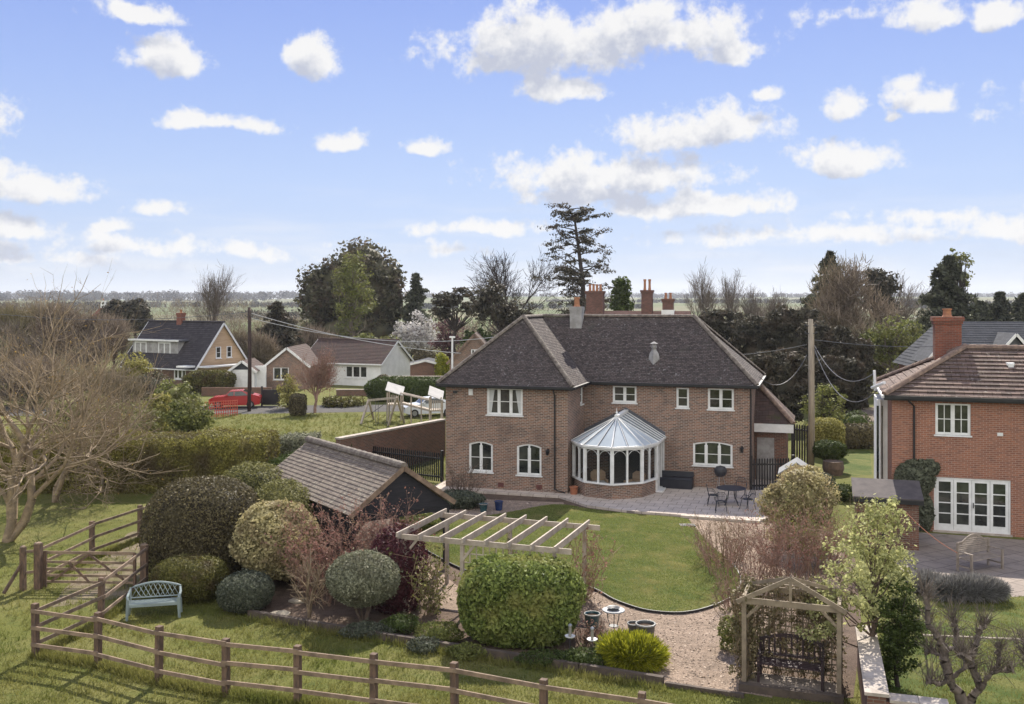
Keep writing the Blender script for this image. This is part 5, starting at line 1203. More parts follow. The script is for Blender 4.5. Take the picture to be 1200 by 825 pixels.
# ------------------------------------------------------------------ terrace furniture
def terrace():
    z = .102
    c = Vector(g(857, 591, z)); t = thing('patio_table', 'round dark metal patio table with glass grey top on the terrace', 'table', c)
    mb = MB(); mb.lathe((c.x, c.y, c.z+.7), [(.62, 0), (.64, .015), (.62, .03)], 24); mb.build('tabletop', M['iron'], t)
    for k in range(4):
        a = .6+k*1.571; mb = MB(); mb.tube([(c.x+.15*math.cos(a), c.y+.15*math.sin(a), z+.7), (c.x+.2*math.cos(a), c.y+.2*math.sin(a), z+.35), (c.x+.42*math.cos(a), c.y+.42*math.sin(a), z)], .022, 6); mb.build('leg', M['iron'], t)
    ch = thing('patio_chair', 'x', 'chair', (0, 0, 0), 'chairs round the patio table')
    mb = MB(); mb.lathe((0, 0, .43), [(.22, 0), (.23, .015), (.22, .03)], 12); mb.build('seat', M['iron'], ch)
    mb = MB(); A = [(-.22, .2, .45), (-.21, .27, .75), (-.12, .29, .9), (.12, .29, .9), (.21, .27, .75), (.22, .2, .45)]; mb.tube(A, .016, 6)
    for x in (-.12, -.06, 0, .06, .12): mb.tube([(x, .22, .46), (x, .29, .9)], .008, 4)
    mb.tube([(-.21, .27, .7), (.21, .27, .7)], .008, 4); mb.build('backrest', M['iron'], ch)
    for s in (-1, 1):
        mb = MB(); mb.tube([(s*.22, .24, .66), (s*.27, .02, .66), (s*.25, -.16, .45)], .014, 6); mb.build('armrest', M['iron'], ch)
        for y in (-.16, .17): mb = MB(); mb.tube([(s*.18, y, .43), (s*.24, y*1.5, 0)], .015, 6); mb.build('leg', M['iron'], ch)
    spots = [(836, 592, 80, 'dark metal chair at the left side of the patio table'), (845, 600, 170, 'dark metal chair at the near left of the patio table'), (876, 597, 215, 'dark metal chair at the near right of the patio table'), (868, 584, -20, 'dark metal chair behind the patio table by the house wall')]
    for i, (u, v, a, lab) in enumerate(spots):
        o = ch if i == 0 else copy_tree(ch); o['label'] = lab; o.location = g(u, v, z); o.rotation_euler = (0, 0, R(a))
    p = hl(4.35, DW0-.45, z); b = thing('covered_seat', 'long low black covered garden sofa against the house wall behind the patio table', 'sofa', p, rz=-HA)
    def loc(mb, nm, mat, par=b):
        o = mb.build(nm, mat); o.data.transform(Matrix.Translation(o.location)); o.location = (0, 0, 0); o.parent = par; return o
    mb = MB(); mb.box((-.9, -.36, 0), (1.05, .34, .42)); mb.extrude([(-.92, -.38, .421), (1.07, -.38, .421), (1.03, -.3, .5), (-.88, -.3, .5)], (0, .6, 0)); loc(mb, 'seat_cover', M['coverblack'])
    mb = MB(); mb.extrude([(-.92, .2, .502), (1.07, .2, .502), (1.05, .25, .72), (-.9, .25, .72)], (0, .12, 0)); loc(mb, 'backrest_cover', M['coverblack'])
    q = hl(6.7, DW0-.5, z); t = thing('kettle_barbecue', 'round covered kettle barbecue on three legs by the right end of the house wall', 'barbecue', q); x, y = q.x, q.y
    mb = MB(); mb.lathe((x, y, z+.62), [(.05, 0), (.22, .06), (.29, .2), (.3, .28)], 16); mb.build('bowl', M['iron'], t); mb = MB(); mb.lathe((x, y, z+.9), [(.305, 0), (.29, .1), (.2, .2), (.03, .25)], 16); mb.build('lid', M['plastic_grey'], t)
    for k in range(3): a = k*2.09; mb = MB(); mb.tube([(x+.12*math.cos(a), y+.12*math.sin(a), z+.66), (x+.3*math.cos(a), y+.3*math.sin(a), z)], .014, 6); mb.build('leg', M['steel'], t)
DW0 = 3.4
terrace()
rgm = Vector(g(805.5, 617)); mb = MB(); mb.box((rgm.x-.3, rgm.y-.2, .0), (rgm.x+.3, rgm.y+.2, .07)); [mb.box((rgm.x-.28, rgm.y-.17+.09*k, .07), (rgm.x+.28, rgm.y-.13+.09*k, .085)) for k in range(4)]; mb.build('drain_grate', M['iron']); tag(bpy.data.objects['drain_grate'], 'small dark drain grate at the lawn corner below the terrace', 'drain')

# ------------------------------------------------------------------ garden plants (near)
shrub('clipped_dome', 'largest dark clipped dome bush behind the low olive mound', 'bush', 241, 32.6, 3.9, 3.6, 0, 3.15, M['f_dark'], 42000, .075, 2.4, .035, tilt=.65, lo=.86, k=.84)
shrub('clipped_dome', 'broad clipped dome behind the largest dome, beside the tiled shed roof', 'bush', 298, 36.4, 2.8, 2.8, 0, 2.95, M['f_dark2'], 20000, .08, 2.3, .04, tilt=.65, lo=.86, k=.84)
shrub('clipped_dome', 'narrow upright dark clipped dome between the largest dome and the variegated bush', 'bush', 330, 33.6, 2.4, 2.5, 0, 2.86, M['f_dark2'], 20000, .075, 2.3, .03, tilt=.65, lo=.86, k=.84)
shrub('variegated_bush', 'cream and gold variegated bush in front of the tiled shed', 'bush', 323, 31.0, 2.5, 2.4, .25, 2.66, M['f_var'], 17000, .1, 2.1, .12)
shrub('olive_mound', 'low olive green mound right behind the pale green bench', 'bush', 221, 29.8, 2.15, 1.9, 0, 1.28, M['f_olive'], 20000, .06, 2.6, .05, tilt=.65, lo=.86, k=.84)
shrub('clipped_shrub', 'small dark blue green clipped shrub right of the olive mound', 'bush', 288, 28.7, 1.5, 1.5, 0, 1.05, M['f_blue'], 13000, .06, 2.6, .06, tilt=.65, lo=.86, k=.84)
shrub('globe_shrub', 'grey green clipped globe on short stems in the front bed', 'bush', 426, 27.6, 2.0, 1.9, .5, 1.98, M['f_grey'], 19000, .065, 2.0, .05, stem=(.05, 6), tilt=.65, lo=.86, k=.84)
shrub('purple_shrub', 'dark purple leaved shrub between the globe shrub and the pergola', 'bush', 462, 28.9, 1.7, 1.8, 0, 2.25, M['f_purple'], 9000, .09, 2.0, .16, k=.7)
shrub('box_block', 'big bright green clipped block of laurel in front of the pergola', 'hedge', 610, 26.2, 3.15, 2.3, 0, 2.15, M['f_bright'], 40000, .105, 3.0, .075, tilt=.8, lo=.86, k=.84)
twig_shrub('pink_shrub', 'pinkish budding twiggy shrub below the tiled shed gable', 'shrub', 412, 30.2, 3.1, 2.55, 120, M['twig_red'], M['f_red'], 11000, .065, 1.9)
twig_shrub('pink_shrub', 'sparse rosy twigs between the variegated bush and the globe shrub', 'shrub', 384, 29.5, 1.2, 1.9, 26, M['twig_red'], M['f_red'], 1400, .06, 1.4)
bare_tree('bare_shrub', 'pale brown leafless shrub in the front bed beside the globe shrub', 'shrub', 362, 28.0, 2.3, .05, 3, 'bark_pale', .8, .68, 3, stems=3, first=.38, up=.08)
for i, (u, v, w, h, n, mt, lab) in enumerate(((430, 745, 1.3, .35, 2600, 'f_blue', 'low blue green ground cover beneath the globe shrub'), (470, 741, 1.0, .45, 2400, 'f_green', 'leafy green clump at the foot of the purple shrub'), (515, 752, 1.2, .5, 2600, 'f_spring2', 'soft yellow green clump left of the laurel block'), (497, 762, .8, .3, 1500, 'f_blue', 'small bluish clump by the sleeper edging left of the laurel block'), (548, 770, .9, .3, 1600, 'f_spring2', 'low pale green tuft at the left foot of the laurel block'), (640, 778, 1.4, .3, 2600, 'f_green', 'dark green ground cover along the foot of the laurel block'), (685, 780, 1.1, .4, 2200, 'f_green', 'green clump beneath the bird feeders'), (712, 770, .8, .35, 1600, 'f_spring2', 'spring bulbs foliage below the birdbath table'))):
    x, y, _ = g(u, v); shrub('ground_cover_plant', lab, 'plant', u, y, w, .8, 0, h, M[mt], n, .08, 2, .2, aspect=.35, tilt=1.0, k=.5)
shrub('yellow_euphorbia', 'bright yellow green feathery shrub at the end of the sleeper edging', 'plant', 740, 24.2, 1.5, 1.15, 0, .78, M['f_euph'], 9000, .03, 2.0, .2, k=.6, spiky=.2)
shrub('small_shrub', 'small green shrub on the gravel left of the arbor', 'plant', 862, 25.4, .8, .7, 0, .95, M['f_spring2'], 2600, .07, 2, .2, k=.6)
shrub('lavender_bush', 'grey brown lavender clump below the teak bench', 'plant', 1136, 29.6, 2.3, .9, 0, .72, M['f_lav'], 9000, .02, 2.1, .16, k=.7, spiky=.2)
shrub('lavender_bush', 'smaller grey lavender clump left of the main lavender', 'plant', 1085, 30.4, 1.2, .8, 0, .6, M['f_lav'], 4000, .02, 2.1, .18, k=.7, spiky=.2)
clump_tree('variegated_bush', 'large golden variegated bush hiding the corner of the terrace', 'bush', 935, 36.0, [(0, 584, 36, 30, 3), (-24, 592, 20, 26, 1), (24, 590, 22, 30, 1.2), (4, 560, 26, 14, .8), (0, 622, 34, 18, 1)], 110, .34, 210, .095, M['f_var'], (.06, 1.2), 'bark_brown', upb=.3, core_k=.72)
twig_shrub('dogwood', 'reddish bare dogwood stems by the right side of the round lawn', 'shrub', 872, 31.6, 2.5, 1.6, 75, M['twig_red'], M['f_red'], 1300, .05, 2.0)
twig_shrub('dogwood', 'denser red brown twigs below the golden variegated bush', 'shrub', 938, 32.2, 2.4, 2.1, 85, M['twig_red'], M['f_red'], 3600, .065, 1.8)
twig_shrub('tan_shrub', 'pale tan grassy stems at the lawn edge left of the dogwood', 'shrub', 845, 34.0, 1.8, 1.5, 80, M['twig_tan'], None, 0, .05, 1.2)
twig_shrub('tan_shrub', 'yellowish twiggy shrub with fresh buds left of the spring tree', 'shrub', 966, 32.8, 1.5, 2.2, 55, M['twig_tan'], M['f_spring2'], 2600, .07, 1.4)
twig_shrub('border_plant', 'dry brown stems in the border beside the lawn edging', 'plant', 868, 28.6, 1.2, .9, 50, M['twig_red'], None, 0, .05, 1.0)
twig_shrub('border_plant', 'dry dark plants at the foot of the pergola corner post', 'plant', 690, 25.9, .8, .55, 50, M['bark_brown'], M['f_red'], 600, .05, .9)
shrub('catmint', 'grey green catmint and twiggy shrub against the left wing of the house', 'plant', 540, 42.8, 2.2, 1.2, 0, .75, M['f_blue'], 4500, .09, 2, .2, k=.7)
twig_shrub('rose_bush', 'bare brown rose bush against the left wing of the house', 'shrub', 543, 44.2, 1.3, 1.6, 60, M['bark_brown'])
shrub('low_shrub', 'green perennial clump beyond the shed corner post', 'plant', 492, 38.5, 1.9, 1.2, 0, .7, M['f_spring2'], 3000, .1, 2, .25, k=.6)
# spring tree, its dark undershrub, pollarded apple
clump_tree('spring_tree', 'fresh yellow green leafed small tree beside the brick garden wall', 'tree', 1022, 23.2, [(-10, 672, 52, 62, 3), (8, 628, 36, 42, 2), (-46, 705, 30, 38, 1.2), (30, 690, 26, 48, 1), (12, 600, 26, 20, .7)], 190, .19, 40, .08, M['f_spring'], (.07, 2.2), 'bark_brown', upb=.4, flat=.9)
clump_tree('evergreen_shrub', 'dark green untidy shrub under the spring tree right of the garden wall', 'shrub', 1052, 23.0, [(0, 715, 26, 50, 2), (-6, 770, 26, 40, 2), (14, 740, 22, 40, 1)], 90, .2, 110, .07, M['f_green'], (.05, 1.0), upb=.4)
clump_tree('hanging_branch', 'leafy shoots of honeysuckle hanging at the right post of the arbor', 'plant', 965, 22.6, [(-12, 745, 20, 10, 1), (4, 735, 12, 12, 1)], 14, .12, 40, .07, M['f_spring'], (.015, 1.2))
def apple():
    Y0 = 21.4; t = thing('pollarded_apple_tree', 'bare gnarled pollarded apple tree in the bottom right corner', 'tree', at(1133, 830, Y0)[:2]+(0,)); rg = RG(); segs = []; U = lambda x, y, dy=0: np.array(at(1060+x/4.457, 640+y/4.457, Y0+dy))
    def limb(pts, r0, r1):
        n = len(pts); Q = []
        for i in range(n-1):
            for k in range(3): Q.append(pts[i]+(pts[i+1]-pts[i])*k/3+rg.normal(size=3)*.018)
        Q.append(pts[-1]); m = len(Q)-1
        for i in range(m): ra, rb = r0+(r1-r0)*i/m, r0+(r1-r0)*(i+1)/m; segs.append((*Q[i], *Q[i+1], ra*(1+.18*rg.normal()), rb))
        return Q
    L = [(limb([U(330, 905), U(300, 800), U(240, 690), U(210, 600), U(205, 530), U(165, 470), U(120, 400), U(118, 330), U(110, 250)], .13, .045)),
         limb([U(240, 700), U(190, 712, -.2), U(130, 715, -.3)], .06, .04), limb([U(207, 530), U(265, 535, .3), U(315, 590, .4), U(350, 640, .3)], .055, .04), limb([U(320, 850), U(350, 800), U(385, 745), U(362, 650), U(345, 590), U(368, 520), U(395, 440), U(420, 400)], .1, .05),
         limb([U(385, 750), U(430, 700, -.3), U(470, 660, -.4), U(560, 650, -.5)], .06, .03), limb([U(470, 660, -.4), U(490, 600, -.4), U(500, 530, -.4)], .045, .025), limb([U(215, 600), U(170, 560, .4), U(130, 545, .6)], .045, .03), limb([U(265, 535, .3), U(275, 460, .4), U(250, 380, .5)], .045, .03), limb([U(240, 690), U(300, 650, -.3), U(330, 600, -.5), U(300, 560, -.6)], .05, .03)]
    tw = []
    for Q in L:
        for q in Q[len(Q)//3:]:
            for _ in range(14): tw.append((q, rg.normal(size=3)*.5+np.array((0, 0, .9))))
        for _ in range(34): tw.append((Q[-1]+rg.normal(size=3)*.05, rg.normal(size=3)*.45+np.array((0, 0, 1))))
        segs += [(*q, *(q+rg.normal(size=3)*.05), .06, .05) for q in Q[-3:]]
    V, Fc = join(tubes_np(segs, 6), twigs(np.array([a for a, _ in tw]), np.array([b for _, b in tw]),   .42, .016, rg, .2)); np_mesh('branches', V, Fc, M['bark_grey'], t)
apple()
bare_tree('pollarded_apple_tree', 'second bare apple tree just entering the picture at the right edge', 'tree', 1215, 22.5, 2.4, .1, 3, 'bark_grey', .8, .62, 4, twig=160, tw_l=.3, up=.15)
bare_tree('young_tree', 'thin leafless sapling with a few buds above the lavender', 'tree', 1085, 25.0, 2.4, .03, 3, 'bark_brown', .5, .6, 3, leafm_=M['f_spring'], nleaf=60, leaf=.07)
p0, p1 = Vector(g(1075, 745)), Vector(g(1240, 752)); mb = MB(); mb.beam(p0+Z*.02, p1+Z*.02, .06, .04); tag(mb.build('timber_strip', M['palewood']), 'pale timber strip lying across the grass behind the apple tree', 'strip')

# ------------------------------------------------------------------ between the houses
def small_shed():
    a = Vector(g(1010, 640)); X = wall_frame(Vector((12.65, 36.1, 0)), N1, N2); t = thing('bin_store', 'dark brick and timber store with flat felt roof beside the orange house', 'store', X @ Vector((0, 0, 0)))
    mb = MB(X); mb.box((0, 0, 0), (.9, .1, 1.75)); mb.box((1.0, .0, 0), (2.15, .1, 1.75)); mb.box((0, .1, 0), (.1, 1.5, 1.8)); mb.box((2.05, .1, 0), (2.15, 1.5, 1.8)); mb.build('wall', M['brick_old'], t)
    mb = MB(X); mb.extrude([(-.12, -.2, 1.82), (2.3, -.2, 1.82), (2.3, 1.6, 2.2), (-.12, 1.6, 2.2)], (0, 0, .06)); mb.build('roof', M['felt'], t); mb = MB(X); mb.box((-.12, -.22, 1.68), (2.3, -.18, 1.84)); mb.box((.9, .0, 0), (1.0, .11, 1.75)); mb.build('fascia', M['black'], t)
    for i, u in enumerate((1018, 1030)):
        x, y, _ = g(u, 585); y = 43.0; x = xu(u, y); t2 = thing('wheelie_bin', ['dark wheelie bin with domed lid behind the felt roofed store, left one', 'dark wheelie bin nearest the orange house flank'][i], 'bin', (x, y, 0), 'wheelie bins'); y0 = y
        mb = MB(); mb.extrude([(x-.24, y-.28, .0), (x+.24, y-.28, 0), (x+.3, y-.34, .95), (x-.3, y-.34, .95)], (0, .6, 0)); mb.build('bin_body', M['plastic_grey'], t2); mb = MB(); mb.extrude([(x-.31, y-.36, .96), (x+.31, y-.36, .96), (x+.29, y-.3, 1.05), (x-.29, y-.3, 1.05)], (0, .62, 0)); mb.build('lid', M['steel'] if i == 0 else M['plastic_grey'], t2)
small_shed()
def playhouse():
    X = wall_frame(Vector((xu(915, 42.0), 42.0, 0)), E1, E2); t = thing('playhouse', 'small tan wooden playhouse with pale grey felt roof by the black picket fence', 'playhouse', X @ Vector((0, 0, 0))); w, d, h, r = 1.3, 1.3, 1.68, 2.1
    mb = MB(X); mb.box((0, 0, 0), (w, d, h)); mb.extrude([(0, 0, h+.001), (w, 0, h+.001), (w/2, 0, r)], (0, d, 0)); mb.build('wall', M['tanwood'], t)
    mb = MB(X)
    for s, x in ((-1, -.12), (1, w+.12)): mb.extrude([(x, -.12, h-.08), (w/2, -.12, r+.02), (w/2, -.12, r+.07), (x, -.12, h-.03)], (0, d+.2, 0))
    mb.build('roof', M['bluefelt'], t); mb = MB(X); mb.box((w/2-.2, -.02, .1), (w/2+.2, -.002, 1.2)); mb.lathe((w/2, -.03, 1.45), [(.07, 0), (.08, .02), (.07, .04)], 10); mb.build('door', M['palewood'], t)
playhouse()
def picket(label, p0, p1, h, gap=.13, pw=.075, posts=True):
    a, b = Vector(p0), Vector(p1); L = (b-a).length; d = (b-a)/L; n = Vector((d.y, -d.x, 0)); t = thing('picket_fence', label, 'fence', a)
    for k in range(int(L/gap)+1):
        p = a+d*k*gap; mb = MB(); mb.extrude([p-d*pw/2+Z*.06, p+d*pw/2+Z*.06, p+d*pw/2+Z*(h-.06), p+Z*h, p-d*pw/2+Z*(h-.06)], -n*.02); mb.build('picket', M['black'], t)
    for z in (.3, h-.3): mb = MB(); mb.beam(a-n*.045+Z*z, b-n*.045+Z*z, .045, .08); mb.build('rail', M['black'], t)
    for p in (a, b): mb = MB(); mb.beam(p-n*.06, p-n*.06+Z*(h+.12), .11, .11, up=d); mb.build('post', M['black'], t)
picket('black picket fence and gate between the left wing and the old brick wall', at(519, 566, 48.6)[:2]+(0,), (xu(430, 51.2), 51.2, 0), 1.5)
picket('short black picket fence joining the house to the tan playhouse', hl(8.1, 3.3), (xu(930, 46.5), 46.5, 0), 1.6)
picket('dark upright paling fence behind the lean-to, by the utility pole', (xu(928, 53), 53, 0), (xu(952, 52), 52, 0), 2.4, .16, .1)
shrub('topiary_block', 'bright yellow green clipped block beside the utility pole', 'hedge', 967, 57, 2.0, 1.8, 0, 2.2, M['f_yellow'], 8000, .1, 3.2, .05)
clump_tree('yellow_green_shrub', 'loose yellow green shrub beside the utility pole', 'shrub', 968, 62, [(0, 476, 24, 26, 1), (-8, 500, 18, 20, .6)], 50, .4, 90, .14, M['f_spring2'], (.08, 1.5), upb=.4)
shrub('dark_hedge', 'dark low hedge across the end of the side lawn', 'hedge', 1003, 60, 3.2, 1.4, 0, 1.5, M['f_dark'], 5000, .12, 3, .08)
shrub('dark_shrub', 'dark bush standing in the old barrel planter', 'bush', 972, 52, 1.9, 1.4, .6, 1.6, M['f_green'], 4200, .1, 2.2, .12)
mb = MB(); bx, by = xu(972, 51.6), 51.0; mb.lathe((bx, by, 0), [(.45, 0), (.55, .35), (.5, .7), (.44, .7)], 16); tag(mb.build('barrel_planter', M['bark_brown']), 'old wooden barrel planter under the dark bush by the side lawn', 'planter')
for i, (u, Y, w, h, mt, lab) in enumerate(((962, 47.0, 1.4, .8, 'f_blue', 'low grey green plants beside the barrel planter'), (985, 44.5, 1.2, .7, 'f_green', 'low green plants at the left of the side lawn'), (955, 43.0, 1.2, 1.0, 'f_spring2', 'green shrub right of the playhouse'), (1003, 66, 2.0, 1.6, 'f_green', 'green bush beyond the dark low hedge'))):
    shrub('border_shrub', lab, 'plant', u, Y, w, w, 0, h, M[mt], 2600, .09, 2, .18, k=.7)
post_rail('paddock_gate', 'small pale wooden gate on the track beyond the side lawn', [(xu(1005, 72), 72, 0), (xu(1026, 70), 70, 0)], rails=4, h=1.3, mat_p='railwood', mat_r='palewood', cat='gate')
def utility(label, u, vtop, Y, r, mat, hang=True, name='utility_pole'):
    x = xu(u, Y); z = zv(vtop, Y); t = thing(name, label, 'pole', (x, Y, 0)); mb = MB(); mb.tube([(x, Y, 0), (x+.03, Y, z*.5), (x, Y, z)], r, 10, r*.75); mb.build('shaft', mat, t, True)
    mb = MB(); mb.tube([(x+r*1.15, Y, z*.2), (x+r*.9, Y, z-.25)], r*.25, 6); mb.build('cable_guard', mat, t)
    for k, dz in enumerate((.35, .75)):
        mb = MB(); mb.tube([(x-r-.15, Y-.04, z-dz), (x+r+.15, Y-.04, z-dz)], .02, 6); mb.lathe((x-r-.13, Y-.04, z-dz), [(.03, 0), (.05, .03), (.03, .07), (.04, .1)], 8); mb.lathe((x+r+.13, Y-.04, z-dz), [(.03, 0), (.05, .03), (.03, .07), (.04, .1)], 8); mb.build('insulator_arm', M['iron'], t)
    return Vector((x, Y, z))
UP = utility('tall pale wooden utility pole between the two brick houses', 950, 374, 52.0, .16, M['pole'])
TP = utility('dark brown telegraph pole standing on the far verge left of the bungalows', 292, 360, 80.0, .15, M['pole_dark'])
def wire(label, a, b, sag, r=.016, mat='wire', group=None):
    a, b = Vector(a), Vector(b); pts = [a.lerp(b, k/14)-Z*sag*4*(k/14)*(1-k/14) for k in range(15)]; mb = MB(); mb.tube(pts, r, 5); tag(mb.build('overhead_wire', M[mat]), label, 'wire', group)
wire('black cable sagging from the utility pole down to the dark roof eaves', UP+Vector((-.2, 0, -1.9)), hl(8.3, 6.5, 5.2), .9, .02)
wire('black cable sagging from the utility pole to the white flue of the orange house', UP+Vector((.2, 0, -1.4)), NX @ Vector((-.44, 4, 5.9)), 1.0, .022)
wire('second lower cable looping from the utility pole to the orange house', UP+Vector((.2, 0, -1.6)), NX @ Vector((-.3, 3.2, 5.3)), 1.5, .022)
wire('pale cable from the utility pole running left in front of the yews', UP+Vector((-.2, 0, -1.35)), at(760, 408, 75), .6, .02, 'wire'); wire('grey cable running right from the utility pole towards the slate roofs', UP+Vector((.2, 0, -1.1)), at(1230, 385, 75), .8, .02)
wire('upper thin wire running right from the telegraph pole to the white mast', TP+Vector((.2, 0, -.5)), at(540, 414, 84), .5, .03, 'wirelight'); wire('lower thin wire from the telegraph pole passing the white bungalow roof', TP+Vector((.2, 0, -.9)), at(600, 392, 90), 1.2, .028, 'wirelight'); wire('thin wire from the telegraph pole running left over the dark roof', TP+Vector((-.2, 0, -.4)), at(-60, 360, 95), .9, .022)

wire('reddish cord stretched from the felt roofed store down to the teak bench', (13.7, 34.2, 1.7), at(1122, 648, 31.5), .12, .012, 'terracotta')
def stones():
    rg = np.random.default_rng(21); n = 60000; polys = [GP((684,697),(700,712),(720,760),(770,800),(870,812),(905,818),(905,720),(890,690),(868,670),(862,697),(850,706),(825,715.5),(800,720),(775,719.5),(750,715.5),(720,705)), GP((806,606),(892,612),(960,625),(985,640),(985,690),(930,690),(870,678),(835,640),(812,618)), GP((520,600),(565,585),(640,589),(600,604),(540,612))]
    X = rg.uniform(-4, 13, n); Y = rg.uniform(22, 47, n); k = np.zeros(n, bool)
    for q in polys: k |= inside(X, Y, q)
    X, Y = X[k], Y[k]; P = np.stack([X, Y, np.full(len(X), .018)], 1); o = np_mesh('gravel_stones', *leaves(P, np.tile([[0, 0, 1.]], (len(X), 1)), .05, rg, .8, .3), leafm('gravel_stone', (.32, .24, .185), (.46, .37, .29), (.22, .165, .125), 0, 3, .9, .05)); tag(o, kind='stuff')
stones()
# ------------------------------------------------------------------ old brick wall, hedges, left side
def old_wall():
    a, b = Vector((xu(399, 48.8), 48.8, 0)), Vector((xu(522, 56.6), 56.6, 0)); d = (b-a).normalized(); n = Vector((-d.y, d.x, 0)); t = thing('old_brick_wall', 'tall old brick garden wall with pale coping left of the house', 'wall', a)
    mb = MB(); mb.extrude([a, b, b+n*.3, a+n*.3], (0, 0, 2.12)); mb.build('wall', M['brick_old'], t); mb = MB(); mb.extrude([a-n*.04-d*.04+Z*2.122, b-n*.04+Z*2.122, b+n*.34+Z*2.122, a+n*.34-d*.04+Z*2.122], (0, 0, .09)); mb.build('coping', M['coping'], t)
old_wall()
hedge('field_hedge', 'long tall field hedge with bright clipped top behind the garden domes', (xu(-60, 47.5), 47.5), (xu(316, 48.0), 48.0), 3.6, 2.45, M['f_hedgeT'], 90000, .10)
hedge('clipped_hedge', 'lower dark clipped hedge running from the shed roof to the old brick wall', (xu(330, 45.0), 45.0), (xu(398, 49.6), 49.6), 1.3, 1.75, M['f_green'], 16000, .09)
hedge('flowering_hedge', 'pale greyish hedge behind the lower dark clipped hedge', (xu(318, 51.5), 51.5), (xu(370, 51.5), 51.5), 1.6, 2.0, M['f_grey'], 12000, .1)
bare_tree('bare_tree', 'big spreading leafless tree at the left edge behind the gate', 'tree', 8, 36.8, 11.6, .2, 4, 'bark_pale', .68, .72, 3, lean=(.22, 0), stems=3, first=.28, up=.13, wob=.24, twig=2400, tw_l=.4, tw_w=.011, leafm_=M['f_golden'], nleaf=1300, leaf=.06, steps=4, tn=5)
bare_tree('bare_tree', 'slender leafless tree in front of the field hedge', 'tree', 64, 44, 10.4, .14, 4, 'bark_pale', .68, .72, 3, lean=(.06, 0), first=.29, up=.13, wob=.24, stems=2, twig=1500, tw_l=.5, tw_w=.016, steps=4)
bare_tree('bare_tree', 'leafless twiggy tree leaning over the field hedge left of the domes', 'tree', 118, 46, 7.8, .11, 4, 'bark_pale', .75, .72, 3, lean=(.1, 0), first=.28, up=.09, wob=.26, stems=2, twig=1500, tw_l=.5, tw_w=.016, leafm_=M['f_yellow'], nleaf=700, leaf=.08)

# ------------------------------------------------------------------ middle distance: play equipment, vehicles, shrubs
def swing():
    p = {k: Vector(g(u, v)) for k, (u, v) in dict(a=(447, 505), b=(474, 499), c=(428, 498), d=(462, 494)).items()}; t = thing('swing_set', 'pale timber swing frame with two angled leg pairs on the playing grass', 'swing', p['a'])
    h = 2.5; m1, m2 = (p['a']+p['b'])/2+Z*h, (p['c']+p['d'])/2+Z*h
    m1, m2 = Vector(at(465, 466, 70)), Vector(at(432, 469, 73)); a, b, c, d = [Vector(q) for q in (g(455, 499), g(474, 496), g(423, 497), g(438, 492))]
    for q, m in ((a, m1), (b, m1), (c, m2), (d, m2)): mb = MB(); mb.beam(q, m+Z*.05, .13, .13); mb.build('leg', M['palewood'], t)
    mb = MB(); mb.beam(m1, m2, .14, .16); mb.build('top_beam', M['palewood'], t)
    for f in (.3, .7):
        q = m1.lerp(m2, f); 
        for s in (-.2, .2): mb = MB(); e = (m2-m1).normalized()*s; mb.tube([q+e, q+e-Z*1.75], .015, 4); mb.build('rope', M['wire'], t)
        mb = MB(); e = (m2-m1).normalized(); mb.beam(q-e*.24-Z*1.77, q+e*.24-Z*1.77, .18, .04); mb.build('swing_seat', M['black'], t)
swing()
def tower(label, u, Y, w, vt, tilt, slide=True):
    x = xu(u, Y); s = w*Y/F; zt = zv(vt, Y); t = thing('climbing_tower', label, 'play tower', (x, Y, 0), 'play towers')
    for sx in (-1, 1):
        for sy in (-1, 1): mb = MB(); mb.beam((x+sx*s/2*.8, Y+sy*.6, 0), (x+sx*s/2*.8, Y+sy*.6, zt-.45), .1, .1, up=(0, 1, 0)); mb.build('post', M['palewood'], t)
    mb = MB(); mb.box((x-s/2*.8, Y-.6, 1.2), (x+s/2*.8, Y+.6, 1.28)); mb.build('deck', M['palewood'], t)
    mb = MB()
    for k in range(7): xx = x-s/2*.75+k*s*.75/6; mb.box((xx-.03, Y-.68, 1.25), (xx+.03, Y-.64, 2.0))
    mb.build('railing', M['palewood'], t)
    mb = MB(); mb.extrude([(x-s/2, Y-.75, zt-.5+tilt), (x+s/2, Y-.75, zt-.5-tilt), (x+s/2, Y+.75, zt-tilt), (x-s/2, Y+.75, zt+tilt)], (0, 0, .05)); mb.build('roof', M['playroof'], t)
    if slide:
        mb = MB(); mb.extrude([(x-s/2-.1, Y-.3, 1.25), (x-s/2-.1, Y+.2, 1.25), (x-s/2-1.6, Y+.2, .2), (x-s/2-1.6, Y-.3, .2)], (0, 0, .05)); mb.build('slide', M['plastic_grey'], t)
    return x, zt
tower('timber climbing tower with white tilted roof beside the swing frame', 463, 74, 20, 452, .2); tower('farther play tower with white tilted roof next to the house corner', 511, 70, 17, 457, .2, False)
def bridge():
    a, b = Vector((xu(472, 73.4), 73.4, 1.35)), Vector((xu(504, 70.5), 70.5, 1.15)); t = thing('play_bridge', 'timber bridge with handrails linking the two play towers', 'play bridge', (a.x, a.y, 0))
    for dz in (0, .75):
        for o in (-.3, .3): mb = MB(); mb.beam(a+Z*dz+Vector((0, o, 0)), b+Z*dz+Vector((0, o, 0)), .08, .1); mb.build('rail', M['palewood'], t)
    mb = MB()
    for k in range(14): q = a.lerp(b, (k+.5)/14); mb.box((q.x-.08, q.y-.33, q.z+.05), (q.x+.08, q.y+.33, q.z+.09))
    mb.build('planks', M['palewood'], t)
    for q in (a.lerp(b, .33), a.lerp(b, .7)): mb = MB(); mb.beam((q.x, q.y-.3, 0), (q.x, q.y-.3, q.z+.75), .09, .09, up=(0, 1, 0)); mb.build('post', M['palewood'], t)
bridge()
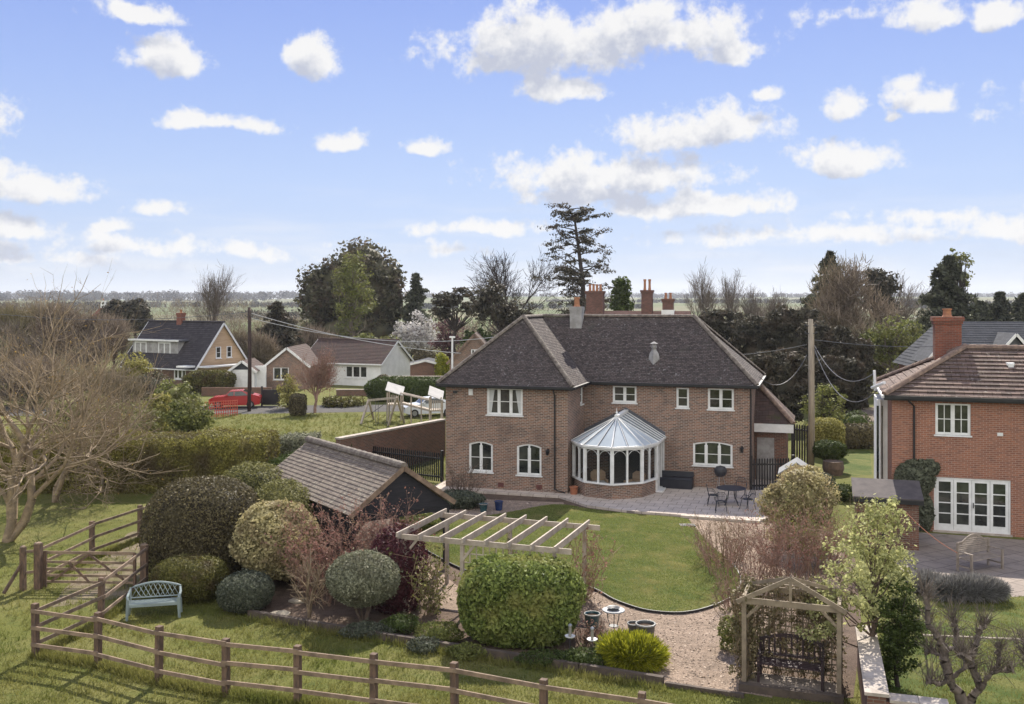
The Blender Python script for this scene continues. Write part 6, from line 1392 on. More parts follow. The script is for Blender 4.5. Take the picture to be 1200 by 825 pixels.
def car(name, label, loc, rz, paint, L=4.2):
    t = thing(name, label, 'car', loc, rz=rz); hl_, w = L/2, .86
    def add(mb, nm, mat, par=t, sm=False):
        o = mb.build(nm, mat, None, sm); o.data.transform(Matrix.Translation(o.location)); o.location = (0, 0, 0); o.parent = par; return o
    prof = [(-hl_, .35), (-hl_+.05, .75), (-hl_+.35, .92), (-hl_+1.25, 1.0), (-hl_+1.7, 1.42), (hl_-1.5, 1.48), (hl_-.55, 1.12), (hl_-.12, 1.0), (hl_, .7), (hl_-.03, .3), (hl_-.4, .25), (-hl_+.3, .25)]
    mb = MB(); low = [(x, -w, z) for x, z in prof]; 
    inn = lambda z: w-(.0 if z < .95 else (z-.95)*.32)
    n = mb.p([(x, -inn(z), z) for x, z in prof]); k = mb.p([(x, inn(z), z) for x, z in prof]); m = len(prof)
    mb.f.append(tuple(range(n, n+m))[::-1]); mb.f.append(tuple(range(k, k+m)))
    for i in range(m): mb.f.append((n+i, n+(i+1) % m, k+(i+1) % m, k+i))
    add(mb, 'body', paint)
    gl = MB()
    for s in (-1, 1):
        f = lambda x, z: (x, s*(inn(z)+.006), z)
        gl.poly([f(-hl_+1.38, 1.03), f(-hl_+1.75, 1.37), f(-.05, 1.39), f(-.05, 1.03)]); gl.poly([f(.02, 1.03), f(.02, 1.39), f(hl_-1.5, 1.41), f(hl_-.95, 1.06)])
    gl.poly([(-hl_+1.3, -.72, 1.05), (-hl_+1.3, .72, 1.05), (-hl_+1.66, .66, 1.40), (-hl_+1.66, -.66, 1.40)]); gl.poly([(hl_-.6, -.7, 1.15), (hl_-.6, .7, 1.15), (hl_-1.4, .66, 1.46), (hl_-1.4, -.66, 1.46)])
    add(gl, 'window', M['glass'])
    for x in (-hl_+.78, hl_-.78):
        for s in (-1, 1):
            mb = MB(); mb.tube([(x, s*(w-.16), .31), (x, s*(w+.015), .31)], .31, 16); o = add(mb, 'wheel', M['rubber']); mb = MB(); mb.tube([(x, s*(w+.005), .31), (x, s*(w+.03), .31)], .19, 12); add(mb, 'rim', M['steel'], o)
    for s in (-1, 1):
        mb = MB(); mb.box((-hl_-.005, s*.55-.17, .66), (-hl_+.12, s*.55+.17, .78)); add(mb, 'headlight', M['lamp_glass']); mb = MB(); mb.box((hl_-.1, s*.62-.12, .75), (hl_+.01, s*.62+.12, .95)); add(mb, 'tail_light', M['carred'])
        mb = MB(); mb.box((-hl_+1.45, s*(w+.0)-.0, 1.0), (-hl_+1.6, s*(w+.16), 1.13)) if s > 0 else mb.box((-hl_+1.45, -(w+.16), 1.0), (-hl_+1.6, -w, 1.13)); add(mb, 'door_mirror', paint)
car('parked_car', 'red car parked behind the orange netting near the telegraph pole', (xu(276, 83), 83, .012), R(8), M['carred']); car('parked_car', 'silver white car parked behind the play towers by the house corner', (xu(502, 77), 77, .012), R(20), M['carwhite'])
def netting():
    a, b = Vector(g(240, 490)), Vector(g(278, 487)); t = thing('orange_netting_fence', 'orange plastic netting fence on stakes in front of the red car', 'fence', a); d = (b-a); n = 14
    for k in range(n+1): p = a+d*k/n; mb = MB(); mb.beam(p, p+Z*1.25, .05, .05, up=d.normalized()); mb.build('stake', M['netting'], t)
    mb = MB(); [mb.beam(a+Z*z, b+Z*z, .03, .06) for z in (.25, .5, .75, 1.0, 1.2)]; mb.build('mesh_strands', M['netting'], t)
netting()
def low_wall(name, label, u0, u1, Y, z1, mat, cap=True, cat='wall'):
    a, b = Vector((xu(u0, Y), Y, 0)), Vector((xu(u1, Y), Y, 0)); t = thing(name, label, cat, a); mb = MB(); mb.box((a.x, Y, 0), (b.x, Y+.25, z1)); mb.build('wall', mat, t)
    if cap: mb = MB(); mb.box((a.x-.04, Y-.04, z1+.002), (b.x+.04, Y+.29, z1+.07)); mb.build('coping', M['coping'], t)
low_wall('low_brick_wall', 'low brick wall in front of the white garage', 236, 318, 93, .8, M['brick_old'], False); low_wall('low_brick_wall', 'long brick boundary wall right of the white bungalow', 455, 532, 97, 1.5, M['brick_old']); low_wall('low_brick_wall', 'dark brick wall below the white bungalow windows', 394, 440, 93, .55, M['brick_old'])
def dark_gate():
    x0, x1, Y = xu(308, 84), xu(326, 84), 84; t = thing('driveway_gate', 'solid black driveway gate near the orange netting', 'gate', (x0, Y, 0)); mb = MB(); mb.box((x0, Y, .1), (x1, Y+.06, 1.4)); mb.build('gate_panel', M['black'], t)
    for x in (x0-.08, x1+.08): mb = MB(); mb.beam((x, Y, 0), (x, Y, 1.7), .14, .14, up=(0, 1, 0)); mb.build('post', M['black'], t)
dark_gate()
shrub('trimmed_hedge', 'trimmed dark green hedge behind the timber climbing tower', 'hedge', 480, 88, 7.5, 2.2, 0, 2.2, M['f_green'], 9000, .18, 3.5, .08)
shrub('trimmed_hedge', 'rounded brownish hedge in front of the timber gabled chalet', 'hedge', 245, 96, 4.8, 2.2, 0, 2.2, M['f_olive'], 7000, .18, 3, .1)
shrub('round_topiary', 'dark clipped ball beside the white gable of the bungalow', 'bush', 448, 92, 1.6, 1.6, 0, 2.1, M['f_dark'], 2600, .15, 2.2, .08); shrub('box_topiary', 'dark square clipped bush left of the pink tree', 'bush', 349, 77, 1.3, 1.3, 0, 1.7, M['f_dark'], 2600, .12, 4, .04)
shrub('evergreen_bush', 'large round dark bush right of the white bungalow gable', 'bush', 498, 118, 3.2, 3, 0, 3.2, M['f_dark'], 4000, .2, 2.2, .1); shrub('yellow_bush', 'small bright yellow green bush beside the round dark bush', 'bush', 519, 112, 1.7, 1.7, 0, 2.9, M['f_euph'], 1800, .2, 2, .2)
clump_tree('yellow_shrub', 'yellow flowering shrub in front of the brick bungalow gable', 'shrub', 337, 82, [(0, 462, 11, 22, 1)], 36, .5, 60, .16, M['f_yellow'], (.08, 1.2))
bare_tree('pink_tree', 'pinkish budding ornamental tree in front of the bungalows', 'tree', 369, 79, 6.6, .13, 4, 'twig_red', .55, .72, 4, first=.28, up=.13, leafm_=M['f_red'], nleaf=3000, leaf=.1, twig=900, tw_l=.6, tw_w=.025)
for i, (u, Y, vt, w, mt, n, lab) in enumerate(((155, 90, 405, 48, 'f_yellow', 40, 'yellow budding shrub beneath the chalet dormers'), (176, 86, 430, 60, 'f_holm', 50, 'dark evergreen shrub below the chalet'), (205, 76, 440, 56, 'f_spring2', 46, 'mid green shrub left of the orange netting'), (222, 66, 462, 60, 'f_spring2', 46, 'loose light green bush above the field hedge'), (185, 68, 455, 40, 'f_yellow', 30, 'small yellowish bush above the field hedge'), (120, 78, 430, 90, 'f_wood', 60, 'brown twiggy thicket left of the yellow shrub'), (40, 84, 420, 120, 'f_wood', 70, 'brown thicket at the left edge beyond the hedge'), (88, 70, 455, 70, 'f_dark2', 46, 'dark rough shrub behind the bare trees'), (150, 64, 470, 80, 'f_spring2', 46, 'rough green bramble bank above the hedge'), (400, 84, 462, 46, 'f_olive', 36, 'olive brown shrub right of the pink tree trunk'))):
    b = VH+H*F/Y; s = Y/F; clump_tree('wild_shrub', lab, 'shrub', u, Y, [(0, (vt+b)/2+4, w*.45, (b-vt)*.45, 1)], n, w*s*.15, 130 if mt == 'f_wood' else 90, .04 if mt == 'f_wood' else .2, M[mt], (.08, max(.8, (b-vt)*s*.5)), upb=.4, core_k=0 if mt == 'f_wood' else .6, sliver=.8 if mt == 'f_wood' else 0)

# ------------------------------------------------------------------ houses beyond
def gable_house(name, label, base, ang, L, Wd, ez, rz, wall, roof, front=(), gab=(), verge='white', gable_mat=None, ov=.3, chim=None, cat='house', gauge=.25):
    """base = near right corner; long side runs left along -e1; gable end on the right"""
    a = R(ang); e1 = Vector((math.cos(a), -math.sin(a), 0)); e2 = Vector((math.sin(a), math.cos(a), 0)); B = Vector((*base, 0)); X = wall_frame(B, e1, e2); t = thing(name, label, cat, B)
    mb = MB(X); panel(mb, -L, 0, 0, ez, [f[:4] for f in front]); mb.xf = wall_frame(X @ Vector((-L, Wd, 0)), -e2, e1); panel(mb, 0, Wd, 0, ez); mb.poly([(0, 0, ez), (Wd, 0, ez), (Wd/2, 0, rz)])
    mb.xf = wall_frame(X @ Vector((0, Wd, 0)), -e1, -e2); panel(mb, 0, L, 0, ez); mb.build('wall', wall, t)
    mb = MB(); gx = wall_frame(B, e2, -e1); mb.xf = gx; lowg = [q for q in gab if q[3] <= ez]; panel(mb, 0, Wd, 0, ez, [q[:4] for q in lowg]); mb.poly([(0, 0, ez), (Wd, 0, ez), (Wd/2, 0, rz)]); mb.build('gable_wall', gable_mat or wall, t)
    for f in front: window(X, f[:4], t, f[4], f[5] if len(f) > 5 else 1, fw=.11, mw=.12)
    for f in gab:
        if f[3] <= ez: window(gx, f[:4], t, f[4], 1)
        else: G2 = gx.copy(); G2.translation = G2.translation+e1*.1; window(G2, f[:4], t, f[4], 2)
    s = (rz-ez)/(Wd/2); mb = MB(X); tiled(mb, [(-L-ov, -ov, ez-ov*s+.06), (ov, -ov, ez-ov*s+.06), (ov, Wd/2, rz+.06), (-L-ov, Wd/2, rz+.06)], gauge, .025); tiled(mb, [(ov, Wd+ov, ez-ov*s+.06), (-L-ov, Wd+ov, ez-ov*s+.06), (-L-ov, Wd/2, rz+.06), (ov, Wd/2, rz+.06)], gauge, .025)
    r = mb.build('roof', roof, t); rb = MB(); ridge(rb, X @ Vector((-L-ov, Wd/2, rz+.05)), X @ Vector((ov, Wd/2, rz+.05)), .13, .45); rb.build('ridge_tiles', roof, r)
    mb = MB(X)
    for x in (ov, -L-ov):
        for y0, y1 in ((-ov, Wd/2), (Wd+ov, Wd/2)): mb.beam((x, y0, ez-ov*s-.05), (x, y1, rz-.05), .05, .2)
    mb.build('bargeboard', M[verge], t); mb = MB(X); gutterline(mb, [(-L-ov, -ov-.05, ez-ov*s), (ov, -ov-.05, ez-ov*s)], .12, .12); mb.build('gutter', M[verge], t)
    if chim: chimney(X, chim[0], Wd/2+chim[1], rz-.6, rz+chim[2], .7, .6, t, M['brick_chim'], pots=1, potr=.15, poth=.35)
    return t, X, e1, e2
# chalet bungalow with timber gable and flat dormer
t, X, e1, e2 = gable_house('chalet_house', 'chalet house with black slate roof, flat dormer and tan timber gable', (xu(229, 100), 100), 30, 11.0, 7.2, 2.3, 6.7, M['brick_old'], M['slate_dark'], front=[(-3.2, -1.4, .9, 2.0, 3)], gab=[(2.7, 3.4, 3.0, 4.2, 1), (4.2, 4.9, 3.0, 4.2, 1)], gable_mat=M['tanwood'], chim=(-6.2, 0, 1.0))
mb = MB(X); mb.box((-10.6, .9, 2.9), (-3.6, 3.0, 4.75)); d_ = mb.build('dormer', M['grey'], t); mb = MB(X); mb.box((-10.9, .6, 4.752), (-3.2, 3.4, 4.9)); mb.build('dormer_roof', M['lead'], d_); mb = MB(X); mb.box((-10.95, .55, 4.74), (-3.15, .598, 4.91)); mb.build('fascia', M['white'], d_)
for x0 in (-10.3, -6.6): FX = X.copy(); FX.translation = X @ Vector((0, .86, 0)); window(FX, (x0, x0+1.9, 3.2, 4.65), t, 2, 1, fw=.16, mw=.16)
mb = MB(X); mb.box((-1.0, -1.6, 2.25), (.3, -.3, 2.42)); mb.box((.302, 0, 2.2), (1.6, 6.0, 2.35)); mb.build('porch_roof', M['white'], t)
def front_gable(name, label, u0, u1, Y, ez, rz, depth, wall, roof, wins=(), gable=None, cat='house', door=None, verge='white'):
    x0, x1 = xu(u0, Y), xu(u1, Y); w = x1-x0; t = thing(name, label, cat, (x0, Y, 0)); X = Matrix.Translation((x0, Y, 0)); mb = MB(X)
    panel(mb, 0, w, 0, ez, [q[:4] for q in wins]); mb.box((0, .12, 0), (w, depth, ez-.01)); mb.build('wall', wall, t)
    mb = MB(X); mb.extrude([(0, .002, ez), (w, .002, ez), (w/2, .002, rz)], (0, depth, 0)); mb.build('gable_wall', gable or wall, t); ov = .3; s = (rz-ez)/(w/2)
    mb = MB(X); tiled(mb, [(-ov, depth, ez-ov*s+.06), (-ov, -.25, ez-ov*s+.06), (w/2, -.25, rz+.06), (w/2, depth, rz+.06)], .25, .025); tiled(mb, [(w+ov, -.25, ez-ov*s+.06), (w+ov, depth, ez-ov*s+.06), (w/2, depth, rz+.06), (w/2, -.25, rz+.06)], .25, .025); mb.build('roof', roof, t)
    mb = MB(X); [mb.beam((x, -.27, ez-ov*s-.04), (w/2, -.27, rz-.02), .05, .22) for x in (-ov, w+ov)]; mb.build('bargeboard', M[verge], t)
    for q in wins: window(X, q[:4], t, q[4], 1)
    if door: mb = MB(X); mb.box((door[0], -.04, 0), (door[1], -.002, door[2])); [mb.box((door[0]+.02, -.05, z), (door[1]-.02, -.04, z+.02)) for z in np.arange(.3, door[2], .4)]; mb.build('garage_door', M['white'], t)
    return t
front_gable('white_garage', 'small white garage with grey gable next to the telegraph pole', 270, 298, 97, 2.2, 3.05, 4.5, M['whitewall'], M['tile_brown'], gable=M['slate'], cat='garage', door=(.15, 2.2, 2.0))
low_wall('white_side_wall', 'white rendered wall joining the garage to the brick bungalow', 298.5, 311.5, 98, 2.5, M['whitewall'], False)
front_gable('brick_bungalow', 'brick bungalow gable with white bargeboards behind the yellow shrub', 312, 361, 100, 2.5, 4.2, 9.0, M['brick'], M['tile_brown'], wins=[(.7, 2.3, .95, 2.2, 2)])
gable_house('white_bungalow', 'white rendered bungalow with long brown roof and white gable end', (xu(446, 103), 103), 22, 9.5, 6.6, 2.5, 4.7, M['whitewall'], M['tile_brown'], front=[(-7.6, -6.0, .9, 2.1, 2), (-4.3, -1.6, .8, 2.1, 3)], chim=None)
front_gable('flat_outbuilding', 'low grey roofed outbuilding right of the white bungalow', 477, 520, 112, 1.7, 2.2, 5, M['brick_old'], M['slate'])
front_gable('red_brick_cottage', 'red brick cottage with small white window behind the left end of the main roof', 527, 585, 96, 3.2, 5.75, 8, M['brick'], M['tile_brown'], verge='ridge_brown')
cx0 = xu(527, 96); c = bpy.data.objects['red_brick_cottage']; X = Matrix.Translation((cx0, 96-.12, 0)); window(X, (2.1, 2.8, 3.3, 4.25), c, 2, 2)
x, Y = xu(530, 86), 86; t = thing('white_mast', 'thin white mast standing in front of the red brick cottage', 'mast', (x, Y, 0)); mb = MB(); mb.tube([(x, Y, 0), (x, Y, zv(396, Y))], .1, 8, .08); mb.build('shaft', M['white'], t); mb = MB(); mb.box((x-.25, Y-.1, zv(396, Y)), (x+.25, Y+.1, zv(394, Y))); mb.build('mast_head', M['white'], t)
def far_house():
    Y = 175; x0, x1 = xu(100, Y), xu(131, Y); t = thing('hipped_red_house', 'distant house with hipped red roof among brown trees at the left', 'house', (x0, Y, 0)); mb = MB(); mb.box((x0, Y, 0), (x1, Y+6, 5)); mb.build('wall', M['brick_old'], t); xm = (x0+x1)/2
    mb = MB(); o = .4; tiled(mb, [(x0-o, Y-o, 5), (x1+o, Y-o, 5), (xm+.6, Y+3, 8), (xm-.6, Y+3, 8)], .4, .03); tiled(mb, [(x1+o, Y-o, 5), (x1+o, Y+6, 5), (xm+.6, Y+3, 8)], .4, .03); tiled(mb, [(x0-o, Y+6, 5), (x0-o, Y-o, 5), (xm-.6, Y+3, 8)], .4, .03); r = mb.build('roof', M['brick_chim'], t); chimney(Matrix.Identity(4), xm-.4, Y+3, 7.4, 9.0, .7, .7, t, M['whitewall'], 1)
far_house()
def manor():
    Y = 86; a = R(14); e1 = Vector((math.cos(a), -math.sin(a), 0)); e2 = Vector((math.sin(a), math.cos(a), 0)); B = Vector((xu(690, Y), Y, 0)); X = wall_frame(B, e1, e2); t = thing('manor_house', 'old red brick house with tall chimney stacks behind the main roof', 'house', B)
    mb = MB(X); mb.box((-.5, 0, 0), (8.2, 7, 5.6)); mb.build('wall', M['brick_manor'], t); rz = 8.1
    mb = MB(X); tiled(mb, [(-.9, -.4, 5.4), (8.6, -.4, 5.4), (8.6, 3.5, rz), (-.9, 3.5, rz)], .2, .02); tiled(mb, [(8.6, 7.4, 5.4), (-.9, 7.4, 5.4), (-.9, 3.5, rz), (8.6, 3.5, rz)], .2, .02); mb.build('roof', M['brick_manor'], t)
    def stack(u, vt, vb, w, d, n, potv, base=None):
        x = (u-600)/F*Y; q = X.inverted() @ Vector((x, Y, 0)); xx = q.x; yy = .2+q.y+1.5; XX = X
        p = XX @ Vector((xx, yy, 0)); z1 = H-(vt-VH)/F*p.y; return chimney(X, xx, yy, 4.5, z1, w, d, t, M['brick_manor'], n, potr=.13, poth=(vt-potv)/F*Y, cap=.1), xx, yy, z1
    stack(694, 341, 372, 1.5, 1.0, 4, 333)
    ch, xx, yy, z1 = stack(756, 340, 372, .95, .9, 2, 327)
    ch, xx, yy, z1 = stack(781, 350, 372, .95, .8, 2, 343); mb = MB(X); mb.box((xx-.55, yy-.5, 5), (xx+.55, yy+.5, z1-1.0)); mb.build('render_base', M['whitewall'], ch)
manor()
def barn():
    Y = 64; a = R(8); e1 = Vector((math.cos(a), -math.sin(a), 0)); e2 = Vector((math.sin(a), math.cos(a), 0)); B = Vector((xu(1082, Y), Y, 0)); X = wall_frame(B, e1, e2); t = thing('slate_roofed_house', 'large house with grey slate roof and gabled dormers behind the orange house', 'house', B); ez, rz = 4.6, 7.6
    mb = MB(X); mb.box((.4, 0, 0), (14, 8, ez)); mb.build('wall', M['brick_red'], t); mb = MB(X); tiled(mb, [(0, -.3, ez-.1), (14.4, -.3, ez-.1), (14.4, 4, rz), (2.0, 4, rz)], .25, .02); tiled(mb, [(0, 8.3, ez-.1), (0, -.3, ez-.1), (2.0, 4, rz)], .25, .02); mb.poly([(0, 8.3, ez-.1), (2, 4, rz), (14.4, 4, rz), (14.4, 8.3, ez-.1)]); r = mb.build('roof', M['slate'], t)
    for x in (1.6, 5.6):
        mb = MB(X); w = 1.5; zt = rz-.75; zb = ez+.3; mb.extrude([(x-w*.8, -.1, zb-.6), (x+w*.8, -.1, zb-.6), (x+w*.8, -.1, zb+.3), (x, -.1, zt-.12), (x-w*.8, -.1, zb+.3)], (0, 2.5, 0)); d = mb.build('dormer', M['lead'], t)
        mb = MB(X); [mb.extrude([(x+s*(w+.1), -.35, zb+.05), (x, -.35, zt), (x, -.35, zt+.08), (x+s*(w+.15), -.35, zb+.1)], (0, 3.6, 0)) for s in (-1, 1)]; mb.build('dormer_roof', M['slate'], d); mb = MB(X); [mb.beam((x+s*(w+.15), -.38, zb+.02), (x, -.38, zt+.02), .04, .16) for s in (-1, 1)]; mb.build('bargeboard', M['white'], d)
barn()

# ------------------------------------------------------------------ trees beyond the houses
G_ = 'trees beyond the houses'
clump_tree('holm_oak', 'huge dark rounded evergreen oak, the broadest crown on the skyline', 'tree', 418, 150, [(2, 335, 50, 48, 4), (-40, 350, 26, 38, 1.6), (34, 350, 24, 42, 1.6), (8, 310, 32, 26, 1.4), (0, 385, 56, 22, 1.5)], 320, 1.5, 85, .62, M['f_holm'], (.7, 12), group=G_, core_k=.78, upb=.4)
clump_tree('lime_tree', 'light green budding tree in front of the huge dark oak', 'tree', 412, 136, [(0, 320, 22, 28, 2), (4, 355, 24, 26, 1.4), (-2, 385, 14, 20, .5)], 120, .85, 55, .3, M['f_spring2'], (.28, 12), 'bark_grey', group=G_, upb=.4)
conifer('conifer', 'narrow dark conifer just right of the huge dark oak', 'tree', 487, 148, 318, 62, M['f_conif'], 22, .1, .4, .6, 16, group=G_, shape=.7)
conifer('conifer', 'dark conifer behind the brown thicket right of the chalet', 'tree', 325, 118, 352, 90, M['f_yew'], 20, .05, .3, .55, 18, group=G_, shape=.8)
for i, (u, vt, w) in enumerate(((136, 352, 30), (160, 354, 28))): clump_tree('dark_pine', ['rounded dark pine beside the distant hipped roof', 'rounded dark pine above the chalet roof ridge'][i], 'tree', u, 165, [(0, 372, w*.5, 18, 1), (0, 364, w*.35, 11, .7)], 50, 1.1, 70, .6, M['f_yew'], (.3, 5), group=G_, core_k=.7)
clump_tree('cedar', 'crooked dark cedar with flat layered crown left of the tall pine', 'tree', 532, 112, [(-10, 352, 18, 8, 1.4), (8, 344, 14, 8, 1), (-14, 366, 14, 6, .8), (20, 360, 12, 8, .8)], 60, .75, 60, .34, M['f_yew'], (.25, 5.5), group=G_, flat=.45, upb=.8)
bare_tree('bare_oak', 'wide leafless dark oak left of the tall pine', 'tree', 592, 118, 20.5, .42, 5, 'bark_dark', .62, .7, 3, first=.26, up=.09, twig=2200, tw_l=.8, tw_w=.05, group=G_, tn=4)
clump_tree('ivy_clad_tree', 'dark ivy clad lower tree below the leafless oak', 'tree', 588, 108, [(-22, 358, 16, 20, 1), (6, 366, 18, 16, 1), (24, 372, 14, 14, .7), (-8, 340, 10, 12, .5)], 90, .65, 60, .34, M['f_yew'], (.25, 6), group=G_)
def tall_pine():
    Y = 108; rg = RG(); x0 = xu(683, Y); zt = zv(240, Y); t = thing('tall_pine', 'tallest tree on the skyline, a gaunt layered pine behind the main roof', 'tree', (x0, Y, 0), G_); segs = []; P, Nn = [], []
    tr = [np.array((x0, Y, 0)), np.array((x0+.15, Y, 6)), np.array((x0, Y, 11)), np.array((x0-.5, Y, 15)), np.array((x0-.9, Y, 18)), np.array((x0-1.6, Y, zt-.3))]
    for i in range(5): segs.append((*tr[i], *tr[i+1], .42*(1-i/5.6), .42*(1-(i+1)/5.6)))
    for k in range(74):
        f = .34+.64*rg.random()**.9; z = f*zt; i = min(4, max(0, sum(z > q[2] for q in tr)-1)); fr = (z-tr[i][2])/(tr[i+1][2]-tr[i][2]); p = tr[i]+(tr[i+1]-tr[i])*fr
        a = rg.random()*6.28; L = (1.4+2.6*math.sin(math.pi*min(1, (f-.25)/.75)**.8)**.8)*(.5+.55*rg.random()); d = np.array((math.cos(a), math.sin(a)*.9, -.1+.75*rg.random())); m = 5; L *= .75+.6*rg.random()
        for j in range(m):
            q = p+d*L/m; segs.append((*p, *q, .075*(1-j/m)+.015, .07*(1-(j+1)/m)+.012)); d = d+rg.normal(size=3)*.22; d[2] = d[2]*.75; p = q
            if j >= 2:
                for _ in range(2):
                    c = q+rg.normal(size=3)*np.array((.35, .35, .12)); rr = .2+.5*rg.random()**1.5; p_, n_, _f = blob(c, (rr*1.4, rr*1.4, rr*.55), 34, rg, .2, shell=(.2, 1.1)); n_[:, 2] += .6; P.append(p_); Nn.append(n_)
    np_mesh('crown', *leaves(np.concatenate(P), np.concatenate(Nn), .26, rg, .45, .8), M['f_yew'], t); np_mesh('trunk', *tubes_np(segs, 6), M['bark_dark'], t)
tall_pine()
clump_tree('small_tree', 'compact green tree between the manor chimney stacks', 'tree', 727, 98, [(2, 346, 11, 22, 1), (0, 366, 14, 14, .8)], 60, .55, 70, .3, M['f_green'], (.2, 6), group=G_, core_k=.6)
clump_tree('blossom_tree', 'white blossoming tree behind the bungalow roof', 'tree', 486, 128, [(0, 388, 24, 22, 2), (-14, 398, 16, 14, 1), (14, 398, 16, 16, 1)], 90, .85, 48, .3, M['f_white'], (.2, 4), 'bark_grey', group=G_)
clump_tree('plum_tree', 'dull purple leaved tree right of the blossoming tree', 'tree', 527, 124, [(0, 392, 17, 22, 1), (-6, 405, 18, 14, .7)], 70, .7, 50, .28, M['f_mauve'], (.2, 4), group=G_)
bare_tree('bare_tree', 'pale leafless tree on the skyline above the timber gable', 'tree', 243, 130, 15.5, .3, 5, 'bark_grey', .45, .72, 3, first=.27, up=.16, twig=300, tw_l=.9, tw_w=.04, group=G_)
for i, (u, vt, Y, lab) in enumerate(((828, 304, 150, 'leafless tree on the skyline right of the manor chimneys'), (850, 308, 158, 'second leafless tree next to the skyline tree right of the manor chimneys'), (886, 320, 160, 'broad leafless tree above the yews'), (908, 328, 150, 'small leafless tree above the right of the yews'))):
    bare_tree('bare_tree', lab, 'tree', u, Y, zv(vt, Y)*1.02,   .3, 5, 'bark_grey', .42, .72, 3, first=.27, up=.2, twig=700, tw_l=1.0, tw_w=.04, group=G_)
for i, (u, Y, vt, w, lab) in enumerate(((848, 92, 362, 62, 'dark yew directly behind the right end of the main roof'), (890, 88, 368, 66, 'broad dark yew left of the utility pole'), (930, 84, 356, 62, 'tallest dark yew in front of the brown twiggy tree'), (968, 80, 376, 66, 'dark yew right of the utility pole'), (1000, 84, 392, 44, 'lower dark yew at the right end of the yew row'), (915, 70, 410, 70, 'low dark yew behind the lean-to roof'), (985, 72, 415, 60, 'low dark yew behind the yellow green shrub'))):
    b = VH+H*F/Y; s = Y/F; clump_tree('yew_tree', lab, 'tree', u, Y, [(0, (vt+b)/2, w*.5, (b-vt)*.5, 2), (-w*.2, vt+22, w*.3, 20, 1), (w*.22, vt+26, w*.28, 20, 1)], 230, w*s*.095, 105, .34, M['f_yew'], (.3, 4), group='row of dark yews', core_k=.62, upb=.2, aspect=.35)
conifer('conifer', 'dark pointed conifer rising behind the brown twiggy tree', 'tree', 972, 118, 293, 140, M['f_conif'], 28, .2, .3, .6, 18, group=G_, shape=1.0)
clump_tree('brown_tree', 'large brown twiggy budding tree right of the utility pole', 'tree', 985, 100, [(0, 345, 30, 34, 2), (26, 372, 40, 32, 2), (-10, 372, 30, 20, 1), (10, 330, 22, 24, 1)], 150, .85, 34, .07, M['f_wood'], (.3, 7), 'bark_grey', group=G_, sliver=.9)
clump_tree('cedar', 'dark spreading cedar behind the yellow green willow', 'tree', 1030, 118, [(0, 345, 26, 22, 2), (0, 328, 16, 12, 1)], 80, .9, 60, .4, M['f_yew'], (.35, 9), group=G_, flat=.6, core_k=.5)
bare_tree('bare_tree', 'leafless branches spreading above the dark cedar on the right', 'tree', 1045, 122, 15.5, .28, 4, 'bark_grey', .6, .72, 4, first=.28, up=.1, twig=400, tw_l=.9, tw_w=.045, group=G_)
clump_tree('willow', 'yellow green budding willow left of the red chimney', 'tree', 1045, 92, [(0, 398, 32, 28, 2), (-20, 410, 26, 22, 1), (20, 414, 24, 20, 1)], 120, .75, 48, .28, M['f_spring2'], (.3, 4), 'bark_grey', group=G_)
conifer('conifer', 'tall ragged conifer above the red chimney', 'tree', 1112, 100, 298, 190, M['f_conif'], 30, .15, .3, .55, 18, group=G_, shape=1.0)
clump_tree('ragged_tree', 'thin leafy tree top beside the tall ragged conifer', 'tree', 1126, 103, [(-8, 302, 7, 10, 1), (6, 306, 7, 10, 1), (4, 324, 9, 14, 1)], 26, .45, 44, .25, M['f_spring2'], (.2, 13), group=G_)
for i, (u, vt, Y, lab) in enumerate(((1150, 352, 120, 'dark low conifer right of the tall ragged conifer'), (1172, 340, 125, 'pointed conifer behind the slate roof ridge'), (1200, 342, 122, 'conifer cut by the right picture edge behind the slate roof'), (1088, 366, 110, 'small dark conifer left of the red chimney'))): conifer('conifer', lab, 'tree', u, Y, vt, 110, M['f_conif'], 20, .05, .35, .6, 18, group=G_, shape=.9)
for i, (u, Y, vt, w, mt, lab) in enumerate(((290, 112, 395, 60, 'f_wood', 'brown leafless thicket between the chalet and the dark conifer'), (355, 122, 390, 70, 'f_wood', 'brown leafless trees behind the brick bungalow'), (440, 120, 392, 60, 'f_spring2', 'soft green undergrowth below the huge dark oak'), (560, 104, 385, 40, 'f_green', 'green shrub beside the red brick cottage'), (30, 120, 362, 110, 'f_wood', 'brown leafless trees at the far left'), (100, 125, 372, 90, 'f_wood', 'brown leafless trees in front of the hipped red house'), (390, 118, 398, 50, 'f_yellow', 'yellowish budding bushes below the light green tree'), (1010, 96, 410, 60, 'f_olive', 'olive undergrowth below the willow'))):
    b = VH+H*F/Y; s = Y/F; clump_tree('thicket', lab, 'shrub', u, Y, [(0, (vt+b)/2, w*.5, (b-vt)*.5, 2), (-w*.25, vt+14, w*.25, 13, 1), (w*.25, vt+16, w*.25, 13, 1)], 100, w*s*.1, 110 if mt == 'f_wood' else 50, .06 if mt == 'f_wood' else .4, M[mt], (.12, 3), 'bark_grey', group='thickets beyond the lane', aspect=.4, core_k=.5 if mt != 'f_wood' else 0, sliver=1.1 if mt == 'f_wood' else 0)

for i, (u, Y, ht, lab) in enumerate(((14, 92, 9.5, 'leafless grey tree beyond the lane at the far left edge'), (58, 104, 9, 'rounded leafless tree beyond the lane between the two far left trees'), (96, 90, 7.5, 'leafless mauve brown tree left of the chalet'), (130, 112, 8.5, 'pale leafless tree behind the left end of the chalet'))):
    bare_tree('bare_tree', lab, 'tree', u, Y, ht, .2, 5, 'bark_brown' if i % 2 else 'bark_grey', .55, .72, 3, first=.26, up=.12, twig=900, tw_l=.7, tw_w=.035, group=G_, leafm_=M['f_wood'], nleaf=900, leaf=.14)

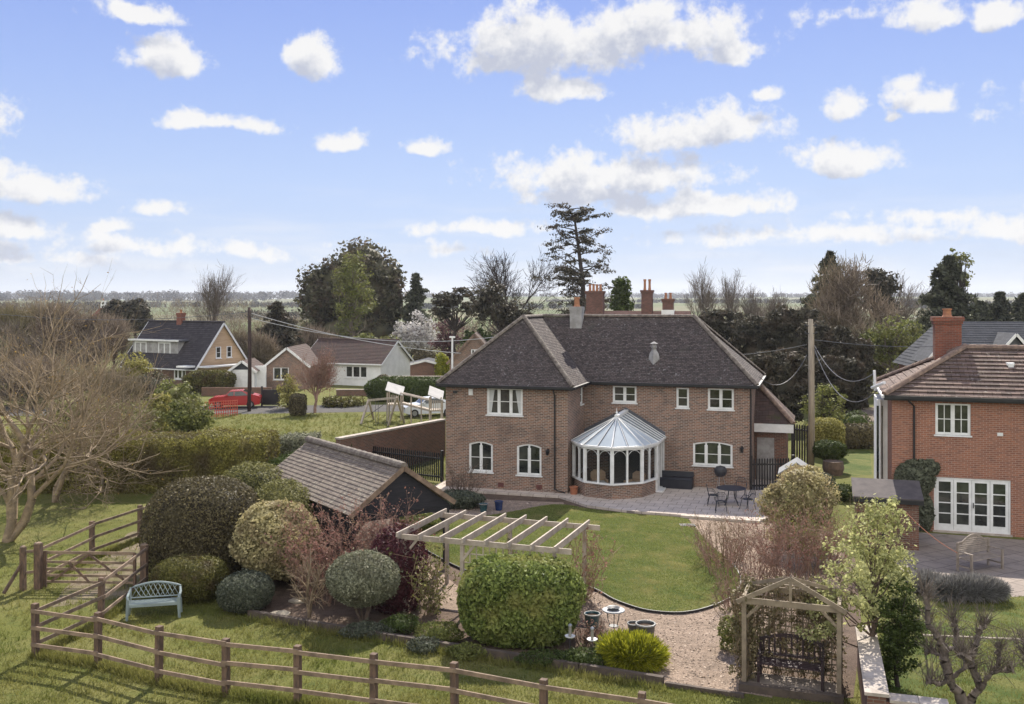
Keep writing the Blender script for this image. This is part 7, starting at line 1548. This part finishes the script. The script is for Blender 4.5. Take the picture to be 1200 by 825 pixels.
# far-off woods and hedgerows: read as one mass
def farwood(name, specs, seed_=7):
    rg = np.random.default_rng(seed_); P, S_ = [], []
    for (u0, u1, Y, h, n, zb) in specs:
        x0, x1 = xu(u0, Y), xu(u1, Y); m = max(4, int((x1-x0)/h*(2.2 if Y > 1500 else 3.6))); 
        for k in range(m):
            c = np.array((x0+(x1-x0)*rg.random(), Y+rg.normal()*h, 0)); r = math.hypot(c[0], c[1]); t = min(1, max(0, (r-350)/2900)); t = t*t*(3-2*t); c[2] = t*19*.9+zb; hh = h*(.75+.35*rg.random())
            p_, n_, _ = blob((c[0], c[1], c[2]+hh*.45), (hh*.55, hh*.55, hh*.55), n, rg, .2, shell=(.5, 1.05)); P.append(np.hstack([p_, n_, np.full((n, 1), hh*.16)]))
    A = np.concatenate(P); V = []
    nn = norm(A[:, 3:6]+.7*rg.normal(size=(len(A), 3))); t = norm(np.cross(nn, rg.normal(size=(len(A), 3)))); b = np.cross(nn, t); s = A[:, 6:7]; p = A[:, :3]
    V = np.stack([p-t*s, p-b*s*.6, p+t*s, p+b*s*.6], 1).reshape(-1, 3)
    if 'winter' in name: V, _q = twigs(p, A[:, 3:6]*.6+np.array((0, 0, .6)), 1.7, .13, rg, .5)
    o = np_mesh(name, V, np.arange(len(V)).reshape(-1, 4), M['f_farwood' if 'far' in name else 'f_wood']); tag(o, kind='stuff')
farwood('far_woods', [(-200, 1400, 3000, 16, 60, 0), (-300, 480, 2300, 17, 60, 1), (-200, 330, 1900, 15, 60, 0), (760, 1400, 2600, 12, 50, 0), (-300, 300, 1600, 7, 50, 0), (640, 1100, 1400, 6, 50, 0), (60, 420, 1000, 5.5, 50, 0), (480, 760, 900, 5, 50, 0), (950, 1400, 900, 7, 50, 0), (-200, 120, 700, 7, 60, 0), (250, 420, 480, 4, 60, 0)])
farwood('winter_wood', [(-150, 380, 420, 9, 90, 0), (-150, 300, 330, 9, 110, 0), (-150, 100, 270, 8, 130, 0), (-150, 230, 225, 5.5, 110, 0), (250, 400, 230, 4.5, 120, 0), (780, 1000, 260, 7, 130, 0), (1000, 1250, 230, 7, 130, 0), (480, 640, 200, 5, 120, 0)], 9)

# the air: one closed box of even, thin haze round everything
def haze():
    mb = MB(); mb.box((-4200, -300, -40), (4200, 4400, 70)); o = mb.build('haze', None); m = bpy.data.materials.new('haze'); m.use_nodes = True; nt = m.node_tree; nt.nodes.clear()
    v = nt.nodes.new('ShaderNodeVolumePrincipled'); v.inputs['Color'].default_value = (.86, .90, .97, 1); v.inputs['Density'].default_value = HAZE; v.inputs['Anisotropy'].default_value = .2
    out = nt.nodes.new('ShaderNodeOutputMaterial'); nt.links.new(v.outputs[0], out.inputs['Volume']); o.data.materials.append(m); tag(o, kind='stuff')
HAZE = .00013
if HAZE: haze()
